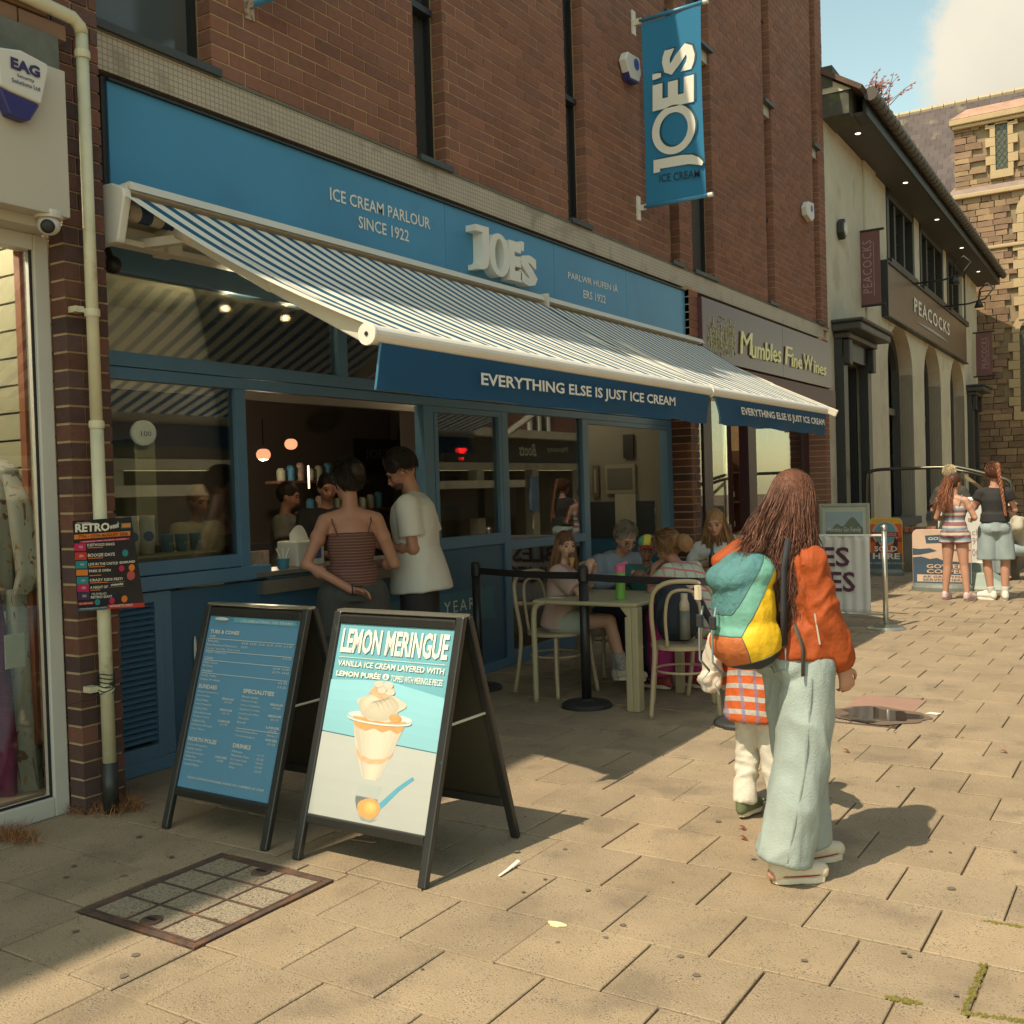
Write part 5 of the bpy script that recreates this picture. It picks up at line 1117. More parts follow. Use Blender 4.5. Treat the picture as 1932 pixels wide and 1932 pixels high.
# ============================================================ pavement objects
# pavement boards
def aboard(lab, x0, x1, yf, yb, face_m, xs=0):
    """A-board: two framed leaves hinged at the top; the front leaf faces the camera side (-y)"""
    xc = (x0+x1)/2; t_ = thing('pavement_sign', lab, 'sign', (xc, (yf+yb)/2, 0)); ym_ = (yf+yb)/2-.0; H = 1.06
    def lf(s_, h, off=0):   # point on leaf: h = fraction of height
        return ym_+s_*(.02+(abs(yb-yf)/2-.02)*(1-h))
    for s_ in (-1, 1):
        def pt(x, h, o=0, s_=s_): return Vector((x, lf(s_, h)+s_*o, H*h))
        q = MB(); w = .042
        for x in (x0+w/2, x1-w/2): q.bar(pt(x, .0), pt(x, 1.0), w, .03, up=(0, 1, 0))
        q.bar(pt(x0+w, .97), pt(x1-w, .97), .03, w, up=(0, 0, 1)); q.bar(pt(x0+w, .165), pt(x1-w, .165), .03, w, up=(0, 0, 1))
        fr = q.build('front_frame' if s_ < 0 else 'back_frame', m_frame, t_, bevel=.006)
        q = MB(); q.quad(pt(x0+w, .18), pt(x1-w, .18), pt(x1-w, .96), pt(x0+w, .96)); q.build('poster_sheet' if s_ < 0 else 'back_panel', face_m if s_ < 0 else m_backp, fr)
        if s_ < 0: PT = (lambda u, v, o=.004, pt=pt: pt(x0+w+(x1-x0-2*w)*u, .18+.78*v, o))
    q = MB(); q.bar((x0+.01, ym_, H+.005), (x1-.01, ym_, H+.005), .05, .012); q.build('hinge_rail', mat('silver', (.5, .48, .4), .3, metal=.8), t_)
    for x in (x0+.03, x1-.03): q = MB(); q.tube([(x, lf(-1, .58), H*.58), (x, lf(1, .58), H*.58)], .006, 6); q.build('stay', m_alu, t_)
    return t_, fr, PT
m_frame = mat('black_frame', (.022, .022, .02), .35, spec=.6, stain=((.12, .11, .08), 30, .66, .5)); m_backp = mat('back_panel', (.05, .045, .03), .35)
fl_ = P(310, 1562, z=0); fr_ = P(508, 1605, z=0)
AB1, _f1, PT1 = aboard('blue menu board with white price lists in a black A frame', -4.19, -3.47, 3.27, 3.96, mat('menu_blue', (.10, .26, .40), .25, var=.05, spec=.6))
def aprint(b, PT, u0, v0, u1, v1, m, par, nm='print', o=.006):
    q = MB(); q.quad(PT(u0, v0, o), PT(u1, v0, o), PT(u1, v1, o), PT(u0, v1, o)); q.build(nm, m, par)
def atext(body, PT, u0, v0, u1, h, m, par, bold=0, o=.006, shear=0, sp=1.0):
    a, b_, t = PT(u0, v0, o), PT(u1, v0, o), PT(u0, v0+h, o); text(body, a, b_-a, t-a, m, par, bold=bold, shear=shear, font_space=sp)
mw_ = mat('menu_white', (.62, .62, .56), .5, var=.02)
front1 = [c for c in AB1.children if c.name.startswith('front_frame')][0]
T = lambda body, u0, v0, u1, h, bold=0, m=mw_: atext(body, PT1, u0, v0, u1, h, m, front1, bold)
q = MB(); q.quad(PT1(.28, .955, .005), PT1(.97, .955, .005), PT1(.95, .98, .005), PT1(.28, .985, .005)); q.build('ribbon', mat('ribbon_light', (.12, .33, .42), .5), front1)
T('CELEBRATING 100 YEARS', .36, .96, .92, .014); 
q = MB(); q.ball(PT1(.15, .972, .01), (.05, .006, .009)); q.build('aeroplane_print', mw_, front1)
T('TUBS & CONES', .04, .885, .37, .022, .03)
L = lambda u0, u1, v: aprint(None, PT1, u0, v, u1, v+.003, mw_, front1, 'rule')
T('TUBS', .04, .862, .11, .012, .01); L(.03, .97, .853)
for i, (nm_, ps) in enumerate((('Vanilla', '£2.40  £3.85  £5.00  £6.35  £7.95  £11.50'), ('Pre-Packed Flavours', '£2.55'), ('Large Vanilla Thermal', ''), ('Vegan Options', ''))):
    v = .835-.022*i; T(nm_, .03, v, .03+.018*len(nm_), .011); 
    if ps: T(ps, .42, v, .42+.0145*len(ps)*.9, .011)
L(.03, .97, .782); T('£16.50', .88, .768, .97, .011)
T('CONES', .03, .735, .13, .012, .01); L(.03, .97, .727); T('Plain Cone', .03, .71, .19, .011); T('99 Cone', .03, .69, .14, .011); T('£2.40  £3.85', .80, .71, .97, .011); T('£2.79  £4.65', .80, .69, .97, .011)
T('WAFERS', .03, .66, .15, .012, .01); L(.03, .97, .652); T('Vanilla Wafer', .03, .635, .21, .011); T('Vanilla 99 Wafer', .03, .612, .26, .011); T('£2.95', .88, .635, .97, .011); T('£3.25', .88, .612, .97, .011)
T('SUNDAES', .03, .565, .24, .024, .03); T('SPECIALITIES', .53, .565, .86, .024, .03)
for i, s_ in enumerate(('Original Strawberry', 'Fruit Medley', 'Peach Melba', 'Juicy Pineapple', 'Orchard Pear', 'Chocoliciousness', 'Tropical Velvet', 'Coffee & Nut', 'Strawberry Meringue', 'Cherry Mallow')): T(s_, .03, .54-.0235*i, .03+.0125*len(s_), .012)
for i, s_ in enumerate(('Brownie Sundae', 'Hazelnut Fudge', 'Cherry Temptation', 'Raspberry Crumble', 'Raspberry & White', 'Chocolate', 'Biscoff')): T(s_, .53, .54-.0235*i, .53+.0125*len(s_), .012)
for i, (s_, p_) in enumerate((('REGULAR', '£4.60'), ('MEDIUM', '£6.15'), ('LARGE', '£7.95'))):
    for u in (.32, .84): T(s_, u, .515-.062*i, u+.13, .012, .02); T(p_, u+.03, .498-.062*i, u+.11, .011)
L(.53, .98, .37); T('Knickerbockerglory', .53, .35, .76, .012); T('Chocobockerglory', .53, .325, .74, .012); T('Serves 2', .86, .35, .97, .012); T('ONE SIZE', .85, .325, .97, .012, .02); T('£9.25', .88, .305, .96, .011)
T('NORTH POLES', .03, .265, .35, .024, .03); T('DRINKS', .53, .265, .72, .024, .03)
for i, s_ in enumerate(('Cherry & Raspberry', 'Vanilla Velvet', 'Chocoliciousness', 'Coffee Nut', 'Strawberry Mallow', 'Caramel Mallow')): T(s_, .03, .24-.0215*i, .03+.0125*len(s_), .012)
T('ONE SIZE', .36, .195, .49, .012, .02); T('£4.85', .39, .177, .46, .011)
for i, s_ in enumerate(('Milkshake', 'Milkshake Float', 'Ice Cream Soda', 'Soft Drinks', 'Water')): T(s_, .53, .24-.0215*i, .53+.0125*len(s_), .012); T('£3.%d5' % (i+1), .80, .24-.0215*i, .87, .011)
T('VEGAN OPTIONS AVAILABLE, PLEASE ASK A MEMBER OF STAFF', .10, .06, .93, .014, .01)
AB2, _f2, PT2 = aboard('lemon meringue sundae poster in a black A frame, half in the sun', -3.30, -2.56, 3.26, 3.96, mat('poster_teal', (.15, .38, .44), .3, var=.18, vs=3))
front2 = [c for c in AB2.children if c.name.startswith('front_frame')][0]
def poly2(pts, m, nm='print', o=.005):
    if nm in ('sundae_print', 'scoop_print', 'scoop_fold', 'fruit_print', 'meringue_print', 'rim_print'): pts = [(.485+(u-.49)*1.5, v) for u, v in pts]
    q = MB(); q.poly([PT2(u, v, o) for u, v in pts]); q.build(nm, m, front2)
mp_w = mat('print_table', (.44, .46, .42), .3, var=.06, vs=2); mp_c = mat('print_cream', (.55, .51, .41), .3, var=.05); mp_o = mat('print_orange', (.60, .31, .12), .3, var=.15, vs=30)
mp_b = mat('print_blue', (.10, .33, .44), .3); mp_p = mat('print_peach', (.72, .38, .22), .3, var=.2, vs=40); mp_g = mat('print_glass', (.52, .56, .52), .3); mp_sh = mat('print_greyblue', (.40, .50, .50), .3)
poly2([(0, 0), (1, 0), (1, .385), (0, .42)], mp_w, 'table_print')
def lyr(name, c, k): return mat(name+'_%d' % round(k*100), tuple(min(1, v*k) for v in c), .3, var=.04)
for i in range(6): t = 1-i/6; poly2([(0, 0), (1, 0), (1, .385*t-.004), (0, .42*t-.004)], lyr('table_fade', (.44, .46, .42), .985-.022*i), 'table_print', .0051+.0001*i)
for i in range(5): poly2([(0, .425), (1, .39), (1, .45+.05*i), (.5, .47+.06*i), (0, .49+.05*i)][:5], lyr('teal_fade', (.22, .45, .50), 1.22-.04*(4-i)), 'sky_print', .0046-.0001*i)
T2 = lambda body, u0, v0, u1, h, bold=0: atext(body, PT2, u0, v0, u1, h, m_letter, front2, bold)
T2('LEMON MERINGUE', .04, .835, .965, .13, .03); aprint(None, PT2, .04, .812, .96, .814, m_letter, front2, 'rule')
T2('VANILLA ICE CREAM LAYERED WITH', .04, .765, .96, .030, .02); T2('LEMON PURÉE', .04, .712, .44, .034, .035); T2('TOPPED WITH MERINGUE PIECES', .53, .708, .96, .032, .01)
def ell(cu, cv, ru, rv, n=28, a0=0, a1=2*math.pi): return [(cu+ru*math.cos(a0+(a1-a0)*k/n), cv+rv*math.sin(a0+(a1-a0)*k/n)) for k in range(n)]
poly2(ell(.485, .728, .028, .016), m_letter, 'ampersand_disc', .006); atext('&', PT2, .473, .718, .497, .02, mp_b, front2, 0, .0075)
# sundae: cup, layers, scoop, fruit, spoon
poly2([(.335, .52), (.645, .52), (.60, .38), (.545, .235), (.525, .215), (.46, .215), (.44, .235), (.375, .38)], mp_c, 'sundae_print', .006)
for i in range(9):
    a, b_ = i/9, (i+1)/9; k_ = .80+.28*math.sin(math.pi*(i+.8)/10); poly2([(.338+.304*a, .50), (.338+.304*b_, .50), (.452+.082*b_, .222), (.452+.082*a, .222)], lyr('cup', (.55, .50, .39), k_), 'sundae_print', .0062)
poly2([(.338, .515), (.643, .515), (.628, .47), (.60, .455), (.56, .47), (.52, .452), (.47, .468), (.42, .45), (.38, .462), (.352, .475)], mp_o, 'sundae_print', .007)
poly2([(.385, .365), (.42, .33), (.48, .315), (.55, .325), (.60, .362), (.59, .34), (.54, .30), (.47, .292), (.41, .31), (.392, .335)], mp_p, 'sundae_print', .007)
r3 = random.Random(2)
poly2([(.49+(.125+.02*math.sin(3*a)+.01*math.sin(7*a))*math.cos(a), .575+(.075+.005*math.sin(5*a))*math.sin(a)) for a in [2*math.pi*k/50 for k in range(50)]], mp_c, 'scoop_print', .0075)
for i in range(7): poly2([(.475-.006*i+(.115-.014*i)*math.cos(a)*(1+.05*math.sin(5*a+i)), .575+.005*i+(.070-.009*i)*math.sin(a)) for a in [2*math.pi*k/30 for k in range(30)]], lyr('scoop', (.50, .45, .34), .94+.045*i), 'scoop_print', .0076+.00005*i)
for k in range(5): poly2([(.40+.022*k+.09*t, .535+.014*k+.07*math.sin(math.pi*t*.9)*(1-.1*k)) for t in [i/14 for i in range(15)]]+[(.40+.022*k+.09*t, .529+.014*k+.066*math.sin(math.pi*t*.9)*(1-.1*k)) for t in [1-i/14 for i in range(15)]], mat('print_fold', (.44, .38, .28), .3), 'scoop_fold', .008)
poly2([(.48+(.065+.012*math.sin(4*a))*math.cos(a), .655+(.032+.006*math.sin(3*a))*math.sin(a)) for a in [2*math.pi*k/36 for k in range(36)]], mp_p, 'fruit_print', .0085)
for u, v in ((.46, .69), (.515, .688), (.485, .662), (.53, .655)): poly2(ell(u, v, .028, .018, 16), mp_c, 'meringue_print', .0095)
poly2(ell(.58, .53, .035, .02, 14), mp_o, 'fruit_print', .0085)
poly2(ell(.49, .525, .185, .026, 40), mp_g, 'rim_print', .0055)
rim = [(.49+.185*math.cos(a), .522+.026*math.sin(a)) for a in [math.pi+math.pi*k/24 for k in range(25)]]; poly2(rim+[(u, v-.010) for u, v in rim[::-1]], mp_g, 'rim_print', .0095)
poly2([(.40, .19), (.60, .19), (.58, .13), (.56, .06), (.42, .06), (.39, .11)], mat('print_shadow', (.37, .40, .37), .3), 'shadow_print', .0055)
poly2([(.555, .09), (.60, .115), (.72, .20), (.80, .245), (.835, .262), (.85, .25), (.83, .238), (.74, .185), (.64, .105), (.59, .075)], mp_b, 'spoon_print', .0065)
poly2([(.515+.095*math.cos(a)*(1+.06*math.sin(3*a)), .078+.052*math.sin(a)*(1+.08*math.sin(2*a))) for a in [2*math.pi*k/36 for k in range(36)]], mp_o, 'curd_print', .007)
for i in range(4): poly2(ell(.52+.006*i, .082+.004*i, .075-.017*i, .040-.009*i, 20), lyr('curd', (.62, .33, .11), .95+.16*i), 'curd_print', .0072+.0001*i); poly2([(.43, .05), (.47, .022), (.55, .020), (.60, .04), (.55, .032), (.48, .034)], mp_g, 'spoon_print', .0078)

# covers set in the pavement
m_iron = mat('rusty_iron', (.085, .055, .04), .75, var=.3, vs=20, bump=.5, bs=80, stain=((.20, .09, .045), 8, .5, .6)); m_inset = mat('inset_concrete', (.35, .29, .20), .9, var=.25, vs=60, bump=1.0, bs=160, stain=((.08, .06, .05), 90, .52, .7))
def cover(name, lab, x0, y0, x1, y1, nx, ny, keys=True, fr=.03):
    t_ = thing(name, lab, 'cover', ((x0+x1)/2, (y0+y1)/2, 0)); z = .002
    for a in ((x0, y0, x1, y0+fr), (x0, y1-fr, x1, y1), (x0, y0+fr, x0+fr, y1-fr), (x1-fr, y0+fr, x1, y1-fr)): q = MB().box((a[0], a[1], -.04), (a[2], a[3], z)); q.build('frame_edge', m_iron, t_, bevel=.003)
    a0, a1, b0, b1 = x0+fr+.008, x1-fr-.008, y0+fr+.008, y1-fr-.008; w = .010
    q = MB().box((a0-.004, b0-.004, -.04), (a1+.004, b1+.004, -.010)); q.build('tray', m_iron, t_)
    for i in range(nx+1): x = a0+(a1-a0)*i/nx; q = MB().box((x-w/2, b0, -.01), (x+w/2, b1, .001)); q.build('rib', m_iron, t_)
    for j in range(ny+1): y = b0+(b1-b0)*j/ny; q = MB().box((a0, y-w/2, -.01), (a1, y+w/2, .0014)); q.build('rib', m_iron, t_)
    for i in range(nx):
        for j in range(ny):
            q = MB().box((a0+(a1-a0)*i/nx+w/2, b0+(b1-b0)*j/ny+w/2, -.02), (a0+(a1-a0)*(i+1)/nx-w/2, b0+(b1-b0)*(j+1)/ny-w/2, -.003)); q.build('inset', m_inset, t_)
    if keys:
        for (x, y) in ((a0+(a1-a0)*.5, b0+.045), (a0+(a1-a0)*.5, b1-.045)):
            q = MB().lathe((x, y, -.008), [(.045, 0), (.042, .012), (.03, .013)], 20); q.build('key_plate', m_iron, t_); q = MB().box((x-.028, y-.006, .003), (x+.028, y+.006, .008)); q.build('key_slot', m_black, t_)
    return t_
mh = [P(*BL(450, 1290), z=0), P(*BL(1275, 975), z=0), P(*BL(1840, 1130), z=0), P(*BL(1070, 1475), z=0)]
cover('inspection_cover', 'rusty inspection cover with twelve concrete insets in front of the menu boards', -3.65, 2.43, -2.97, 3.16, 3, 4)
cover('inspection_cover', 'small drain cover lying in the puddle beyond the woman with the backpack', -1.99, 6.84, -1.53, 7.11, 3, 2, False, .02)
c_ = [P(*BR(1000, 60), z=0), P(*BR(1350, 130), z=0)]; q = MB(); q.box((-1.97, 7.30, .001), (-1.52, 7.78, .0045)); tag(q.build('pavement_patch', mat('pinkslab', (.32, .19, .14), .85, bump=.3), None), 'dull pink repaired patch beside the puddle', 'paving')
# puddle
pc = P(*BR(1120, 190), z=0); q = MB(); pts = []
for k in range(48): a = 2*math.pi*k/48; r_ = 1+.18*math.sin(3*a+1)+.1*math.sin(7*a)+.06*math.sin(13*a+2); pts.append((pc.x+.24*r_*math.cos(a)-.02, pc.y+.22*r_*math.sin(a), .0075))
q.poly(pts); tag(q.build('puddle', mat('water', (.06, .045, .035), .03, spec=1.0, var=.1), None), 'shallow dark puddle reflecting the building fronts', 'puddle')
q = MB(); pts2 = [(pc.x+.31*(1+.08*math.sin(2*a+1)+.07*math.sin(9*a))*math.cos(a)-.02, pc.y+.27*(1+.1*math.sin(4*a))*math.sin(a), .0055) for a in [2*math.pi*k/48 for k in range(48)]]; q.poly(pts2); tag(q.build('damp_patch', mat('damp', (.17, .12, .08), .5, var=.3, vs=12), None), 'damp brown patch of paving round the puddle', 'stain')
# litter, gum, leaves, moss
def flatobj(name, lab, cat, pts, m, z=.006, h=.004, grp=None):
    q = MB(); q.prism([(x, y, z) for x, y in pts], (0, 0, h)); return tag(q.build(name, m, None), lab, cat, grp)
m_pap = mat('paper_white', (.75, .72, .62), .8)
a, b_ = P(942, 1655, z=0), P(978, 1632, z=0); q = MB(); q.tube([(a.x, a.y, .006), (a.x+(b_.x-a.x)*.5, a.y+(b_.y-a.y)*.4, .008), (b_.x, b_.y, .018)], [.006, .008, .010], 6, flat=.5); tag(q.build('paper_straw', m_pap, None), 'crumpled white paper strip on the paving right of the sundae board', 'litter')
c = P(1050, 1748, z=0); flatobj('crisp', 'pale yellow flattened crisp on a slab edge in the foreground', 'litter', [(c.x+.035*math.cos(a)*(1+.3*math.sin(3*a)), c.y+.02*math.sin(a)) for a in [k*.35 for k in range(18)]], mat('crisp', (.70, .64, .38), .8))
c = P(*BR(1418, 182), z=0); flatobj('napkin', 'small white napkin scrap beyond the puddle', 'litter', [(c.x-.045, c.y-.02), (c.x+.03, c.y-.03), (c.x+.05, c.y+.02), (c.x-.02, c.y+.03)], m_pap)
c = P(686, 1590, z=0); flatobj('pink_scrap', 'pinkish paper scrap in the shade under the sundae board', 'litter', [(c.x-.07, c.y-.01), (c.x+.05, c.y-.0), (c.x+.06, c.y+.02), (c.x-.03, c.y+.015)], mat('pinkscrap', (.35, .2, .16), .8))
m_leaf = mat('dead_leaf', (.24, .075, .04), .8)
for i, (zx, zy, l_) in enumerate(((1825, 402, 'on the right, beyond the big shadow'), (345, 835, 'at the child\'s green shoe'), (350, 892, 'in front of the child\'s shoe'), (930, 395, 'near the puddle, left of the shadow'))):
    c = P(*BR(zx, zy), z=0); q = MB(); q.grid(lambda u, v: (c.x+(u-.5)*.06, c.y+(v-.5)*.024*math.sin(math.pi*u), .008+.012*math.sin(u*5)), 6, 3); tag(q.build('dead_leaf', m_leaf, None, solid=.001), 'curled red brown dead leaf '+l_, 'leaf')
m_gum = mat('gum', (.15, .12, .085), .9); gl_ = MB(); r4 = random.Random(21)
gum_px = [BL(768, 1545), BL(700, 1665), BL(418, 1040), BL(375, 1103), BL(785, 875), BL(430, 1412), BL(700, 1100), BL(970, 990), MR(525, 1238), MR(805, 1000), MR(575, 1036), MR(808, 1224), MR(940, 1463), MR(690, 1398), MR(1145, 1667), MR(765, 1768), MR(1045, 1740), MR(875, 713), MR(1700, 1062), MR(1480, 1850), BR(80, 1660), BR(1550, 1775), BR(690, 1577), BR(1405, 960), BR(1515, 965), BR(1880, 960), BR(1218, 592), BR(1205, 288), BR(405, 1002), BR(1250, 1530), BR(1520, 1170)]
gpos = [P(*p, z=0) for p in gum_px]+[Vector((r4.uniform(-4.5, 3), r4.uniform(2.2, 14), 0)) for _ in range(150)]
for i, p in enumerate(gpos):
    r_ = r4.uniform(.008, .018) if i < 31 else r4.uniform(.004, .010); rr = [r_*r4.uniform(.8, 1.15) for _ in range(10)]; gl_.poly([(p.x+rr[k]*math.cos(k*.628), p.y+rr[k]*math.sin(k*.628), .0045) for k in range(10)])
o = gl_.build('chewing_gum', m_gum, None, kind='stuff'); o['label'] = 'dark trodden chewing gum spots scattered over the paving'
q = MB()
for (p0, p1) in ((BR(1710, 1590), BR(1590, 1860)), (BR(1590, 1865), BR(1930, 1915)), (BR(1170, 1782), BR(1340, 1812)), (BR(1710, 1350), BR(1930, 1385))):
    a, b_ = P(*p0, z=0), P(*p1, z=0)
    for k in range(170): t = r4.random(); c = a.lerp(b_, t)+Vector((r4.gauss(0, .006), r4.gauss(0, .006), 0)); s_ = r4.uniform(.002, .006); q.ball(c+Vector((0, 0, -.002)), (s_, s_, s_*1.2), 5, 4)
o = q.build('moss', mat('moss', (.16, .14, .03), .95, var=.4, vs=60), None, kind='stuff'); o['label'] = 'yellow green moss growing in the joints at the lower right'

# black retractable belt posts
def post(lab, x, y, h=1.03, seen_top=True, src=None):
    t_ = thing('queue_post', lab, 'barrier post', (x, y, 0), 'black belt barrier posts')
    MB().lathe((x, y, 0), [(.185, 0), (.185, .018), (.17, .032), (.06, .045), (.04, .06)], 40).build('base', m_rubber, t_, smooth=False)
    MB().lathe((x, y, .04), [(.036, 0), (.036, h-.14)], 20).build('tube', m_blk2, t_, smooth=True)
    MB().lathe((x, y, h-.11), [(.040, 0), (.040, .09), (.030, .11)], 20).build('belt_head', m_blk2, t_); return t_
m_rubber = mat('rubber', (.028, .028, .026), .6, var=.2, stain=((.15, .14, .11), 30, .68, .5)); m_blk2 = mat('powder_black', (.018, .018, .018), .42); m_belt = mat('belt', (.012, .012, .013), .75)
P1 = P(*SG(680, 1590), z=0); P2 = Vector((P(905, 1300, z=0).x, P(905, 1300, z=0).y, 0)); P3 = P(1398, 1368, z=0); P3.y += .02
post('black belt barrier post standing before the table, nearest to the seated girl', P1.x, P1.y+.02)
post('black belt barrier post against the blue shop front, behind the sundae board', P2.x, P2.y)
post('black belt barrier post mostly hidden by the backpack, its base in the sun', P3.x, P3.y)
def belt(a, b_, z, lab):
    q = MB(); q.grid(lambda u, v: (a.x+(b_.x-a.x)*u, a.y+(b_.y-a.y)*u, z-.052+.052*2*v*.5+.0-.01*math.sin(math.pi*u)), 16, 2); return tag(q.build('barrier_belt', m_belt, None, solid=.002), lab, 'belt', 'barrier belts')
belt(Vector((P2.x, P2.y, 0)), Vector((P1.x, P1.y+.02, 0)), .985, 'black belt stretched from the shop front post to the middle post'); belt(Vector((P1.x, P1.y+.02, 0)), P3, .975, 'black belt stretched from the middle post towards the backpack')

# table and bentwood chairs
m_cream2 = mat('table_resin', (.40, .35, .21), .45, var=.04); m_bent = mat('bent_resin', (.42, .33, .20), .4, var=.05)
tx0, tx1, ty0, ty1, tz = -4.06, -3.20, 6.55, 7.40, .775
tb = thing('cafe_table', 'cream moulded table where the family sits', 'table', ((tx0+tx1)/2, 7.0, 0))
q = MB().box((tx0, ty0, tz-.03), (tx1, ty1, tz)); q.build('tabletop', m_cream2, tb, bevel=.012)
q = MB(); q.box((tx1-.05, ty0+.01, 0), (tx1, ty0+.10, tz-.03)); q.prism([(tx1-.05, ty0+.012, tz-.03), (tx1-.14, ty0+.012, tz-.03), (tx1-.05, ty0+.012, tz-.14)], (0, .03, 0)); q.box((tx1-.10, ty0+.01, 0), (tx1-.05, ty0+.04, tz-.1)); q.build('leg', m_cream2, tb, bevel=.008)
def ctube(path, r, nm, par, m=None, n=6, seg=10):
    # smooth a polyline with Catmull-Rom before tubing
    pts = [Vector(p) for p in path]; o = []
    for i in range(len(pts)-1):
        p0, p1, p2, p3 = pts[max(i-1, 0)], pts[i], pts[i+1], pts[min(i+2, len(pts)-1)]
        for k in range(n): t = k/n; o.append(.5*((2*p1)+(p2-p0)*t+(2*p0-5*p1+4*p2-p3)*t*t+(3*p1-p0-3*p2+p3)*t**3))
    o.append(pts[-1]); return MB().tube(o, r, seg).build(nm, m or m_bent, par, smooth=True)
ctube([(tx0+.10, ty0+.02, tz-.015), (tx0+.03, ty0+.02, tz-.04), (tx0, ty0+.02, tz-.12), (tx0, ty0+.02, .4), (tx0, ty0+.02, 0)], .022, 'leg', tb, m_cream2)
for x, y in ((tx1-.03, ty1-.05), (tx0+.03, ty1-.05)): q = MB().box((x-.03, y-.03, 0), (x+.03, y+.03, tz-.03)); q.build('leg', m_cream2, tb, bevel=.006)
def chair(lab):
    """bentwood-style chair; origin at the floor, its back towards +y, sitter faces -y"""
    t_ = thing('bentwood_chair', lab, 'chair', (0, 0, 0), 'cream bentwood chairs'); s_ = .21
    ctube([(-.235, .24, 0), (-.215, .20, .25), (-.20, .19, .47), (-.215, .22, .70), (-.20, .25, .86), (-.12, .265, .93), (0, .27, .945), (.12, .265, .93), (.20, .25, .86), (.215, .22, .70), (.20, .19, .47), (.215, .20, .25), (.235, .24, 0)], .0165, 'back_bow', t_)
    ctube([(-.11, .19, .48), (-.12, .22, .70), (-.09, .25, .85), (0, .26, .885), (.09, .25, .85), (.12, .22, .70), (.11, .19, .48)], .012, 'inner_bow', t_)
    for x in (-1, 1): ctube([(x*.22, -.23, 0), (x*.20, -.20, .25), (x*.185, -.185, .46)], .0165, 'leg', t_)
    ctube([(.20*math.cos(a), .205*math.sin(a), .30) for a in [k*math.pi/8 for k in range(17)]], .009, 'ring_stretcher', t_)
    MB().lathe((0, 0, .455), [(.20, 0), (.225, .006), (.225, .028), (.205, .034), (.0, .028)], 32).build('seat', m_bent, t_, smooth=False); return t_
chA = chair('cream bentwood chair under the seated girl in pink'); ca = P(*SG(175, 1490), z=0)
CH = [chA]
chA.location = (-4.12, 6.99, 0); chA.rotation_euler = (0, 0, R(75))
mB = (P(*SG(1275, 1680), z=0)+P(*SG(1790, 1685), z=0))/2; vB = P(*SG(1790, 1685), z=0)-P(*SG(1275, 1680), z=0)
cb_ = Vector((-2.94, 6.75, 0)); rzB = math.atan2(.16, .4)+math.pi*1.0
chB = copy_thing(chA, cb_, 0, 'cream bentwood chair with its back to the street, dark bag on it')
chB.rotation_euler = (0, 0, R(205))
chC = copy_thing(chA, (-3.66, 7.75, 0), R(-10), 'cream bentwood chair in the shade behind the table, partly hidden')
chD = copy_thing(chA, (-2.86, 7.42, 0), R(-100), 'cream bentwood chair by the plaid shirted woman, mostly hidden')
# things on the table
bt_ = P(*SG(1010, 750), z=tz); bt_ = Vector((-3.42, 6.75, tz)); cup = thing('drinks_bottle', 'lime green drinks bottle with pink lid on the table', 'bottle', bt_)
MB().lathe(bt_, [(.036, 0), (.038, .01), (.034, .09), (.038, .18), (.036, .20)], 20).build('body', mat('lime', (.16, .40, .07), .3), cup, smooth=True); MB().lathe(bt_+Vector((0, 0, .20)), [(.038, 0), (.038, .05), (.02, .06)], 20).build('lid', mat('pink_plastic', (.62, .12, .22), .4), cup); MB().tube([bt_+Vector((0, 0, .255)), bt_+Vector((.05, .02, .275))], .01, 8).build('spout', MATS['pink_plastic'], cup)
c = Vector((-3.95, 6.72, tz)); flatobj('napkin', 'white napkin on the cream table by the black post', 'napkin', [(c.x-.05, c.y-.03), (c.x+.06, c.y-.03), (c.x+.07, c.y+.02), (c.x-.04, c.y+.03)], m_pap, z=tz+.001, h=.002)
bag = thing('rucksack', 'dark navy rucksack slumped on the near chair with a cream flask in its pocket', 'bag', (-3.05, 6.78, .49))

# chrome posts with a white windbreak banner
YBN = 11.42; m_chrome = mat('brushed_steel', (.55, .54, .46), .28, metal=.9, var=.05)
wp = P(1672, 1187, z=0)
def cpost(lab, x, y):
    t_ = thing('cafe_barrier_post', lab, 'barrier post', (x, y, 0), 'steel posts of the white barrier')
    MB().lathe((x, y, 0), [(.20, 0), (.20, .015), (.17, .035), (.03, .05)], 40).build('base', m_chrome, t_); MB().lathe((x, y, .04), [(.027, 0), (.027, 1.02)], 20).build('tube', m_chrome, t_, smooth=True)
    MB().lathe((x, y, 1.06), [(.034, 0), (.034, .03), (.025, .05), (.0, .06)], 20).build('cap', m_chrome, t_); return t_
cpost('brushed steel post at the right end of the white banner barrier', wp.x, wp.y); cpost('brushed steel post hidden behind the woman, left end of the white barrier', wp.x-1.9, wp.y)
wb_ = thing('cafe_barrier', 'white fabric barrier lettered MUMBLES FINE WINES between steel posts', 'barrier', (wp.x-.95, wp.y, 0))
bx1 = P(1640, 1010, y=wp.y); xr_ = bx1.x; xl_ = wp.x-1.75
q = MB(); q.grid(lambda u, v: (xl_+(xr_-xl_)*u-.01*v*0, wp.y+.010*math.sin(u*95)*(.35+.65*abs(v-.5)*2)+.008*math.sin(u*21+v*3), .145+.86*v), 150, 14); q.build('cloth', mat('white_cloth', (.58, .56, .53), .8, var=.05), wb_, smooth=True, solid=.003)
for z in (1.0, .155): MB().tube([(xl_-.1, wp.y, z), (wp.x, wp.y, z)], .012, 10).build('rail', m_white if z > .5 else m_chrome, wb_, smooth=True)
m_plum = mat('plum_print', (.085, .025, .045), .7)
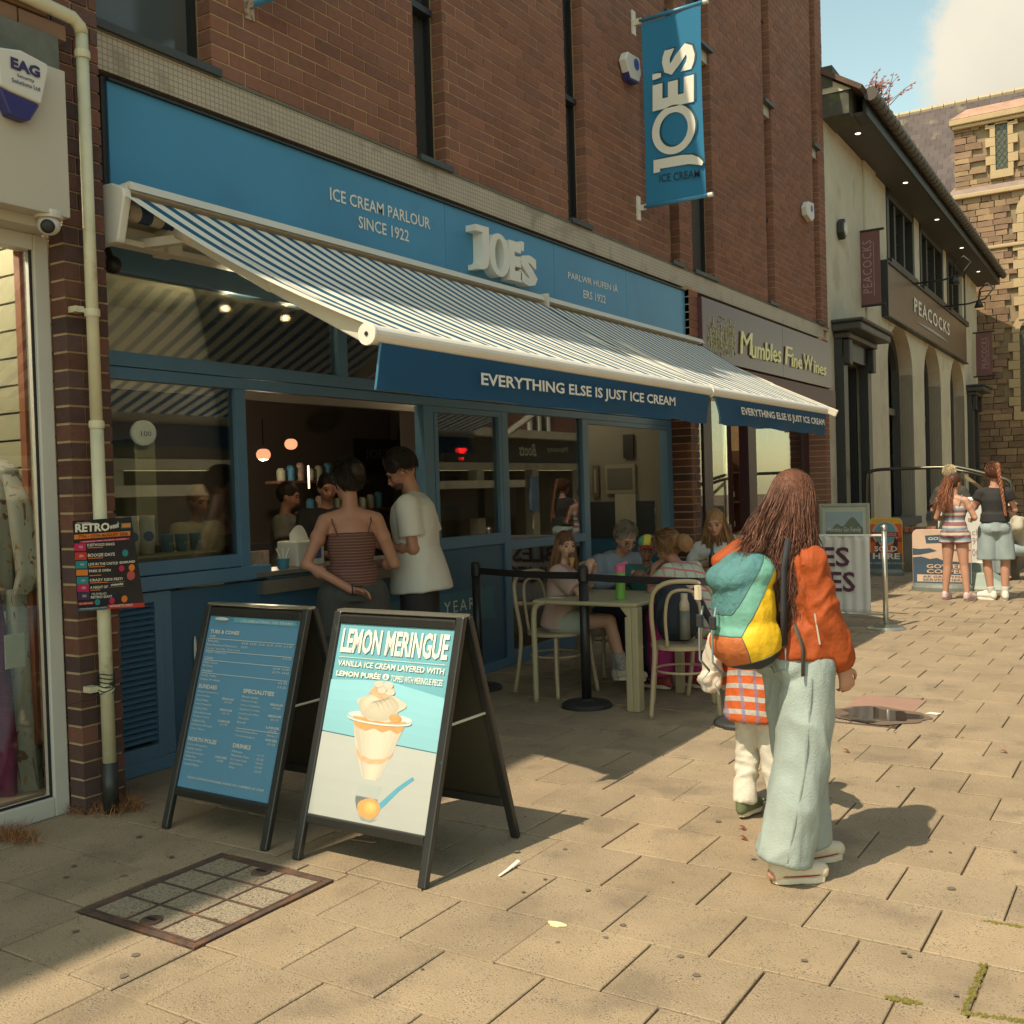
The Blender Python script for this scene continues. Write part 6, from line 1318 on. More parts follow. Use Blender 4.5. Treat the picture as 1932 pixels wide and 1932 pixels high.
def wtext(body, zx1, zy, cap, wid, zx_ref=None):
    a = P(*SG2(zx1, zy), y=wp.y-.02); text(body, (a.x-wid, wp.y-.024, a.z), (wid, 0, 0), (0, 0, cap), m_plum, wb_, bold=.02)
SG2 = zz(1740, 950, 4.589)
wtext('MUMBLES', 245, 1130, .215, 1.45); wtext('FINE WINES', 300, 1375, .22, 1.62)

# framed gin poster
gx = P(*R6(1055, 1300), y=15.2); GX1 = P(*R6(1057, 915), y=15.2); GX0 = P(*R6(775, 912), y=15.2)
gs = thing('poster_stand', 'grey framed stand with a gin family poster behind the white barrier', 'sign', ((GX0.x+GX1.x)/2, 15.2, 0))
x0, x1, z1 = GX0.x, GX1.x, GX1.z; w = .045; q = MB()
m_gfr = mat('grey_frame', (.33, .35, .29), .4)
for a in ((x0, x0+w, .55, z1), (x1-w, x1, .55, z1), (x0+w, x1-w, z1-w, z1), (x0+w, x1-w, .55, .55+w)): q.box((a[0], 15.18, a[2]), (a[1], 15.22, a[3]))
q.build('frame', m_gfr, gs, bevel=.006); q = MB().box((x0+w, 15.195, .6), (x1-w, 15.205, z1-w)); q.build('sheet', mat('gin_paper', (.45, .48, .38), .6), gs)
for x in (x0+.1, x1-.1): q = MB(); q.bar((x, 15.2, 0), (x, 15.2, .56), .04, .03); q.build('leg', m_gfr, gs)
q = MB().box((x0+.09, 15.186, z1-.46), (x1-.09, 15.192, z1-.12)); q.build('photo_print', mat('gin_sky', (.30, .38, .40), .6), gs)
q = MB(); q.poly([(x0+.09, 15.184, z1-.46)]+[(x0+.09+(x1-x0-.18)*t, 15.184, z1-.40+.10*math.exp(-((t-.3)/.12)**2)+.20*math.exp(-((t-.72)/.22)**2)) for t in [k/20 for k in range(21)]]+[(x1-.09, 15.184, z1-.46)]); q.build('hills_print', mat('gin_hill', (.14, .17, .12), .7), gs)
text('Mumbles Gin Family', (x0+.12, 15.18, z1-.43), (x1-x0-.24, 0, 0), (0, 0, .085), mw_, gs)
for k in range(6): q = MB().box((x0+.28, 15.184, z1-.55-.05*k), (x1-.12-.04*(k % 3), 15.186, z1-.54-.05*k)); q.build('text_line', mat('gin_text', (.24, .26, .2), .7), gs)
q = MB(); q.poly([(x0+.13, 15.184, z1-.80), (x0+.22, 15.184, z1-.80), (x0+.22, 15.184, z1-.62), (x0+.19, 15.184, z1-.6), (x0+.19, 15.184, z1-.53), (x0+.16, 15.184, z1-.53), (x0+.16, 15.184, z1-.6), (x0+.13, 15.184, z1-.62)]); q.build('bottle_print', mat('gin_bottle', (.22, .32, .26), .6), gs)

def rboard(name, lab, cx_, y, w, h, m, zb=.10, rad=.08, tilt=.06):
    t_ = thing(name, lab, 'sign', (cx_, y, 0)); q = MB(); pts = []
    for (sx, zc, a0) in ((1, h-rad, 0), (-1, h-rad, math.pi/2)):
        for k in range(7): a = a0+math.pi/2*k/6; pts.append((cx_+sx*(w/2-rad)+rad*math.cos(a), y, zc+rad*math.sin(a)))
    pts = pts+[(cx_-w/2, y, zb), (cx_+w/2, y, zb)]; q.prism(pts, (0, .03, 0)); q.build('board', m, t_, bevel=.004)
    q = MB(); q.lathe((cx_, y+.0, 0), [(w/2+.02, 0), (w/2+.02, .05), (w/2-.02, .10)], 28); o = q.build('water_base', mat('base_grey', (.17, .19, .16), .5), t_); o.scale = (1, .55, 1); return t_
# orange 'SOLD HERE' board
sp_ = P(1672, 1085, z=0); sw = (P(*R6(1240, 1200), y=sp_.y).x-P(*R6(1050, 1200), y=sp_.y).x); hh = P(*R6(1150, 1000), y=sp_.y).z
sx = P(*R6(1150, 1200), y=sp_.y).x
sb = rboard('pavement_sign', 'orange and yellow rounded pavement sign reading SOLD HERE', sx, sp_.y, sw, hh, mat('sold_yellow', (.72, .42, .05), .45, var=.06))
def sr(x0, z0, x1, z1, m, o=.004, nm='print', base=None, y=None): q = MB(); q.box((x0, y-o-.002, z0), (x1, y-o, z1)); q.build(nm, m, base)
Ys = sp_.y; kz = hh/1.45
sr(sx-sw/2+.005, .10, sx+sw/2-.005, .36, mat('sold_grey', (.10, .14, .15), .5), base=sb, y=Ys); sr(sx-sw/2+.005, .361, sx+sw/2-.005, .85, mat('sold_orange', (.62, .13, .03), .45), base=sb, y=Ys)
q = MB(); q.poly([(sx-sw/2+.005, Ys-.007, .84*kz)]+[(sx-sw/2+.005+(sw-.01)*t, Ys-.007, (.93+.05*math.sin(t*7))*kz) for t in [k/12 for k in range(13)]]+[(sx+sw/2-.005, Ys-.007, .84*kz)]); q.build('hill_print', mat('sold_red', (.34, .04, .04), .5), sb)
c = (sx, Ys-.012, hh-.25); MB().lathe(c, [(.21, 0), (.21, .003)], 32, (0, -1, 0)).build('badge', mat('badge_peach', (.62, .38, .26), .5), sb); MB().lathe((sx, Ys-.017, hh-.25), [(.175, 0), (.175, .003)], 32, (0, -1, 0)).build('badge', mat('badge_teal', (.15, .35, .38), .5), sb)
q = MB(); q.box((sx-.21, Ys-.024, hh-.31), (sx+.21, Ys-.021, hh-.23)); q.build('badge_band', MATS['sold_red'], sb); text('GOWER GOLD', (sx-.18, Ys-.026, hh-.295), (.36, 0, 0), (0, 0, .05), mw_, sb)
for dx in (-.12, .16): q = MB(); q.ball((sx+dx, Ys-.012, (1.04 if dx > 0 else .9)*kz), (.03, .004, .035)); q.ball((sx+dx, Ys-.012, (.84 if dx > 0 else .74)*kz), (.04, .004, .13)); q.ball((sx+dx, Ys-.012, .62*kz), (.03, .004, .12)); q.build('walker_print', mat('sold_dark', (.08, .03, .03), .6), sb)
text('SOLD', (sx-.27*kz, Ys-.02, .60*kz), (.56*kz, 0, 0), (0, 0, .14*kz), m_letter, sb, bold=.03); text('HERE', (sx-.31*kz, Ys-.02, .41*kz), (.66*kz, 0, 0), (0, 0, .15*kz), m_letter, sb, bold=.03)
text('ASK INSIDE FOR DETAILS', (sx-.3, Ys-.012, .28*kz), (.6, 0, 0), (0, 0, .03), mw_, sb)
# coffee board
gp0 = P(1752, 1113, z=0); Yg = gp0.y; gx0 = P(*R6(1303, 1300), y=Yg).x; gw = .78; gh = P(*R6(1380, 1064), y=Yg).z; gxc = gx0+gw/2
gb = rboard('pavement_sign', 'blush and slate blue pavement sign reading GOWER COFFEE', gxc, Yg, gw, gh, mat('blush', (.60, .43, .31), .5))
m_sl = mat('slate_print', (.05, .085, .12), .5); m_bl = MATS['blush']
kg = gh/1.45
def gpoly(pts, m, o): q = MB(); q.poly([(gxc-gw/2+.006+(gw-.012)*u, Yg-o, v*kg) for u, v in pts]); q.build('print', m, gb)
gpoly([(0, .13), (1, .13), (1, .66), (.8, .68), (.55, .70), (.42, .77), (.3, .74), (.15, .80), (0, .78)], m_sl, .005); gpoly([(0, .84), (.12, .85), (.3, .90), (.42, .94), (.30, 1.0), (.12, .98), (0, 1.0)], m_sl, .005); gpoly([(.6, .945), (1, .95), (1, .965), (.8, .985)], m_sl, .005)
gpoly([(.24, 1.12), (.78, 1.15), (.76, 1.34), (.22, 1.30)], m_sl, .006); text('GOWER', (gxc-.17, Yg-.012, 1.19*kg), (.34, 0, .01), (0, 0, .07*kg), mw_, gb, bold=.02)
text('GOWER', (gxc-.20, Yg-.012, .52*kg), (.50, 0, 0), (0, 0, .10*kg), m_bl, gb, bold=.03); text('COFFEE', (gxc-.20, Yg-.012, .40*kg), (.50, 0, 0), (0, 0, .10*kg), m_bl, gb, bold=.03)
gpoly([(.07, .20), (.97, .20), (.97, .37), (.07, .37)], m_bl, .008); text('AR GAEL YMA', (gxc-.25, Yg-.014, .30*kg), (.55, 0, 0), (0, 0, .05*kg), m_sl, gb); text('SERVED HERE', (gxc-.25, Yg-.014, .225*kg), (.55, 0, 0), (0, 0, .05*kg), m_sl, gb)
# white price stand between the two girls
ws_p = P(1860, 1085, z=0); Yw = 15.9; wx0 = P(*SG2(1360, 1000), y=Yw).x-.35; wx1 = P(*SG2(1530, 1000), y=Yw).x; wz1 = P(*SG2(1400, 465), y=Yw).z; wz0 = P(*SG2(1400, 1090), y=Yw).z
wst = thing('price_stand', 'white swinging price board with red figures on a grey weighted base', 'sign', ((wx0+wx1)/2, Yw, 0))
q = MB().box((wx0, Yw-.02, wz0), (wx1, Yw+.02, wz1-.05)); q.build('board', mat('stand_white', (.62, .63, .58), .45), wst, bevel=.005); MB().tube([(wx0-.02, Yw, wz1-.02), (wx1+.02, Yw, wz1-.02)], .035, 12).build('rail', m_white, wst); MB().tube([(wx0-.02, Yw, wz0), (wx1+.02, Yw, wz0)], .025, 12).build('rail', m_white, wst)
for body, zx, zy, h in (('£9.95 each', 1500, 825, .09), ('2 for £17.99', 1500, 915, .10), ('3 for £25.00', 1500, 1025, .10)): a = P(*SG2(zx, zy), y=Yw-.03); text(body, (wx0+.05, Yw-.024, a.z), (a.x-wx0-.05, 0, 0), (0, 0, h), mat('stand_red', (.35, .2, .22), .6), wst)
q = MB(); q.box(((wx0+wx1)/2+.1, Yw-.03, .05), ((wx0+wx1)/2+.3, Yw+.03, wz0)); q.build('leg', mat('stand_grey', (.24, .30, .25), .5), wst)
q = MB(); q.prism([(wx0+.1, Yw-.3, 0), (wx1+.35, Yw-.3, 0), (wx1+.30, Yw-.25, .10), (wx1+.05, Yw-.2, .24), (wx0+.3, Yw-.2, .24), (wx0+.12, Yw-.25, .10)], (0, .55, 0)); q.build('weighted_base', MATS['stand_grey'], wst, bevel=.02)
# low walls with red brick coping, handrail, bench
def lowwall(lab, x0, y0, x1, y1, h, cop=True):
    t_ = thing('low_wall', lab, 'wall', ((x0+x1)/2, (y0+y1)/2, 0)); q = MB().box((x0, y0, 0), (x1, y1, h-.09)); q.build('body', mat('wall_grey', (.17, .16, .12), .9, var=.3, vs=3, bump=.5), t_)
    y = y0-.03; n = int((x1-x0+.06)/.085)
    for i in range(n): a = x0-.03+i*.085; q = MB().box((a, y0-.03, h-.085), (a+.075, y0+.24, h)); q.build('coping_brick', mat('coping', (.33, .12, .07), .8, rnd=.25, bump=.3), t_)
    n = int((y1-y0-.27)/.085)
    for i in range(n): a = y0+.25+i*.085; q = MB().box((x1-.21, a, h-.085), (x1+.03, a+.075, h)); q.build('coping_brick', MATS['coping'], t_)
    return t_
lowwall('long low wall with red brick coping below the first arch', -4.3, 18.5, -2.75, 18.8, .76)
lowwall('short low wall with red brick coping beside the bench', -2.75, 18.0, -2.22, 20.6, .57)
hr = thing('handrail', 'dark steel handrail bending down beside the steps', 'handrail', (-3.5, 18.9, 0)); m_rail = mat('rail_steel', (.10, .095, .07), .3, metal=.6)
A_ = [P(*SG2(x, y), y=18.9) for x, y in ((405, 560), (410, 260), (440, 215), (520, 190), (800, 178), (1140, 168), (1240, 190), (1400, 215), (1545, 250))]
ctube(A_, .030, 'top_rail', hr, m_rail); B_ = [P(*SG2(x, y), y=18.7) for x, y in ((1255, 160), (1420, 195), (1560, 230), (1700, 268), (1780, 300), (1812, 370), (1820, 600), (1825, 870))]; ctube(B_, .032, 'top_rail', hr, m_rail)
for px_ in (1150, 1340): a = P(*SG2(px_, 175 if px_ < 1200 else 200), y=18.9); q = MB(); q.bar((a.x, 18.9, 0), (a.x, 18.9, a.z), .055, .055); q.build('rail_post', m_rail, hr)
a, b_ = P(*SG2(1340, 235), y=18.9), P(*SG2(1545, 390), y=18.9); q = MB(); q.bar(a, b_, .04, .05); q.build('diagonal_brace', mat('brace', (.26, .20, .10), .5), hr)
bn = thing('bench', 'pale timber bench end at the right edge behind the brick coping', 'bench', (-2.0, 17.4, 0)); z_ = P(*SG2(1840, 1080), y=17.6)
for k in range(3): q = MB(); q.box((-2.2, 17.3+k*.13, .36), (.4, 17.41+k*.13, .40)); q.build('seat_slat', mat('bench_wood', (.50, .36, .15), .6, var=.15, vs=10), bn, bevel=.005)
for x in (-2.12, -.6): q = MB(); q.box((x, 17.32, 0), (x+.08, 17.66, .355)); q.build('leg', mat('bench_leg', (.12, .1, .07), .7), bn)
fk = P(*SG2(1872, 880), y=18.1); ft = thing('flask', 'copper coloured drinks flask standing on the brick coping', 'flask', (fk.x, 18.1, .57)); MB().lathe((fk.x, 18.1, .57), [(.045, 0), (.045, .24), (.03, .29)], 16).build('body', mat('copper', (.55, .22, .10), .3, metal=.4), ft, smooth=True); MB().lathe((fk.x, 18.1, .86), [(.03, 0), (.03, .09)], 14).build('cap', MATS['copper'], ft)
# inside the ice cream shop: counter things
def cup_(c, lab): t_ = thing('paper_cup', lab, 'cup', c, 'stacked blue paper cups'); MB().lathe(c, [(.035, 0), (.042, .11), (.044, .115)], 18).build('cup', mat('cup_blue', (.06, .22, .32), .5), t_, smooth=True); text('JOE\'S', c+Vector((.046, -.02, .045)), (0, .04, 0), (0, 0, .02), mw_, t_); return t_
cn = ('first', 'second', 'third', 'fourth', 'fifth', 'sixth')
for k in range(6):
    if k < 3: c = Vector((-5.45, 3.98+k*.115, 1.27)); t_ = thing('tub_stack', 'stack of white tubs with blue discs, %s from the left in the shop window' % cn[k], 'tubs', c, 'stacked white tubs'); MB().lathe(c, [(.045, 0), (.055, .10), (.05, .20), (.055, .24)], 18).build('tubs', m_cream, t_, smooth=True); MB().lathe(c+Vector((.048, -.02, .11)), [(.032, 0), (.032, .004)], 16, (1, -.5, 0)).build('disc', MATS['badge_blue'], t_)
    else: cup_(Vector((-5.40, 4.00+k*.115-.02, 1.27)), 'upturned blue paper cup stack, %s from the left in the shop window' % cn[k])
q = MB().box((-5.75, 3.55, 1.22), (-5.15, 4.66, 1.262)); q.build('window_shelf', mat('shelf_i', (.20, .18, .12), .5), front)
q = MB().box((-5.75, 3.55, 1.263), (-5.55, 4.5, 1.31)); q.build('shelf_back', m_black, front)
for i, (y, x, w, h) in enumerate(((4.0, -6.6, .12, 1.1), (4.16, -6.6, .12, 1.1), (5.25, -6.9, .2, 1.15))):
    t_ = thing('soft_serve_machine', 'pale upright panel of the serving machine in the left window, %s' % ('leftmost', 'middle', 'right under the clock')[i], 'machine', (x, y, 1.1)); q = MB().box((x-.3, y, .9), (x, y+w, .95+h)); q.build('cabinet', mat('machine', (.30, .31, .22), .5), t_, bevel=.01)
ck = thing('wall_clock', 'round cream wall clock seen through the left window', 'clock', (-6.86, 5.35, 2.12)); MB().lathe((-6.86, 5.30, 2.14), [(.10, 0), (.10, .03), (.085, .035)], 28, (1, -.3, 0)).build('face', mat('clock_face', (.5, .5, .4), .5, emit=((.8, .8, .6), .05)), ck)  # faint glow put into the clock face to lift it from the dark
text('100', (-6.80, 5.24, 2.11), (.02, .08, 0), (0, 0, .04), m_dark, ck)
# napkin dispenser and tub on the hatch counter
c = P(600, 1005, x=-5.15); nd = thing('napkin_dispenser', 'cream napkin dispenser on the serving hatch counter', 'dispenser', (-5.2, c.y, 1.11))
yn = P(573, 1000, x=-5.18).y; q = MB().box((-5.32, yn-.13, 1.11), (-5.12, yn+.14, 1.29)); q.build('box', m_cream, nd, bevel=.012); q = MB(); q.box((-5.118, yn-.0, 1.16), (-5.115, yn+.10, 1.25)); q.build('label', MATS['badge_blue'], nd); q = MB(); q.grid(lambda u, v: (-5.22+.03*math.sin(u*3), yn-.10+.2*u, 1.29+.11*v*math.sin(math.pi*min(1, u+.15))), 8, 4); q.build('napkins', m_pap, nd, solid=.004)
yn2 = P(530, 1000, x=-5.15).y; c = Vector((-5.14, yn2, 1.11)); tb2 = thing('sample_tub', 'small blue tub of spoons on the hatch counter', 'tub', c); MB().lathe(c, [(.035, 0), (.045, .07)], 18).build('tub', MATS['cup_blue'], tb2)
for k in range(3): q = MB(); q.tube([c+Vector((0, 0, .03)), c+Vector((.02*(k-1), .04*(k-1), .14))], .005, 5); q.build('spoon', m_pap, tb2)
yn3 = P(485, 1000, x=-5.2).y; q = MB().box((-5.25, yn3-.08, 1.11), (-5.22, yn3+.12, 1.24)); tag(q.build('menu_card', mat('card', (.35, .25, .18), .6, var=.5, vs=20), None), 'small printed card standing at the left of the hatch counter', 'card')
bd_ = P(735, 858, x=-8.8); bt2 = thing('menu_sign', 'dark menu sign with pale letters at the back of the ice cream shop', 'sign', (-8.8, bd_.y, bd_.z)); q = MB().box((-8.83, bd_.y-.7, bd_.z-.25), (-8.8, bd_.y+.7, bd_.z+.2)); q.build('board', m_dark, bt2); text("JOE'S", (-8.79, bd_.y-.5, bd_.z-.08), (0, .5, 0), (0, 0, .15), flat(120, 115, 100), bt2)
for k, (px_, z_, l_) in enumerate(((590, 1.75, 'upper'), (640, 1.4, 'lower'))):
    a = P(px_, 900, x=-8.35); t_ = thing('back_shelf', 'dark shelf of jars behind the hatch, the %s one' % l_, 'shelf', (-8.35, a.y, z_), 'shelves behind the hatch'); q = MB().box((-8.5, a.y-.6, z_), (-8.25, a.y+.9, z_+.03)); q.build('board', mat('shelf_wood', (.16, .07, .04)), t_)
    for j in range(9): c = Vector((-8.35, a.y-.5+.15*j, z_+.031)); MB().lathe(c, [(.045, 0), (.05, .02), (.05, .11+.03*(j % 3)), (.03, .14+.03*(j % 3))], 12).build('jar', (MATS['priceboard'], MATS['cup_blue'], MATS['card'], m_cream)[(j+k) % 4], t_)
sl_ = P(583, 900, x=-7.6); q = MB().box((-7.61, sl_.y-.008, sl_.z-.12), (-7.6, sl_.y+.008, sl_.z+.12)); tag(q.build('light_strip', mat('gold_strip', (.8, .6, .3), .5, emit=((1, .7, .3), 1.2)), None), 'thin golden light strip in the dark interior behind the hatch', 'light')
# red neon cone sign in the small window
nc = P(873, 850, x=-5.20); ns = thing('neon_sign', 'small red neon ice cream sign in the narrow window', 'neon sign', (-5.2, nc.y, nc.z))
m_neon = mat('neon_red', (.8, .02, .02), .5, emit=((1, .02, .02), 5)); q = MB(); q.box((-5.205, nc.y-.055, nc.z-.005), (-5.195, nc.y+.06, nc.z+.022)); q.ball((-5.2, nc.y, nc.z-.008), (.008, .045, .02)); q.build('scoop_light', m_neon, ns); MB().ball((-5.2, nc.y+.0, nc.z-.07), (.01, .013, .016), 10, 8).build('tip_light', m_neon, ns)
q = MB()
for a, b_ in (((835, 855), (838, 925)), ((838, 925), (902, 925)), ((902, 925), (895, 860))): q.bar(P(*a, x=-5.19), P(*b_, x=-5.19), .012, .012)
q.build('window_outline', mat('chalk', (.45, .45, .32), .8), ns)
for i, (px_, w, c1) in enumerate(((845, .10, (.36, .33, .2)), (868, .10, (.36, .33, .2)))):
    a = P(px_, 1060, x=-5.3); q = MB().box((-5.42, a.y-.05, 1.2), (-5.28, a.y+.05, 1.44)); tag(q.build('paper_bag', mat('kraft', c1, .8), None, bevel=.01), 'kraft paper bag on the sill of the narrow window, the %s one' % ('left', 'right')[i], 'bag')
a = P(858, 1025, x=-5.3); q = MB(); q.ball((-5.34, a.y, 1.47), (.07, .16, .035)); tag(q.build('blue_cloth', mat('teal_cloth', (.06, .28, .30), .8), None, smooth=True), 'turquoise cloth lying over the paper bags in the narrow window', 'cloth')
# pictures and notices in the lobby
for i, (x0, y0, x1, y1, m, l_) in enumerate(((1600, 530, 1660, 660, m_dark, 'dark hanging menu card'), (1500, 700, 1670, 860, mat('pic1', (.22, .21, .16), .6), 'framed coastal picture'), (1555, 866, 1675, 1035, mat('pic3', (.30, .29, .23), .6), 'pale typed notice'), (1425, 705, 1465, 880, mat('pic4', (.10, .09, .07), .5), 'narrow dark framed picture'))):
    (x0, y0), (x1, y1) = R5(x0, y0), R5(x1, y1)
    a, b_ = P(x0, y0, y=11.43), P(x1, y1, y=11.43); t_ = thing('picture', l_+' on the wall inside the open doorway', 'picture', ((a.x+b_.x)/2, 11.42, b_.z)); q = MB().box((a.x, 11.40, b_.z), (b_.x, 11.43, a.z)); q.build('sheet', m, t_)
    if i in (1, 3): q = MB(); q.box((a.x+.03, 11.395, b_.z+.05), (b_.x-.03, 11.40, a.z-.05)); q.build('print', mat('pic_in', (.10, .10, .08), .6) if i == 1 else MATS['pic1'], t_)
for i, (px_, py) in enumerate(((1377, 1078), (1375, 1100))):
    a = P(R5(1762, 958)[0], R5(1762, 958)[1] if i == 0 else R5(1758, 1020)[1], y=11.43); t_ = thing('round_sticker', ('pale', 'grey')[i]+' round award sticker by the doorway', 'sticker', a); MB().lathe((a.x, 11.428, a.z), [(.05, 0), (.05, .004)], 18, (0, -1, 0)).build('disc', (MATS['pic3'], MATS['pic1'])[i], t_)
q = MB().box((-7.4, 11.415, .98), (-5.3, 11.43, 1.42)); tag(q.build('notice_board', mat('noticeboard', (.03, .035, .04), .5), None), 'dark notice strip along the lobby wall', 'board')
# barrier banner stored behind the lower glass
q = MB(); q.grid(lambda u, v: (-5.35, 7.98+.9*u, .55+.45*v+.02*math.sin(u*9)), 8, 4); o = q.build('folded_banner', mat('grey_cloth', (.26, .25, .21), .8), None, solid=.004); tag(o, 'grey folded fabric banner stored behind the lower window', 'banner')
text('23', (-5.335, 8.40, .70), (0, .22, 0), (0, 0, .14), m_dark, o)
for i in range(3): q = MB(); q.tube([(-5.3, 8.02+.06*i, .1), (-5.3, 7.96+.03*i, .62)], .016, 8); tag(q.build('leaning_pole', m_cream2, None), 'pale pole leaning behind the lower glass, %s' % ('left', 'middle', 'right')[i], 'pole', 'poles leaning behind the glass')
# ============================================================ people: continuous bodies grown from a skeleton and remeshed
scratch = bpy.data.collections.new('scratch')
def lap(vs, fs, it, fac=.5):
    v = np.array(vs, dtype=float); f = np.array(fs); e = np.vstack([f[:, [0, 1]], f[:, [1, 2]], f[:, [2, 3]], f[:, [3, 0]]]) if f.shape[1] == 4 else np.vstack([f[:, [0, 1]], f[:, [1, 2]], f[:, [2, 0]]])
    n = len(v); cnt = np.bincount(e[:, 0], minlength=n)+np.bincount(e[:, 1], minlength=n)
    for _ in range(it):
        s = np.stack([np.bincount(e[:, 0], weights=v[e[:, 1], k], minlength=n)+np.bincount(e[:, 1], weights=v[e[:, 0], k], minlength=n) for k in range(3)], 1)
        v = v*(1-fac)+fac*s/np.maximum(cnt, 1)[:, None]
    return v
def vnormals(v, f):
    n = np.cross(v[f[:, 2]]-v[f[:, 0]], v[f[:, 3]]-v[f[:, 1]]); o = np.zeros_like(v)
    for k in range(4): np.add.at(o, f[:, k], n)
    l = np.linalg.norm(o, axis=1, keepdims=True); return o/np.maximum(l, 1e-9)
class Blob:
    """a union of tapered limbs and ellipsoids, fused into one skin by voxel remeshing"""
    def __init__(s): s.m = MB()
    def cap(s, a, ra, b, rb, e0=True, e1=True, flat=None):
        s.m.tube([a, b], [ra, rb], 14, flat=flat)
        if e0: s.m.ball(a, ra, 12, 8)
        if e1: s.m.ball(b, rb, 12, 8)
        return s
    def chain(s, pts, rs, e0=True, e1=True):
        s.m.tube(pts, rs, 16)
        for i, (p, r_) in enumerate(zip(pts, rs)):
            if (0 < i < len(pts)-1) or (i == 0 and e0) or (i == len(pts)-1 and e1): s.m.ball(p, r_, 12, 8)
        return s
    def ell(s, c, r, rot=None): s.m.ball(c, r, 16, 10, rot); return s
    def mesh(s, voxel=.012, it=3, wrinkle=None):
        me = bpy.data.meshes.new('tmp'); me.from_pydata(s.m.v, [], s.m.f); o = bpy.data.objects.new('tmp', me); scene.collection.objects.link(o)
        md = o.modifiers.new('r', 'REMESH'); md.mode = 'VOXEL'; md.voxel_size = voxel
        dg = bpy.context.evaluated_depsgraph_get(); ev = o.evaluated_get(dg); m2 = ev.to_mesh(); n = len(m2.vertices); v = np.empty(n*3); m2.vertices.foreach_get('co', v); v = v.reshape(-1, 3)
        f = np.empty(len(m2.polygons)*4, dtype=int); m2.polygons.foreach_get('vertices', f); f = f.reshape(-1, 4); ev.to_mesh_clear(); bpy.data.objects.remove(o); bpy.data.meshes.remove(me)
        v = lap(v, f, it)
        if wrinkle:
            amp, sc, aniso = wrinkle; nr = vnormals(v, f); d = np.empty(len(v))
            for i, p in enumerate(v):
                q = Vector((p[0]*sc, p[1]*sc, p[2]*sc*aniso)); w = mnoise.noise_vector(q*.5)*1.3; d[i] = 1-abs(mnoise.noise(q+w))*2.6-.45*abs(mnoise.noise((q+w)*2.3+Vector((5, 1, 2))))
            v = v+nr*(d*amp)[:, None]; v = lap(v, f, 1, .3)
        return v, f
def put(name, v, f, m, parent):
    me = bpy.data.meshes.new(name); og = parent_org(parent); vv = v-np.array(og)
    me.vertices.add(len(vv)); me.vertices.foreach_set('co', vv.ravel()); me.loops.add(f.size); me.loops.foreach_set('vertex_index', f.ravel()); me.polygons.add(len(f)); me.polygons.foreach_set('loop_start', np.arange(0, f.size, f.shape[1])); me.update(calc_edges=True); me.polygons.foreach_set('use_smooth', [True]*len(f)); me.materials.append(m)
    o = bpy.data.objects.new(name, me); scene.collection.objects.link(o); o.parent = parent; return o
def split_put(v, f, cls, specs, parent, seam_m=None):
    c = v[f].mean(1); k = np.array([cls(p) for p in c]); n = len(v); v = v.copy()
    mx = np.full(n, -1); mn = np.full(n, 99)
    for j in range(4): np.maximum.at(mx, f[:, j], k); np.minimum.at(mn, f[:, j], k)
    bd = mx != mn; e = np.vstack([f[:, [0, 1]], f[:, [1, 2]], f[:, [2, 3]], f[:, [3, 0]]]); ke = np.concatenate([k]*4)
    key = np.minimum(e[:, 0], e[:, 1])*n+np.maximum(e[:, 0], e[:, 1]); u, inv = np.unique(key, return_inverse=True); a = np.full(len(u), -1); b_ = np.full(len(u), 99); np.maximum.at(a, inv, ke); np.minimum.at(b_, inv, ke); eb = u[a != b_]; e0, e1 = eb//n, eb % n
    cnt = np.bincount(e0, minlength=n)+np.bincount(e1, minlength=n)
    for _ in range(12):
        s_ = np.stack([np.bincount(e0, weights=v[e1, q], minlength=n)+np.bincount(e1, weights=v[e0, q], minlength=n) for q in range(3)], 1); w_ = bd & (cnt == 2); v[w_] = .5*v[w_]+.5*s_[w_]/2
    if seam_m:
        q = MB()
        for a_, c_ in zip(e0, e1): q.tube([v[a_], v[c_]], .0022, 4, cap=False)
        q.build('seam', seam_m, parent, kind='stuff')
    for i, (nm, m) in enumerate(specs):
        ff = f[k == i]
        if len(ff): u, inv = np.unique(ff, return_inverse=True); put(nm, v[u], inv.reshape(ff.shape), m, parent)
def hand(b, w, d, n, sc=1, curl=.5, side=1, spread=.0):
    """five fingered hand: w wrist, d direction, n palm normal, side +1 thumb towards d x n"""
    d = Vector(d).normalized(); n = Vector(n); n = (n-d*n.dot(d)).normalized(); s = d.cross(n)*side
    for k in (-1, 0, 1): b.cap(w+s*k*.012*sc, .017*sc, w+d*.078*sc+s*k*.024*sc, .0125*sc)
    for i, (o, L) in enumerate(((.033, .070), (.011, .078), (-.011, .072), (-.032, .056))):
        k0 = w+d*(.080 if i in (1, 2) else .074)*sc+s*o*sc; a1 = curl*.9; d1 = (d*math.cos(a1)+n*math.sin(a1)+s*o*spread*8).normalized(); k1 = k0+d1*L*.45*sc
        a2 = a1+curl*1.2; d2 = (d*math.cos(a2)+n*math.sin(a2)).normalized(); k2 = k1+d2*L*.32*sc; a3 = a2+curl*.9; d3 = (d*math.cos(a3)+n*math.sin(a3)).normalized(); k3 = k2+d3*L*.24*sc
        b.chain([k0, k1, k2, k3], [.0098*sc, .0090*sc, .0080*sc, .0068*sc])
    t0 = w+d*.022*sc+s*.024*sc; t1 = t0+(d*.6+s*.75+n*.25).normalized()*.038*sc; t2 = t1+(d*.85+s*.25+n*.45).normalized()*.030*sc; t3 = t2+(d*.8+n*.6).normalized()*.022*sc
    b.chain([t0, t1, t2, t3], [.0135*sc, .0110*sc, .0095*sc, .0080*sc])
def skin(name, rgb): return mat(name, rgb, .5, var=.07, vs=14, spec=.35)
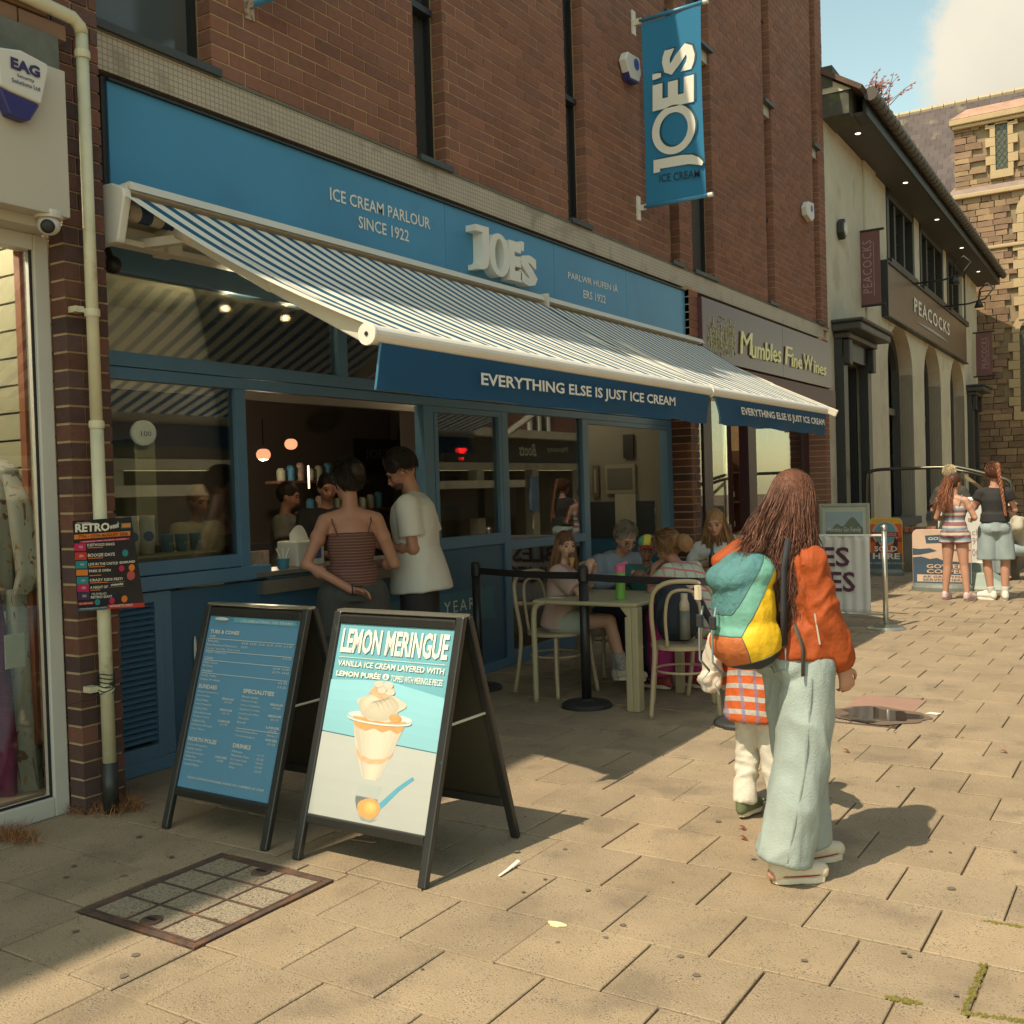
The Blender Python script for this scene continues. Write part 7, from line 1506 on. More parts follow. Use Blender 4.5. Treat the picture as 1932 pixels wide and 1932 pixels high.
SK = skin('skin_warm', (.47, .25, .165)); SKT = skin('skin_tan', (.40, .20, .13)); SKP = skin('skin_pale', (.52, .31, .22)); SKD = skin('skin_brown', (.25, .125, .08))
m_eye = mat('eye_dark', (.03, .02, .018), .3); m_lip = mat('lips', (.30, .09, .075), .5); m_eyew = mat('eye_white', (.5, .46, .42), .4)
class Person:
    def __init__(s, lab, x, y, head_deg, H=1.7, fem=True, pelvis=None, lean=0, roll=0, twist=0, hp=(0, 0, 0), knees=None, ankles=None, toes=None, elbows=None, wrists=None, skinm=None, cat='person', z=0, zk=1):
        s.t = thing('person', lab, cat, (x, y, z)); s.h = H/1.7; h = s.h; s.H = H; s.fem = fem; s.skin = skinm or SK
        s.RZ = Matrix.Rotation(-R(head_deg), 4, 'Z'); s.X = Matrix.Translation((x, y, z))@s.RZ     # heading measured clockwise from +y
        s.pel = Vector(pelvis or (0, 0, .92*h)); s.zk = zk; s.U = Matrix.Translation(s.pel)@Matrix.Rotation(R(twist), 4, 'Z')@Matrix.Rotation(-R(lean), 4, 'X')@Matrix.Rotation(R(roll), 4, 'Y')
        sw = (.155 if fem else .185)*h; s.sw = sw
        s.nk = s.up(0, -.01*h, (.50 if zk == 1 else .455)*h); s.hc = Matrix.Translation(s.nk)@(s.U.to_3x3().to_4x4() if False else Matrix.Identity(4))
        s.sh = [s.up(-sw, -.005, .435*h*zk), s.up(sw, -.005, .435*h*zk)]
        # head frame: rotation (pitch down, yaw clockwise, roll) about the neck top, independent of torso lean
        tw = Matrix.Rotation(R(twist), 3, 'Z'); s.HR = tw@Matrix.Rotation(-R(hp[1]), 3, 'Z')@Matrix.Rotation(-R(hp[0]), 3, 'X')@Matrix.Rotation(R(hp[2]), 3, 'Y')
        upv = s.U.to_3x3()@Vector((0, .02, .08))*h; s.hb = s.nk+upv
        g = lambda a, d: [Vector(p)*(1 if False else 1) for p in (a or d)]
        s.hip = [s.pel+Vector((-.085*h, 0, -.03*h)), s.pel+Vector((.085*h, 0, -.03*h))]
        s.kn = g(knees, [(-.10*h, .015, .47*h), (.10*h, .015, .47*h)]); s.an = g(ankles, [(-.105*h, -.02, .085*h), (.105*h, -.02, .085*h)])
        s.to = g(toes, [tuple(a+Vector((-.015 if i == 0 else .015, .17*h, -.05*h))) for i, a in enumerate(s.an)])
        s.el = g(elbows, [(-sw-.05, -.03, 1.11*h), (sw+.05, -.03, 1.11*h)]); s.wr = g(wrists, [(-sw-.06, .04, .86*h), (sw+.06, .04, .86*h)])
    def up(s, x, y, z): return s.U@Vector((x, y, z))
    def hd(s, x, y, z): return s.hb+s.HR@(Vector((x, y, z))*s.h*s.hs)
    hs = 1.0
    def w(s, p): return s.X@Vector(p)
    def wx(s, b):
        b.m.v = [tuple(s.X@Vector(p)) for p in b.m.v]; return b
    def body(s, voxel=.012, hands=((None, None, .4), (None, None, .4)), chest=1, foot=True, wide=1, neckr=1):
        h = s.h; b = Blob(); f_ = s.fem
        rotU = s.U.to_3x3(); W_ = wide
        b.ell(s.up(0, 0, .34*h), (.145*h*W_, .098*h*W_, .16*h), rotU); b.ell(s.up(0, .0, .17*h), ((.115 if f_ else .135)*h*W_, .085*h*W_, .15*h), rotU); b.ell(s.up(0, -.005, .02*h), (.15*h*W_, .105*h*W_, .12*h), rotU)
        if f_:
            for x in (-1, 1): b.ell(s.up(x*.065*h, .085*h, .30*h), (.06*h*chest, .05*h*chest, .06*h*chest), rotU)
        for i, x in enumerate((-1, 1)):
            b.cap(s.up(0, -.01*h, .47*h*s.zk), .055*h, s.sh[i], .050*h); b.ell(s.up(x*.07*h, -.05*h, -.02*h), (.085*h, .085*h, .09*h))
            b.chain([s.sh[i], s.el[i], s.wr[i]], [.050*h*(1 if f_ else 1.12), .038*h*(1 if f_ else 1.12), .026*h]); fa = s.el[i].lerp(s.wr[i], .28); b.ell(fa, (.042*h, .042*h, .042*h)); b.ell(s.sh[i].lerp(s.el[i], .4), (.049*h, .049*h, .06*h))
            b.chain([s.hip[i], s.hip[i].lerp(s.kn[i], .5), s.kn[i]], [.092*h, .078*h, .056*h]); b.chain([s.kn[i], s.kn[i].lerp(s.an[i], .3), s.an[i]], [.055*h, .056*h, .036*h])
            if foot:
                hl = s.an[i]+(s.an[i]-s.to[i])*Vector((1, 1, 0))*.25; hl.z = s.to[i].z; b.cap(s.an[i], .038*h, hl+Vector((0, 0, .01)), .03*h); b.cap(s.an[i], .036*h, s.to[i].lerp(s.an[i], .35), .034*h); b.cap(s.to[i].lerp(s.an[i], .35), .036*h, s.to[i], .026*h)
            d, n, cu = hands[i]
            d = Vector(d) if d else (s.wr[i]-s.el[i]); n = Vector(n) if n else Vector((-x, 0, 0)); hand(b, s.wr[i], d, n, h*.95, cu, side=(1 if i else -1))
        b.cap(s.nk, .050*h*neckr, s.hb+s.HR@Vector((0, -.005, .03))*h, .047*h*neckr)
        H_ = s.HR; k = h*s.hs
        b.ell(s.hd(0, -.012, .112), (.074*k, .090*k, .098*k), H_); b.ell(s.hd(0, .018, .075), (.064*k, .068*k, .080*k), H_); b.ell(s.hd(0, .045, .025), (.040*k, .042*k, .035*k), H_); b.ell(s.hd(0, .066, .018), (.017*k, .016*k, .015*k), H_)
        b.cap(s.hd(0, .086, .098), .008*k, s.hd(0, .105, .066), .0125*k); b.ell(s.hd(0, .090, .040), (.022*k, .010*k, .009*k), H_)
        for x in (-1, 1): b.ell(s.hd(x*.074, -.005, .080), (.010*k, .020*k, .030*k), H_); b.ell(s.hd(x*.035, .066, .066), (.022*k, .018*k, .02*k), H_); b.ell(s.hd(x*.03, .080, .118), (.026*k, .010*k, .009*k), H_)
        v, f = s.wx(b).mesh(voxel, 2); put('body', v, f, s.skin, s.t)
        for x in (-1, 1):
            q = MB().ball(s.w(s.hd(x*.031, .078, .096)), (.012*k, .009*k, .007*k), 10, 8, (s.X.to_3x3()@H_)); q.build('eye', m_eye, s.t, smooth=True)
            q = MB().tube([s.w(s.hd(x*.014, .087, .118)), s.w(s.hd(x*.032, .087, .122)), s.w(s.hd(x*.050, .074, .115))], .0032*k, 6); q.build('eyebrow', s.browm if hasattr(s, 'browm') else m_eye, s.t)
        q = MB().tube([s.w(s.hd(-.022, .090, .040)), s.w(s.hd(-.008, .100, .043)), s.w(s.hd(.008, .100, .043)), s.w(s.hd(.022, .090, .040))], [.003*k, .006*k, .006*k, .003*k], 8); q.build('lips', m_lip, s.t, smooth=True)
        return s
    def top(s, m, sleeve=.5, hem=-.08, ease=.018, wide=1, name='shirt', neck=.47, wr=(.004, 7, .6), voxel=.013, sleeve_r=None, hemw=1.0, cuffs=None, tank=False, chest=1):
        h = s.h; b = Blob(); rotU = s.U.to_3x3(); f_ = s.fem; e = ease
        zs = [hem, hem+.12, .17, .34, .43, neck]; rx = [.158*hemw, .145*hemw, .120 if f_ else .14, .148 if f_ else .16, .14 if f_ else .165, .07]; ry = [.138*hemw, .120*hemw, .09, .10, .085, .06]
        if tank: zs = [hem, hem+.12, .17, .30, .36]; rx = rx[:4]+[.135]; ry = ry[:4]+[.095]
        zs = [z_*(s.zk if z_ > .2 else 1) for z_ in zs]; ring = []; K = 28
        for z, a, c in zip(zs, rx, ry): ring.append([s.up(math.cos(2*math.pi*k/K)*(a*h+e)*wide, math.sin(2*math.pi*k/K)*(c*h+e)*wide, z*h) for k in range(K)])
        i0 = len(b.m.v)
        for r_ in ring: b.m.v += [tuple(p) for p in r_]
        for j in range(len(ring)-1):
            for k in range(K): q = (k+1) % K; b.m.f.append((i0+j*K+k, i0+j*K+q, i0+(j+1)*K+q, i0+(j+1)*K+k))
        b.m.f.append(tuple(i0+k for k in range(K-1, -1, -1))); b.m.f.append(tuple(i0+(len(ring)-1)*K+k for k in range(K)))
        if f_:
            for x in (-1, 1): b.ell(s.up(x*.065*h*chest, .09*h*chest, .30*h), (.062*h+e, (.05*h+e)*chest, .06*h+e), rotU)
        if not tank:
            for i, x in enumerate((-1, 1)):
                b.cap(s.up(0, -.01*h, .455*h*s.zk), .058*h+e*.4, s.sh[i], .052*h+e*.7)
                rr = sleeve_r or (.056*h+e, .054*h+e, .042*h+e)
                if sleeve <= 1: en = s.sh[i].lerp(s.el[i], sleeve); b.m.tube([s.sh[i], en], [rr[0], rr[0]*(1-.0*sleeve)+.004], 16); b.m.ball(s.sh[i], rr[0], 14, 9)
                else: en = s.el[i].lerp(s.wr[i], sleeve-1); b.m.ball(s.sh[i], rr[0], 14, 9); b.m.tube([s.sh[i], s.el[i]], [rr[0], rr[1]], 16); b.m.ball(s.el[i], rr[1], 14, 9); b.m.tube([s.el[i], s.el[i].lerp(en, .8), en], [rr[1], (rr[1]+rr[2])/2+(.012 if cuffs else 0), rr[2]], 16)
        v, f = s.wx(b).mesh(voxel, 2, wr); put(name, v, f, m, s.t); return s
    def legs(s, m, length=1.0, r=(.10, .085, .075), name='trousers', wr=(.004, 6, .5), voxel=.013, waist=.11, ease=.012, split=True):
        """length 0..1 to the knee, 1..2 from knee to ankle"""
        h = s.h; b = Blob(); rotU = s.U.to_3x3()
        b.ell(s.pel+Vector((0, -.005*h, .0)), (.155*h+ease, .112*h+ease, .12*h)); b.m.tube([s.pel-Vector((0, 0, .05*h)), s.up(0, 0, waist*h)], [.155*h+ease, .132*h+ease], 24, flat=.78)
        for i, x in enumerate((-1, 1)):
            b.ell(s.pel+Vector((x*.07*h, -.05*h, -.02*h)), (.088*h+ease, .09*h+ease, .095*h))
            if length <= 1: en = s.hip[i].lerp(s.kn[i], length); b.m.tube([s.hip[i], en], [r[0]*h, r[1]*h], 18); b.m.ball(s.hip[i], r[0]*h, 14, 9)
            else:
                en = s.kn[i].lerp(s.an[i], length-1); b.m.ball(s.hip[i], r[0]*h, 14, 9); b.m.tube([s.hip[i], s.kn[i]], [r[0]*h, r[1]*h], 18); b.m.ball(s.kn[i], r[1]*h, 14, 9); b.m.tube([s.kn[i], s.kn[i].lerp(en, .5), en], [r[1]*h, (r[1]+r[2])/2*h, r[2]*h], 18)
        v, f = s.wx(b).mesh(voxel, 2, wr); put(name, v, f, m, s.t); return s
    def shoes(s, m, sole=None, sc=1.0, high=.0, name='shoe'):
        h = s.h*sc
        for i in (0, 1):
            a, t = s.an[i], s.to[i]; d = (t-a); d.z = 0; L = d.length; d.normalize(); zb = t.z-.028*h; hl = a-d*.055*h; b = Blob()
            P_ = lambda u, z: Vector((hl.x, hl.y, zb))+d*(u*(L+.10*h))+Vector((0, 0, z*h))
            b.cap(P_(.12, .045), .038*h, P_(.30, .085+high), .040*h); b.cap(P_(.30, .055), .042*h, P_(.60, .052), .041*h); b.cap(P_(.60, .050), .041*h, P_(.88, .042), .036*h); b.cap(P_(.3, .085+high*.6), .034*h, P_(.62, .06), .032*h); b.cap(P_(.1, .04), .034*h, P_(.12, .075+high), .034*h)
            v, f = s.wx(b).mesh(.009, 2); o = put(name, v, f, m, s.t)
            if sole:
                q = MB(); sd = Vector((-d.y, d.x, 0)); out = [(0, 0), (.06, .6), (.25, .85), (.5, .8), (.75, 1.05), (.93, .8), (1.0, 0), (.93, -.8), (.75, -1.05), (.5, -.8), (.25, -.85), (.06, -.6)]
                pts = [s.w(P_(.03+u*.93, -.002)+sd*wd*.037*h) for u, wd in out]; q.prism(pts, (0, 0, .026*h)); q.build('sole', sole, o, bevel=.004)
        return s
def mixrot(P_, H_): return P_.X.to_3x3()@H_
def strands(name, P_, m, starts, ends, n, rad=.005, wave=.012, freq=3, bulge=.04, seed=1, seg=5, k=12, wstart=.35, kind=None, clumps=0):
    """locks of hair from scalp points to end points; strands of one clump share their end and wave"""
    r_ = random.Random(seed); q = MB(); hc = P_.w(P_.hd(0, -.01, .10)); cl = []
    for i in range(clumps or n): a = starts(r_); cl.append((a, ends(r_, a), r_.uniform(0, 6.28), wave*r_.uniform(.5, 1.5), Vector((r_.gauss(0, 1), r_.gauss(0, 1), 0)).normalized(), freq*r_.uniform(.8, 1.2)))
    for i in range(n):
        if clumps:
            a = starts(r_); a0, e, ph, am, s1, fr = min(r_.sample(cl, min(14, len(cl))), key=lambda c: (c[0]-a).length); e = e+Vector((r_.gauss(0, .013), r_.gauss(0, .013), r_.gauss(0, .03))); ph += r_.gauss(0, .25)
        else: a, e, ph, am, s1, fr = cl[i]
        o = (a-hc).normalized(); mid = Vector((a.x+(e.x-a.x)*.22, a.y+(e.y-a.y)*.22, a.z+(e.z-a.z)*.48))+o*bulge*r_.uniform(.6, 1.3); pts = []
        for j in range(k+1):
            t = j/k; p = a*(1-t)**2+mid*2*t*(1-t)+e*t*t; g = max(0, t-wstart)/(1-wstart); p = p+s1*am*g*math.sin(ph+fr*6.28*t)+Vector((0, 0, am*.3*g*math.cos(ph+fr*6.28*t))); pts.append(p)
        rr = rad*r_.uniform(.7, 1.4); c0 = len(q.f); q.tube(pts, [rr*(.75+.5*math.sin(math.pi*j/k))*(1 if j < k*.7 else 1-.85*(j-k*.7)/(k*.3)) for j in range(k+1)], seg, cap=False); q.rn += [(i % max(clumps, 1)*.37+r_.random()*.5) % 1]*(len(q.f)-c0)
    o = q.build(name, m, P_.t, smooth=True)
    if kind: o['kind'] = kind
    return o
def cap_hair(P_, m, name='hair', sc=(.082, .100, .104), off=(0, -.024, .120), extra=(), voxel=.01, wr=(.003, 40, .4), cut=.02):
    b = Blob(); k = P_.h*P_.hs; b.ell(P_.hd(*off), tuple(v*k for v in sc), P_.HR)
    for (c, r_) in extra: b.ell(P_.hd(*c), tuple(v*k for v in r_), P_.HR)
    v, f = P_.wx(b).mesh(voxel, 2, wr); return put(name, v, f, m, P_.t)
def short_hair(P_, m, n=420, L=.05, off=(0, -.022, .125), sc=(.084, .102, .106), yl=.3, seed=3, rad=.0022, name='hair_strands'):
    r_ = random.Random(seed); q = MB(); c = P_.w(P_.hd(*off)); M_ = P_.X.to_3x3()@P_.HR; k = P_.h*P_.hs
    for i in range(n):
        while True:
            a, z_ = r_.uniform(0, 6.283), r_.uniform(-.45, 1); s_ = math.sqrt(1-z_*z_); d = Vector((math.cos(a)*s_, math.sin(a)*s_, z_))
            if d.y < yl+.6*d.z and d.y < .85: break
        p = Vector((d.x*sc[0], d.y*sc[1], d.z*sc[2])); t = (Vector((0, -.35, -.8))+Vector((r_.gauss(0, .3), r_.gauss(0, .3), 0))); t = (t-d*t.dot(d)).normalized(); pts = []
        for j in range(4): u = j/3; pts.append(c+M_@((p+t*L*u+d*(.004+.006*math.sin(math.pi*u)-.004*u))*k))
        c0 = len(q.f); q.tube(pts, [rad, rad*1.2, rad, rad*.3], 3, cap=False); q.rn += [r_.random()]*(len(q.f)-c0)
    q.build(name, m, P_.t, smooth=True, kind='stuff')
def hairm(name, a, b_, rough=.42): return mat(name, a, rough+.12, var=.2, vs=40, rnd=.45, hue=b_, spec=.25)
H_BR = hairm('hair_brown', (.085, .035, .02), (.16, .065, .035)); H_DK = hairm('hair_dark', (.020, .014, .011), (.03, .02, .015)); H_BL = hairm('hair_blond', (.30, .17, .075), (.20, .10, .045)); H_GY = hairm('hair_grey', (.16, .13, .10), (.22, .18, .14)); H_LB = hairm('hair_lightbrown', (.17, .085, .045), (.24, .13, .07)); H_PL = hairm('hair_platinum', (.50, .42, .26), (.36, .28, .16))
H_HERO = hairm('hair_hero', (.11, .045, .028), (.20, .095, .06), .38)
H_AU = hairm('hair_auburn', (.20, .07, .035), (.30, .13, .07))

# ---------- 1. woman with the rucksack
w1 = Person('woman in rust orange jacket and pale wide jeans carrying a colourful rucksack, seen from behind', -1.30, 4.13, 38, H=1.665, zk=.87, roll=-1, hp=(8, -16, 0), knees=[(-.075, .05, .48), (.085, -.05, .47)], ankles=[(-.075, .06, .085), (.055, -.13, .085)], toes=[(-.08, .22, .03), (.09, .01, .03)], elbows=[(-.16, .02, 1.07), (.135, .03, 1.06)], wrists=[(-.15, .20, .98), (.115, .13, .855)], skinm=SK)
w1.sh = [w1.up(-.13, -.005, .435*w1.h*.87), w1.up(.118, -.005, .435*w1.h*.87)]
w1.body(.0075, chest=.5, hands=(((0, 1, -.2), None, .6), ((.02, .30, -1), (-1, .1, 0), .55)))
m_jack = mat('rust_jacket', (.33, .066, .015), .65, var=.1, vs=3, bump=1.0, bs=16, spec=.25)
w1.top(m_jack, 1.98, .0, .026, 1.0, 'jacket', .49, (.011, 13, .38), .0075, (.062, .070, .042), 1.0, cuffs=True, chest=.45)
b = Blob(); h = w1.h   # gathered hood over the rucksack
b.cap(w1.up(-.10, -.08, .42), .045, w1.up(-.04, -.15, .43), .050); b.cap(w1.up(-.04, -.15, .43), .050, w1.up(.06, -.08, .42), .045); b.cap(w1.up(-.09, -.30, .385), .032, w1.up(-.05, -.18, .43), .055); b.cap(w1.up(.02, -.27, .39), .03, w1.up(-.02, -.18, .43), .055); v, f = w1.wx(b).mesh(.008, 2, (.010, 13, .8)); put('hood', v, f, m_jack, w1.t)
q = MB(); q.tube([w1.w(w1.up(math.cos(k)*(.150*w1.h+.024), math.sin(k)*(.128*w1.h+.024), .008)) for k in [j*math.pi/20 for j in range(41)]], .006, 6); q.build('hem_band', mat('rust_dark', (.22, .045, .012), .8), w1.t)
q = MB(); ax_ = (w1.wr[1]-w1.el[1]).normalized(); u1 = ax_.cross(Vector((0, 1, 0))).normalized(); u2 = ax_.cross(u1); c_ = w1.el[1].lerp(w1.wr[1], .97); q.tube([w1.w(c_+u1*math.cos(k)*.044+u2*math.sin(k)*.044) for k in [j*math.pi/8 for j in range(17)]], .007, 6); q.build('cuff', MATS['rust_dark'], w1.t)
q = MB().tube([w1.w(w1.up(.176, -.035, .18)), w1.w(w1.up(.182, -.02, .06))], .004, 6); q.build('zip', mat('zip', (.5, .42, .35), .4), w1.t)
m_jean = mat('pale_denim', (.31, .37, .345), .9, var=.16, vs=5, bump=.3, bs=140, stain=((.37, .41, .37), 3.2, .55, .5))
w1.legs(m_jean, 1.96, (.102, .104, .108), 'jeans', (.014, 8, .4), .008, .09, .006)
def seam(P_, i, off, m, nm='seam', t0=.1, t1=1.9, rr=(.106, .108, .112)):
    q = MB(); pts = []
    for k in range(26):
        t = t0+(t1-t0)*k/25; h = P_.h
        if t <= 1: c = P_.hip[i].lerp(P_.kn[i], t); r_ = rr[0]+(rr[1]-rr[0])*t
        else: c = P_.kn[i].lerp(P_.an[i], t-1); r_ = rr[1]+(rr[2]-rr[1])*(t-1)
        pts.append(P_.w(c+Vector(off).normalized()*(r_*h+.003)))
    q.tube(pts, .0035, 5); q.build(nm, m, P_.t)
m_seam = mat('denim_seam', (.24, .29, .27), .9, var=.4, vs=120)
seam(w1, 1, (1, -.55, 0), m_seam); seam(w1, 0, (1, -.9, 0), m_seam)
for x in (-1, 1):   # back pockets
    q = MB(); c = w1.pel+Vector((x*.075, -.158, -.0)); pts = [(-.055, .05), (.055, .05), (.052, -.03), (0, -.055), (-.052, -.03)]
    q.tube([w1.w(c+Vector((a, abs(a)*.3, z_))) for a, z_ in pts+[pts[0]]], .003, 5); q.build('pocket_stitching', m_seam, w1.t)
m_canvas = mat('cream_canvas', (.62, .54, .40), .8, var=.06); m_sole = mat('sole_cream', (.66, .60, .46), .6, var=.1); m_redline = mat('red_line', (.30, .03, .03), .6)
w1.shoes(m_canvas, m_sole, .96, .02)
for i in (0, 1):
    a, t_ = w1.an[i], w1.to[i]; d = (t_-a); d.z = 0; d.normalize(); sd = Vector((-d.y, d.x, 0)); c = (a+t_)/2; c.z = .036
    q = MB(); q.tube([w1.w(c+d*math.cos(k)*.122+sd*math.sin(k)*.038) for k in [j*.2618 for j in range(25)]], .0028, 5); q.build('red_line', m_redline, w1.t)
    q = MB()
    for k in range(4): p = a+d*(.035+k*.022); p.z = .115-k*.012; q.tube([w1.w(p-sd*.02), w1.w(p+sd*.02+Vector((0, 0, .004)))], .003, 5)
    q.build('laces', m_white, w1.t, kind='stuff')
hc = w1.w(w1.hd(0, -.015, .115)); Lf = Vector((-.84, -.54, 0)); Fw = (w1.X.to_3x3()@w1.HR)@Vector((0, 1, 0)); Bk = -(w1.X.to_3x3()@Vector((0, 1, 0)))
cap_hair(w1, H_BR, 'scalp_hair', (.086, .104, .108), (0, -.028, .122), (), .008, (.002, 40, .3))
Rr = w1.X.to_3x3()@w1.HR; ctr = w1.w(w1.hd(0, -.026, .122))
def st1(r_):
    while True:
        a, z_ = r_.uniform(0, 6.283), r_.uniform(-.55, 1); s_ = math.sqrt(1-z_*z_); d = Vector((math.cos(a)*s_, math.sin(a)*s_, z_))
        if d.y < .35+.5*d.z and d.y < .72: return ctr+Rr@Vector((d.x*.085, d.y*.103, d.z*.107))
def en1(r_, a):
    side = (a-ctr).dot(Lf)/.1; u = max(-.10, min(.21, .022+side*.085+r_.gauss(0, .05))); zz_ = 1.10+.95*max(0, u-.03)+r_.gauss(0, .05)
    return Vector((ctr.x, ctr.y, 0))+Lf*u+Vector((.1, -.99, 0))*(.10+r_.uniform(0, .05))+Vector((0, 0, zz_))
strands('long_hair', w1, H_HERO, st1, en1, 3800, .0017, .034, 2.4, .040, 4, 3, 14, .25, 'stuff', clumps=90)
q = MB().tube([w1.w(w1.hd(.079, -.005, .10)), w1.w(w1.hd(.082, -.01, .07))], .006, 6); q.build('earbud', m_white, w1.t)
# rucksack
rk = thing('rucksack', 'teal, mint, yellow and orange rucksack worn by the woman in the rust jacket', 'bag', w1.w((-.10, -.30, .85)))
b = Blob(); C0 = lambda x, y, z: w1.U@Vector((x, y, z))
b.ell(C0(.01, -.25, .20), (.140, .12, .22)); b.ell(C0(.01, -.26, .08), (.145, .125, .12)); b.ell(C0(.01, -.23, .34), (.135, .115, .09)); b.ell(C0(.0, -.29, .32), (.125, .10, .07)); b.ell(C0(.08, -.24, .08), (.08, .11, .11))
v, f = w1.wx(b).mesh(.0062, 5, (.005, 10, .5))
inv = (w1.X@w1.U).inverted()
BC = w1.w(w1.U@Vector((.01, -.27, .17)))
def cls(p):
    q_ = Vector(p)-BC; u = q_.x*.84+q_.y*.54; z = q_.z
    if z < -.175+u*.35: return 4
    if z > max(.015, .015+(u+.05)*1.6): return 0
    if z < -.065+(u+.02)*1.75 and u > -.02+(-.065-z)*.37: return 2
    if z < -.065: return 3
    return 1
m_teal = mat('canvas_teal', (.070, .195, .20), .8, var=.14, vs=30, bump=.7, bs=50); m_mint = mat('canvas_mint', (.14, .35, .275), .75, var=.08, vs=9, bump=.7, bs=24); m_yel = mat('canvas_yellow', (.74, .46, .012), .6, var=.08, vs=8, bump=.8, bs=22); m_orn = mat('canvas_orange', (.46, .13, .035), .65, var=.08, bump=.5, bs=40); m_blk = mat('canvas_black', (.025, .025, .028), .8)
split_put(v, f, cls, [('lid', m_teal), ('pack_body', m_mint), ('side_pocket', m_yel), ('front_panel', m_orn), ('pack_base', m_blk)], rk, mat('seam_dark', (.05, .10, .09), .8))
rb_ = lambda x, y, z: w1.w(C0(x, y, z))
m_gs = mat('grey_strap', (.24, .31, .33), .7); RR = w1.RZ.to_3x3()
for k, x in enumerate((-.07, .03)):
    q = MB(); q.tube([rb_(x, -.385, .215), rb_(x, -.405, .12), rb_(x-.005, -.405, .0), rb_(x-.01, -.36, -.05)], .009, 6, flat=.35); q.build('strap', m_gs, rk, smooth=True); q = MB(); q.obox(rb_(x, -.402, .155), RR@Vector((.016, 0, 0)), (0, 0, .026), RR@Vector((0, .009, 0))); q.build('buckle', m_blk, rk, bevel=.004)
    q = MB(); q.tube([rb_(x-.01, -.36, -.05), rb_(x-.03, -.385, -.09), rb_(x-.02, -.37, -.13)], .007, 5, flat=.3); q.build('strap_end', m_gs, rk)
q = MB(); q.tube([rb_(.10, -.09, .47), rb_(.115, -.125, .36), rb_(.125, -.14, .2), rb_(.12, -.14, .06)], .024, 8, flat=.5); q.build('shoulder_strap', m_blk, rk, smooth=True)
q = MB(); q.tube([rb_(-.12, -.10, .47), rb_(-.13, -.02, .51), rb_(-.12, .06, .47)], .022, 8, flat=.5); q.build('shoulder_strap', m_blk, rk, smooth=True)
q = MB(); q.tube([rb_(.15, -.11, .14), rb_(.165, -.085, .05), rb_(.165, -.09, -.06)], .018, 8, flat=.3); q.build('hip_strap', mat('strap_charcoal', (.07, .065, .05), .7), rk, smooth=True)
q = MB(); q.obox(rb_(-.06, -.412, .27), RR@Vector((.014, 0, 0)), (0, 0, .028), RR@Vector((0, .008, 0))); q.build('brand_patch', mat('patch', (.6, .52, .35), .7), rk)
# ---------- 2. child
pl = stripes('plaid_orange', (0, .3, 1), .062, .62, (.50, .10, .025), (.42, .39, .35), axis2=(.8, .6, 0), period2=.055, duty2=.25, cc=(.16, .17, .28), bump=.5, bs=40)
c1 = Person('small child in orange plaid shirt and white trousers, half hidden behind the rucksack', -1.685, 4.70, 20, H=1.10, fem=False, skinm=SK, knees=[(-.06, .01, .29), (.07, .03, .29)], ankles=[(-.06, -.03, .07), (.08, .06, .07)], elbows=[(-.20, .02, .66), (.20, .06, .68)], wrists=[(-.20, .12, .56), (.24, .10, .60)]); c1.hs = 1.22
c1.body(.010); c1.top(pl, 1.6, -.17, .030, 1.15, 'shirt', .47, (.006, 9, .8), .011, (.062, .056, .045), 1.08); c1.legs(mat('white_denim', (.66, .62, .52), .8, var=.08, vs=8, bump=.3, bs=120), 1.95, (.092, .084, .082), 'trousers', (.010, 11, 1.0), .009, -.02, -.01)
c1.shoes(mat('green_canvas', (.14, .17, .08), .8, var=.15), m_sole, 1.25, .03); cap_hair(c1, H_LB)
cb2 = thing('cream_cloth_bag', 'cream cotton hood or bag bunched beside the child', 'bag', c1.w((-.17, -.05, .6))); b = Blob(); b.ell(c1.w((-.17, -.10, .74)), (.045, .04, .09)); b.ell(c1.w((-.17, -.12, .66)), (.055, .05, .05)); b.cap(c1.w((-.13, -.1, .86)), .04, c1.w((-.16, -.1, .74)), .045); v, f = b.mesh(.007, 2, (.016, 14, .6)); put('cloth', v, f, mat('cream_cotton', (.55, .49, .40), .85, var=.1), cb2)
# ---------- 3, 4. couple at the hatch
cami = stripes('camisole', (0, 0, 1), .019, .7, (.12, .048, .036), (.20, .125, .10), bump=.2)
w2 = Person('woman in striped camisole and grey shorts at the hatch, one hand behind her back', -4.50, 5.06, -48, H=1.80, lean=3, hp=(14, -30, 0), skinm=SKT, knees=[(-.09, .02, .5), (.10, .0, .5)], elbows=[(-.30, -.10, 1.17), (.28, .05, 1.14)], wrists=[(-.03, -.20, 1.0), (.16, .27, 1.12)])
w2.body(.010, hands=(((.95, -.25, -.2), (0, -.6, -1), .45), ((0, 1, .1), None, .4)), chest=.9, wide=.98)
w2.top(cami, .5, .03, .010, 1.0, 'camisole', .36, (.002, 8, 1), .011, tank=True)
for x in (-1, 1): q = MB(); q.tube([w2.w(w2.up(x*.095, -.095, .36)), w2.w(w2.up(x*.125, -.075, .45)), w2.w(w2.up(x*.125, -.02, .525)), w2.w(w2.up(x*.10, .08, .44))], .004, 6); q.build('strap', mat('cami_strap', (.10, .04, .03), .7), w2.t)
w2.legs(mat('charcoal_cloth', (.055, .055, .05), .85, var=.12), .55, (.135, .14, .1), 'shorts', (.006, 5, .6), .012, .02)
w2.shoes(m_white, None); cap_hair(w2, H_DK, 'hair', extra=(((0, -.115, .135), (.05, .045, .05)), ((0, -.07, .06), (.06, .04, .04))))
q = MB(); pts = [w2.w(w2.wr[0]+Vector((.0, math.cos(k)*.031, math.sin(k)*.031))) for k in [j*.5236 for j in range(13)]]; q.tube(pts, .004, 6); q.build('bracelet', m_black, w2.t)
mtee = mat('white_tee', (.60, .585, .52), .85, var=.04)
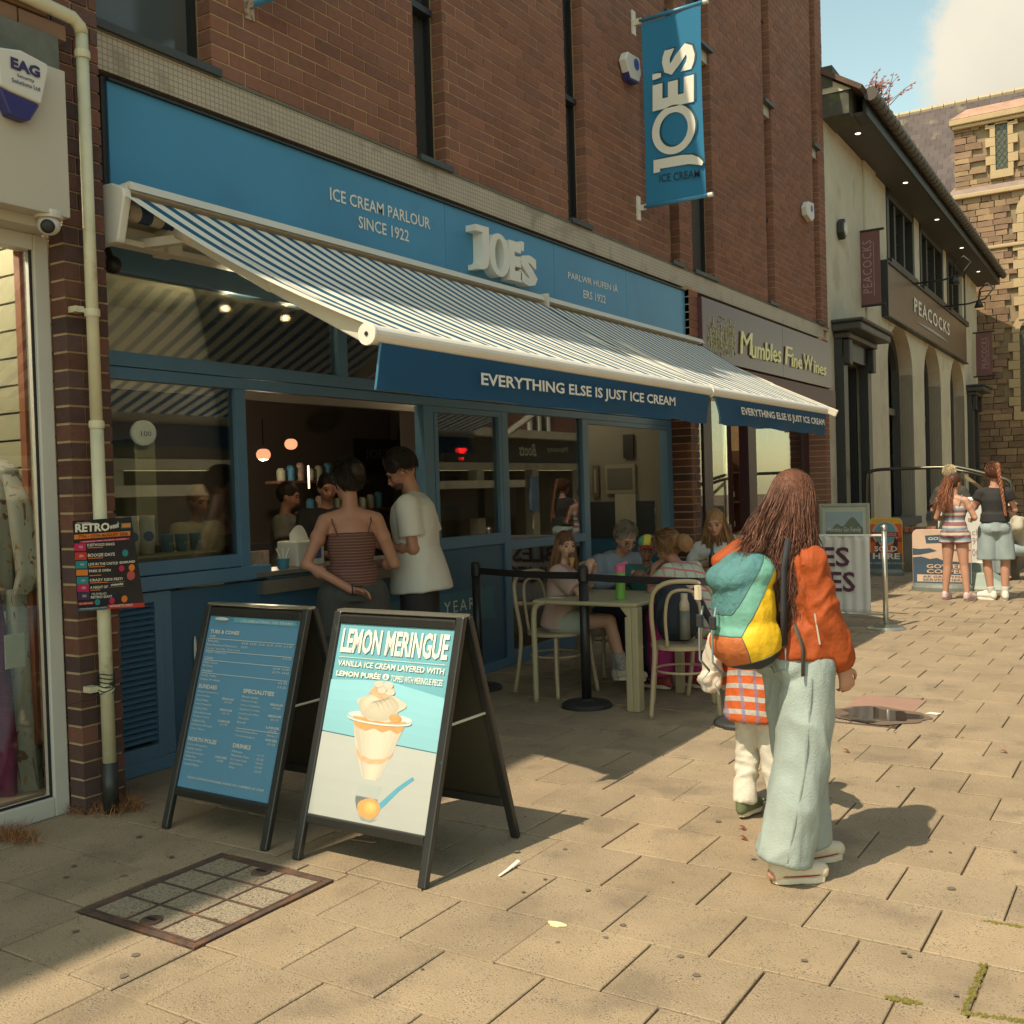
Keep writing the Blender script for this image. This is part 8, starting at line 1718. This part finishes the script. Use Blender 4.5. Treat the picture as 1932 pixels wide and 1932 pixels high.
m1 = Person('man in white T-shirt and black trousers looking down at the serving hatch', -4.47, 5.73, -116, H=1.90, fem=False, lean=4, hp=(34, -8, 0), skinm=SKT, elbows=[(-.20, .00, 1.22), (.235, -.06, 1.22)], wrists=[(-.12, .25, 1.24), (.10, .26, 1.24)])
m1.browm = H_DK; m1.body(.010, hands=((None, (0, 0, 1), .5), ((-.5, 1, 0), (0, .2, 1), .5)), wide=1.05)
m1.top(mtee, .72, -.10, .036, 1.12, 'tshirt', .475, (.007, 4.5, .6), .012, (.088, .1, .1), 1.05); m1.legs(mat('black_cloth', (.028, .027, .027), .85), 1.95, (.110, .095, .085), waist=.02, ease=.0); m1.shoes(m_black, m_white)
cap_hair(m1, H_DK, 'hair', (.084, .100, .098), (0, -.020, .135)); 
b = Blob(); b.ell(m1.hd(0, .050, .022), (.048*m1.h, .046*m1.h, .034*m1.h), m1.HR); v, f = m1.wx(b).mesh(.01, 1); put('stubble', v, f, mat('stubble', (.10, .055, .038), .8), m1.t)
short_hair(m1, H_DK, 520, .045); short_hair(w2, H_DK, 620, .07, rad=.0026)
# ---------- 5. seated girl
sit = lambda z0, kx, ky, az: dict(pelvis=(0, 0, z0))
seat_z = .56
g1 = Person('girl in pale pink T-shirt seated at the table, biting an ice cream cone', -4.07, 7.02, 78, H=1.46, pelvis=(0, -.02, .57), lean=6, hp=(4, 48, 0), skinm=SKP, knees=[(-.09, .36, .56), (.09, .40, .58)], ankles=[(-.08, .42, .18), (.07, .50, .20)], toes=[(-.08, .56, .12), (.07, .64, .15)], elbows=[(-.18, .16, .79), (.18, .20, .79)], wrists=[(-.06, .25, .94), (.03, .24, .97)])
g1.hs = 1.08; g1.body(.010, hands=(((.4, .1, 1), (1, 0, 0), .8), ((-.3, .1, 1), (-1, 0, 0), .8)), chest=.5)
g1.top(mat('pink_tee', (.50, .34, .30), .85, var=.08), .8, -.07, .028, 1.08, 'tshirt', .47, (.005, 7, .7), .011, (.072, .08, .08)); g1.legs(mat('mint_shorts', (.36, .40, .33), .85), .55, (.11, .115, .1), 'shorts', (.003, 8, 1), .011); g1.shoes(mat('cream_trainer', (.50, .46, .36), .6), m_sole, 1.1)
for i in (0, 1): b = Blob(); b.m.tube([g1.an[i], g1.an[i].lerp(g1.kn[i], .35)], [.045, .048], 14); v, f = g1.wx(b).mesh(.009, 1); put('sock', v, f, mat('sock_grey', (.32, .30, .28), .9, var=.5, vs=60), g1.t)
cap_hair(g1, H_LB, 'scalp_hair')
def around(P_, yl=.35):
    c = P_.w(P_.hd(0, -.026, .118)); M_ = P_.X.to_3x3()@P_.HR; k = P_.h*P_.hs
    def f(r_):
        while True:
            a, z_ = r_.uniform(0, 6.283), r_.uniform(-.4, 1); s_ = math.sqrt(1-z_*z_); d = Vector((math.cos(a)*s_, math.sin(a)*s_, z_))
            if d.y < yl+.4*d.z and d.y < .8: return c+M_@Vector((d.x*.082, d.y*.10, d.z*.104))*k
    return f, c, M_
def fall(c, M_, spread, drop, back, k=1):
    def f(r_, a):
        d = M_.inverted()@(a-c); x = d.x/.085+r_.gauss(0, .25); return c+M_@Vector((x*spread, min(.02, d.y*.6)-back-r_.uniform(0, .03), 0))+Vector((0, 0, -drop*r_.uniform(.75, 1.1)))
    return f
s_, c_, M_ = around(g1); strands('long_hair', g1, H_LB, s_, fall(c_, M_, .115, .34, .04), 800, .003, .014, 2, .02, 5, 4, 9, kind='stuff', clumps=60)
cone = thing('ice_cream_cone', 'ice cream cone held at the seated girl\'s mouth', 'ice cream', g1.w((0, .26, 1.0))); p = g1.w(g1.hd(0, .115, .02)); MB().lathe(p-Vector((0, 0, .11)), [(.006, 0), (.026, .10)], 14).build('cone', mat('wafer', (.45, .24, .09), .7), cone, smooth=True); MB().ball(p, (.028, .028, .026)).build('scoop', mat('chocolate', (.12, .055, .035), .5), cone, smooth=True)
# ---------- 6. older man in blue shirt
bl = mat('blue_shirt', (.24, .28, .33), .85, var=.08)
def px_at(px, py, y): p = P(px, py, y=y); return p.x, p.z
x6, _ = px_at(1143, 1060, 7.9)
m2 = Person('grey haired man in pale blue shirt leaning over the table', x6, 7.92, 120, H=1.78, fem=False, pelvis=(0, -.05, .56), lean=30, hp=(30, 5, 0), skinm=SK, knees=[(-.12, .40, .56), (.12, .40, .56)], ankles=[(-.12, .40, .08), (.12, .40, .08)], elbows=[(-.27, .28, .84), (.27, .30, .82)], wrists=[(-.10, .48, .86), (.12, .50, .86)])
m2.body(.012, wide=1.1); m2.top(bl, 1.9, -.08, .035, 1.18, 'shirt', .49, (.008, 5, .7), .012, (.085, .075, .05)); m2.legs(mat('navy_cloth', (.03, .035, .05), .85), 1.95); m2.shoes(m_black); cap_hair(m2, H_GY)
q = MB()
for x in (-1, 1): c = m2.hd(x*.033, .10, .095); q.tube([m2.w(c+m2.HR@Vector((math.cos(k)*.024, 0, math.sin(k)*.018))) for k in [j*.5236 for j in range(13)]], .002, 5)
q.build('glasses', m_black, m2.t)
short_hair(m2, H_GY, 480, .05, rad=.0028)
# ---------- 7. child in cap
x7, _ = px_at(1216, 1060, 7.62)
c2 = Person('child with glasses in a rainbow baseball cap sitting at the far side of the table', x7, 7.72, 172, H=1.34, fem=False, pelvis=(0, 0, .56), lean=12, hp=(2, -18, -8), skinm=SKD, knees=[(-.09, .30, .56), (.09, .30, .56)], ankles=[(-.09, .30, .12), (.09, .30, .12)], elbows=[(-.2, .14, .80), (.2, .14, .80)], wrists=[(-.06, .27, .88), (.06, .27, .88)])
c2.hs = 1.15; c2.browm = H_DK; c2.body(.010); c2.top(mat('green_tee', (.035, .13, .105), .85), .8, -.06, .025, 1.08, 'tshirt', .47, (.005, 8, .8), .012, (.07, .075, .07)); c2.legs(MATS['navy_cloth'], 1.9); c2.shoes(m_black); cap_hair(c2, H_DK, 'hair', (.080, .094, .09), (0, -.03, .10))
b = Blob(); k = c2.h*c2.hs; b.ell(c2.hd(0, -.02, .150), (.087*k, .102*k, .075*k), c2.HR); v, f = c2.wx(b).mesh(.008, 1); iv = (Matrix.Translation(c2.w(c2.hb))@(c2.X.to_3x3()@c2.HR).to_4x4()).inverted()
cpt = thing('cap', 'baseball cap with teal, yellow and red panels on the child at the table', 'cap', c2.w(c2.hd(0, 0, .13))); split_put(v, f, lambda p: (0 if (iv@Vector(p)).x < -.02 else 1 if (iv@Vector(p)).x < .035 else 2) if (iv@Vector(p)).z > .10*k else 3, [('panel', mat('cap_teal', (.08, .30, .26), .7)), ('panel', mat('cap_yellow', (.75, .60, .06), .7)), ('panel', mat('cap_green', (.12, .36, .20), .7)), ('band', mat('cap_red', (.35, .04, .04), .7))], cpt)
q = MB(); q.grid(lambda u, v_: c2.w(c2.hd((u-.5)*.15*(1-.25*v_), (.062+.085*v_-.12*(u-.5)**2), .142-.022*v_-.10*(u-.5)**2)), 10, 5); q.build('peak', MATS['cap_red'], cpt, smooth=True, solid=.004)
q = MB()
for x in (-1, 1): c = c2.hd(x*.033, .096, .095); q.tube([c2.w(c+c2.HR@Vector((math.cos(k)*.026, 0, math.sin(k)*.022))) for k in [j*.5236 for j in range(13)]], .0025, 5)
q.build('glasses', m_black, c2.t)
# ---------- 8. plaid shirt woman
x8, _ = px_at(1338, 1080, 7.45)
pp_ = stripes('plaid_mint', (0, .25, 1), .075, .22, (.55, .16, .18), (.46, .50, .38), axis2=(.75, .65, .1), period2=.08, duty2=.2, cc=(.52, .22, .22), bump=.3)
w3 = Person('woman with blond ponytail in mint and pink plaid shirt leaning over the table', x8, 7.42, -78, H=1.70, pelvis=(0, -.02, .57), lean=38, hp=(26, 5, 0), skinm=SKT, knees=[(-.10, .40, .56), (.12, .38, .55)], ankles=[(-.09, .36, .09), (.10, .18, .09)], elbows=[(-.24, .36, .79), (.22, .36, .80)], wrists=[(-.10, .44, .93), (.08, .50, .88)])
w3.body(.011, hands=((None, (1, 0, 0), .5), (None, (-1, 0, 0), .5))); w3.top(pp_, .7, -.12, .030, 1.12, 'shirt', .47, (.007, 5, .8), .012, (.085, .09, .08)); w3.legs(mat('magenta_cloth', (.36, .025, .15), .8, var=.08), 1.95, (.115, .11, .115), 'trousers', (.008, 6, .6)); w3.shoes(mat('red_trainer', (.30, .05, .05), .6), m_sole, 1.1)
cap_hair(w3, H_BL, 'hair', extra=(((0, -.13, .10), (.055, .05, .06)), ((0, -.19, .05), (.065, .06, .075))), wr=(.007, 40, 1))
q = MB().tube([w3.w(w3.hd(x, y, z_)) for x, y, z_ in ((-.085, -.0, .09), (-.06, -.0, .20), (0, -.0, .228), (.06, 0, .20), (.085, 0, .09))], .008, 8); q.build('hairband', m_black, w3.t, smooth=True)
for x in (-1, 1): q = MB(); q.tube([w3.w(w3.hd(x*.085, -.005+math.cos(k)*.018, .04+math.sin(k)*.02)) for k in [j*.5236 for j in range(13)]], .0025, 5); q.build('earring', mat('gold_ring', (.6, .45, .15), .3, metal=.8), w3.t)
short_hair(w3, H_BL, 560, .08, rad=.0030)
# ---------- 9. blonde woman facing us
x9, _ = px_at(1352, 1060, 8.9)
w4 = Person('smiling blonde woman in white top sitting in the shade holding a dark drink', x9, 8.95, 168, H=1.74, pelvis=(0, 0, .57), lean=10, hp=(14, 0, 0), skinm=SK, knees=[(-.10, .42, .57), (.10, .42, .57)], ankles=[(-.10, .40, .08), (.10, .40, .08)], elbows=[(-.24, .12, .82), (.24, .12, .82)], wrists=[(-.05, .27, .90), (.06, .28, .88)])
w4.body(.011, hands=((None, (1, 0, 0), .8), (None, (-1, 0, 0), .8))); w4.top(mat('white_top', (.56, .55, .52), .85), 1.5, -.08, .03, 1.08, 'top', .46, (.006, 6, .8), .012, (.075, .07, .06)); w4.legs(MATS['navy_cloth'], 1.9); w4.shoes(m_black); cap_hair(w4, H_BL, 'scalp_hair')
s_, c_, M_ = around(w4, .05); strands('long_hair', w4, H_BL, s_, fall(c_, M_, .135, .38, .0), 800, .004, .012, 2, .03, 8, 4, 9, kind='stuff', clumps=60)
dk = thing('dark_drink', 'dark bottle held by the smiling blonde woman', 'drink', w4.w((0, .3, .86))); MB().lathe(w4.w((0, .33, .84)), [(.03, 0), (.032, .12), (.014, .16), (.014, .2)], 14).build('bottle', mat('bottle_green', (.02, .05, .03), .15), dk, smooth=True)
chE = copy_thing(chA, (x9, 8.98, 0), R(180-168+180), 'cream bentwood chair under the smiling blonde woman, mostly hidden')
chF = copy_thing(chA, (x6, 7.95, 0), R(-120+180), 'cream bentwood chair under the grey haired man, mostly hidden')
# rucksack on chair B
b = Blob(); b.ell((-3.02, 6.84, .66), (.17, .13, .20)); b.ell((-3.05, 6.86, .78), (.14, .11, .12)); b.cap((-2.86, 6.80, .86), .02, (-2.72, 6.86, .52), .02); v, f = b.mesh(.011, 3, (.010, 7, 1)); put('bag_body', v, f, mat('navy_bag', (.022, .028, .04), .75, var=.2), bag)
fl2 = thing('flask', 'cream topped grey flask tucked into the dark bag on the chair', 'flask', (-2.90, 6.70, .52)); MB().lathe((-2.90, 6.70, .52), [(.036, 0), (.036, .20)], 16).build('body', mat('flask_grey', (.15, .15, .12), .5), fl2, smooth=True); MB().lathe((-2.90, 6.70, .721), [(.036, 0), (.034, .05), (.024, .08), (.024, .12)], 16).build('top', mat('flask_cream', (.55, .48, .36), .5), fl2, smooth=True)
# ---------- 10. girl in striped romper
rom = stripes('romper', (0, 0, 1), .085, .40, (.50, .46, .34), (.24, .10, .13), axis2=(0, 0, 1), period2=.13, duty2=.28, cc=(.16, .30, .36))
def gpos(px, py): p = P(px, py, z=0); return p.x, p.y
x, y = gpos(1804, 1133)
g2 = Person('girl with brown ponytail in a striped playsuit and pale pink clogs, seen from behind', x, y, 12, H=1.62, skinm=SK, hp=(8, 20, 0), elbows=[(-.24, .02, 1.07), (.25, .02, 1.07)], wrists=[(-.14, .20, 1.04), (.15, .20, 1.04)], knees=[(-.10, 0, .46), (.11, 0, .46)], ankles=[(-.13, -.02, .085), (.15, -.02, .085)])
g2.body(.011, chest=.6); g2.top(rom, .5, -.02, .012, 1.0, 'playsuit_top', .36, (.003, 8, 1), .012, tank=True); g2.legs(rom, .28, (.115, .125, .12), 'playsuit_shorts', (.004, 8, 1), .012); g2.shoes(mat('pink_clog', (.58, .42, .42), .5), mat('pink_sole', (.52, .36, .38), .6), 1.12)
for xx in (-1, 1): q = MB(); q.tube([g2.w(g2.up(xx*.09, -.09, .35)), g2.w(g2.up(xx*.115, -.03, .49)), g2.w(g2.up(xx*.10, .08, .40))], .005, 6); q.build('strap', m_gs, g2.t)
cap_hair(g2, H_BR, 'scalp_hair', extra=(((0, -.115, .12), (.035, .04, .04)),)); pt_ = g2.w(g2.hd(0, -.13, .12)); strands('ponytail', g2, H_AU, lambda r_: pt_+Vector((r_.gauss(0, .02), r_.gauss(0, .02), r_.gauss(0, .02))), lambda r_, a: pt_+Vector((-.05+r_.gauss(0, .06), -.08, -r_.uniform(.22, .42))), 420, .004, .025, 1.6, .03, 3, 4, 9, .1, 'stuff', clumps=24)
# ---------- 11. grey haired person behind her
x, y = gpos(1797, 1108)
m3 = Person('person with short pale grey hair in dark shirt and grey green trousers behind the girl', x, 16.0, 10, H=1.74, fem=True, skinm=SK, hp=(0, 10, 0), elbows=[(-.27, .02, 1.12), (.27, .02, 1.12)], wrists=[(-.22, .16, .98), (.22, .16, .98)])
m3.body(.013); m3.top(mat('dark_tee', (.05, .048, .04), .85), .7, -.12, .03, 1.15, 'tshirt', .47, (.006, 5, .8), .014, (.08, .085, .08)); m3.legs(mat('olive_cloth', (.11, .115, .085), .85), 1.9, (.12, .11, .11)); m3.shoes(mat('sandal', (.10, .06, .04), .7)); cap_hair(m3, H_PL)
short_hair(m3, H_PL, 380, .05, rad=.0035)
# ---------- 12. woman with braid
x, y = gpos(1880, 1132)
w5 = Person('young woman with a long braid in black T-shirt, long denim shorts and white trainers', x, y, -12, H=1.735, skinm=SK, hp=(8, -12, 0), elbows=[(-.27, .03, 1.15), (.24, .06, 1.15)], wrists=[(-.10, .20, 1.33), (.08, .24, 1.22)], knees=[(-.10, 0, .5), (.11, 0, .5)], ankles=[(-.06, .0, .085), (.10, -.02, .085)], toes=[(-.20, .10, .035), (.10, .14, .035)])
w5.body(.011, hands=(((.3, .1, 1), (1, 0, 0), .8), (None, None, .6))); w5.top(mat('black_tee', (.022, .021, .021), .85), .42, .06, .014, 1.03, 'tshirt', .47, (.004, 6, .8), .012, (.066, .07, .07)); w5.legs(mat('light_denim', (.27, .33, .33), .85, var=.12, vs=6, bump=.3, bs=160), .95, (.112, .122, .1), 'denim_shorts', (.006, 6, .5), .012); w5.shoes(m_white, m_white, 1.15)
q = MB(); h = w5.h; q.tube([w5.w(w5.up(math.cos(k)*.143, math.sin(k)*.107, .085)) for k in [j*.2618 for j in range(25)]], .014, 6, flat=.6); q.build('belt', m_black, w5.t)
cap_hair(w5, H_BR, 'hair'); short_hair(w5, H_BR, 420, .07, rad=.003)
for k in range(3):
    pts = []; rr = []
    for j in range(64):
        t = j/63; ph = t*26+k*2.094; a = .016*(1-.35*t); yy = -.12-.02*math.sin(min(1, t*4)*1.57); pts.append(w5.w(w5.hd(.015+.055*t+a*math.sin(ph), yy-a*.6*math.sin(2*ph), .20-.66*t))); rr.append(.0165*(1-.45*t))
    MB().tube(pts, rr, 7).build('braid', H_AU, w5.t, smooth=True)
for i in (0, 1): b = Blob(); b.m.tube([w5.an[i]+Vector((0, 0, .0)), w5.an[i].lerp(w5.kn[i], .22)], [.046, .050], 14); v, f = w5.wx(b).mesh(.011, 1); put('sock', v, f, mat('sock_white', (.50, .49, .45), .9), w5.t)
# ---------- 13. seated person with sun hat at the right edge
pe = P(1922, 1000, y=17.0)
m4_ = Person('person in cream sun hat and pale shirt on the bench at the right edge', pe.x+.10, 17.25, -110, H=1.72, pelvis=(0, 0, .50), lean=24, hp=(20, 0, 0), skinm=SK, knees=[(-.1, .42, .48), (.1, .42, .48)], ankles=[(-.1, .42, .08), (.1, .42, .08)], elbows=[(-.24, .2, .82), (.24, .2, .82)], wrists=[(-.05, .36, .72), (.05, .36, .72)], fem=False)
m4_.body(.013); m4_.top(mat('stone_shirt', (.42, .39, .30), .85), 1.8, -.08, .035, 1.1, 'shirt', .47, (.008, 5, .8), .014, (.08, .08, .06)); m4_.legs(MATS['light_denim'], 1.9); m4_.shoes(m_black)
ht = thing('sun_hat', 'cream bucket sun hat on the bench sitter at the right edge', 'hat', m4_.w(m4_.hd(0, 0, .14))); q = MB(); q.lathe(m4_.w(m4_.hd(0, -.01, .135)), [(.15, -.045), (.10, .005), (.098, .04), (.075, .095), (.0, .105)], 24, (m4_.X.to_3x3()@m4_.HR)@Vector((0, 0, 1))); q.build('hat', mat('hat_cream', (.55, .50, .36), .85), ht, smooth=True)
# ---------- 14. people inside the shop
for i, (px_, py, xx, hd_, H_, mm, hm, l_) in enumerate(((540, 1000, -6.75, 60, 1.72, mat('staff_shirt', (.16, .15, .12), .9), H_DK, 'member of staff in a grey brown shirt behind the hatch'), (618, 1000, -6.3, 120, 1.78, mat('black_tee', (.02, .02, .02)), H_DK, 'member of staff in black behind the woman at the hatch'), (372, 960, -6.35, 100, 1.7, mat('beige_shirt', (.28, .26, .18), .9), H_LB, 'server in beige shirt and dark apron seen through the left window'))):
    p = P(px_, py, x=xx); q_ = Person(l_, xx, p.y, hd_, H=H_, fem=(i != 1), skinm=SKT, hp=(15, 0, 0), elbows=[(-.25, .05, 1.15), (.25, .05, 1.15)], wrists=[(-.12, .28, 1.1), (.12, .28, 1.1)], knees=None)
    q_.body(.015); q_.top(mm, .7, -.1, .025, 1.1, 'shirt', .47, (.004, 5, 1), .016); q_.legs(MATS['black_cloth'], 1.9, voxel=.016); q_.shoes(m_black); cap_hair(q_, hm, voxel=.014)
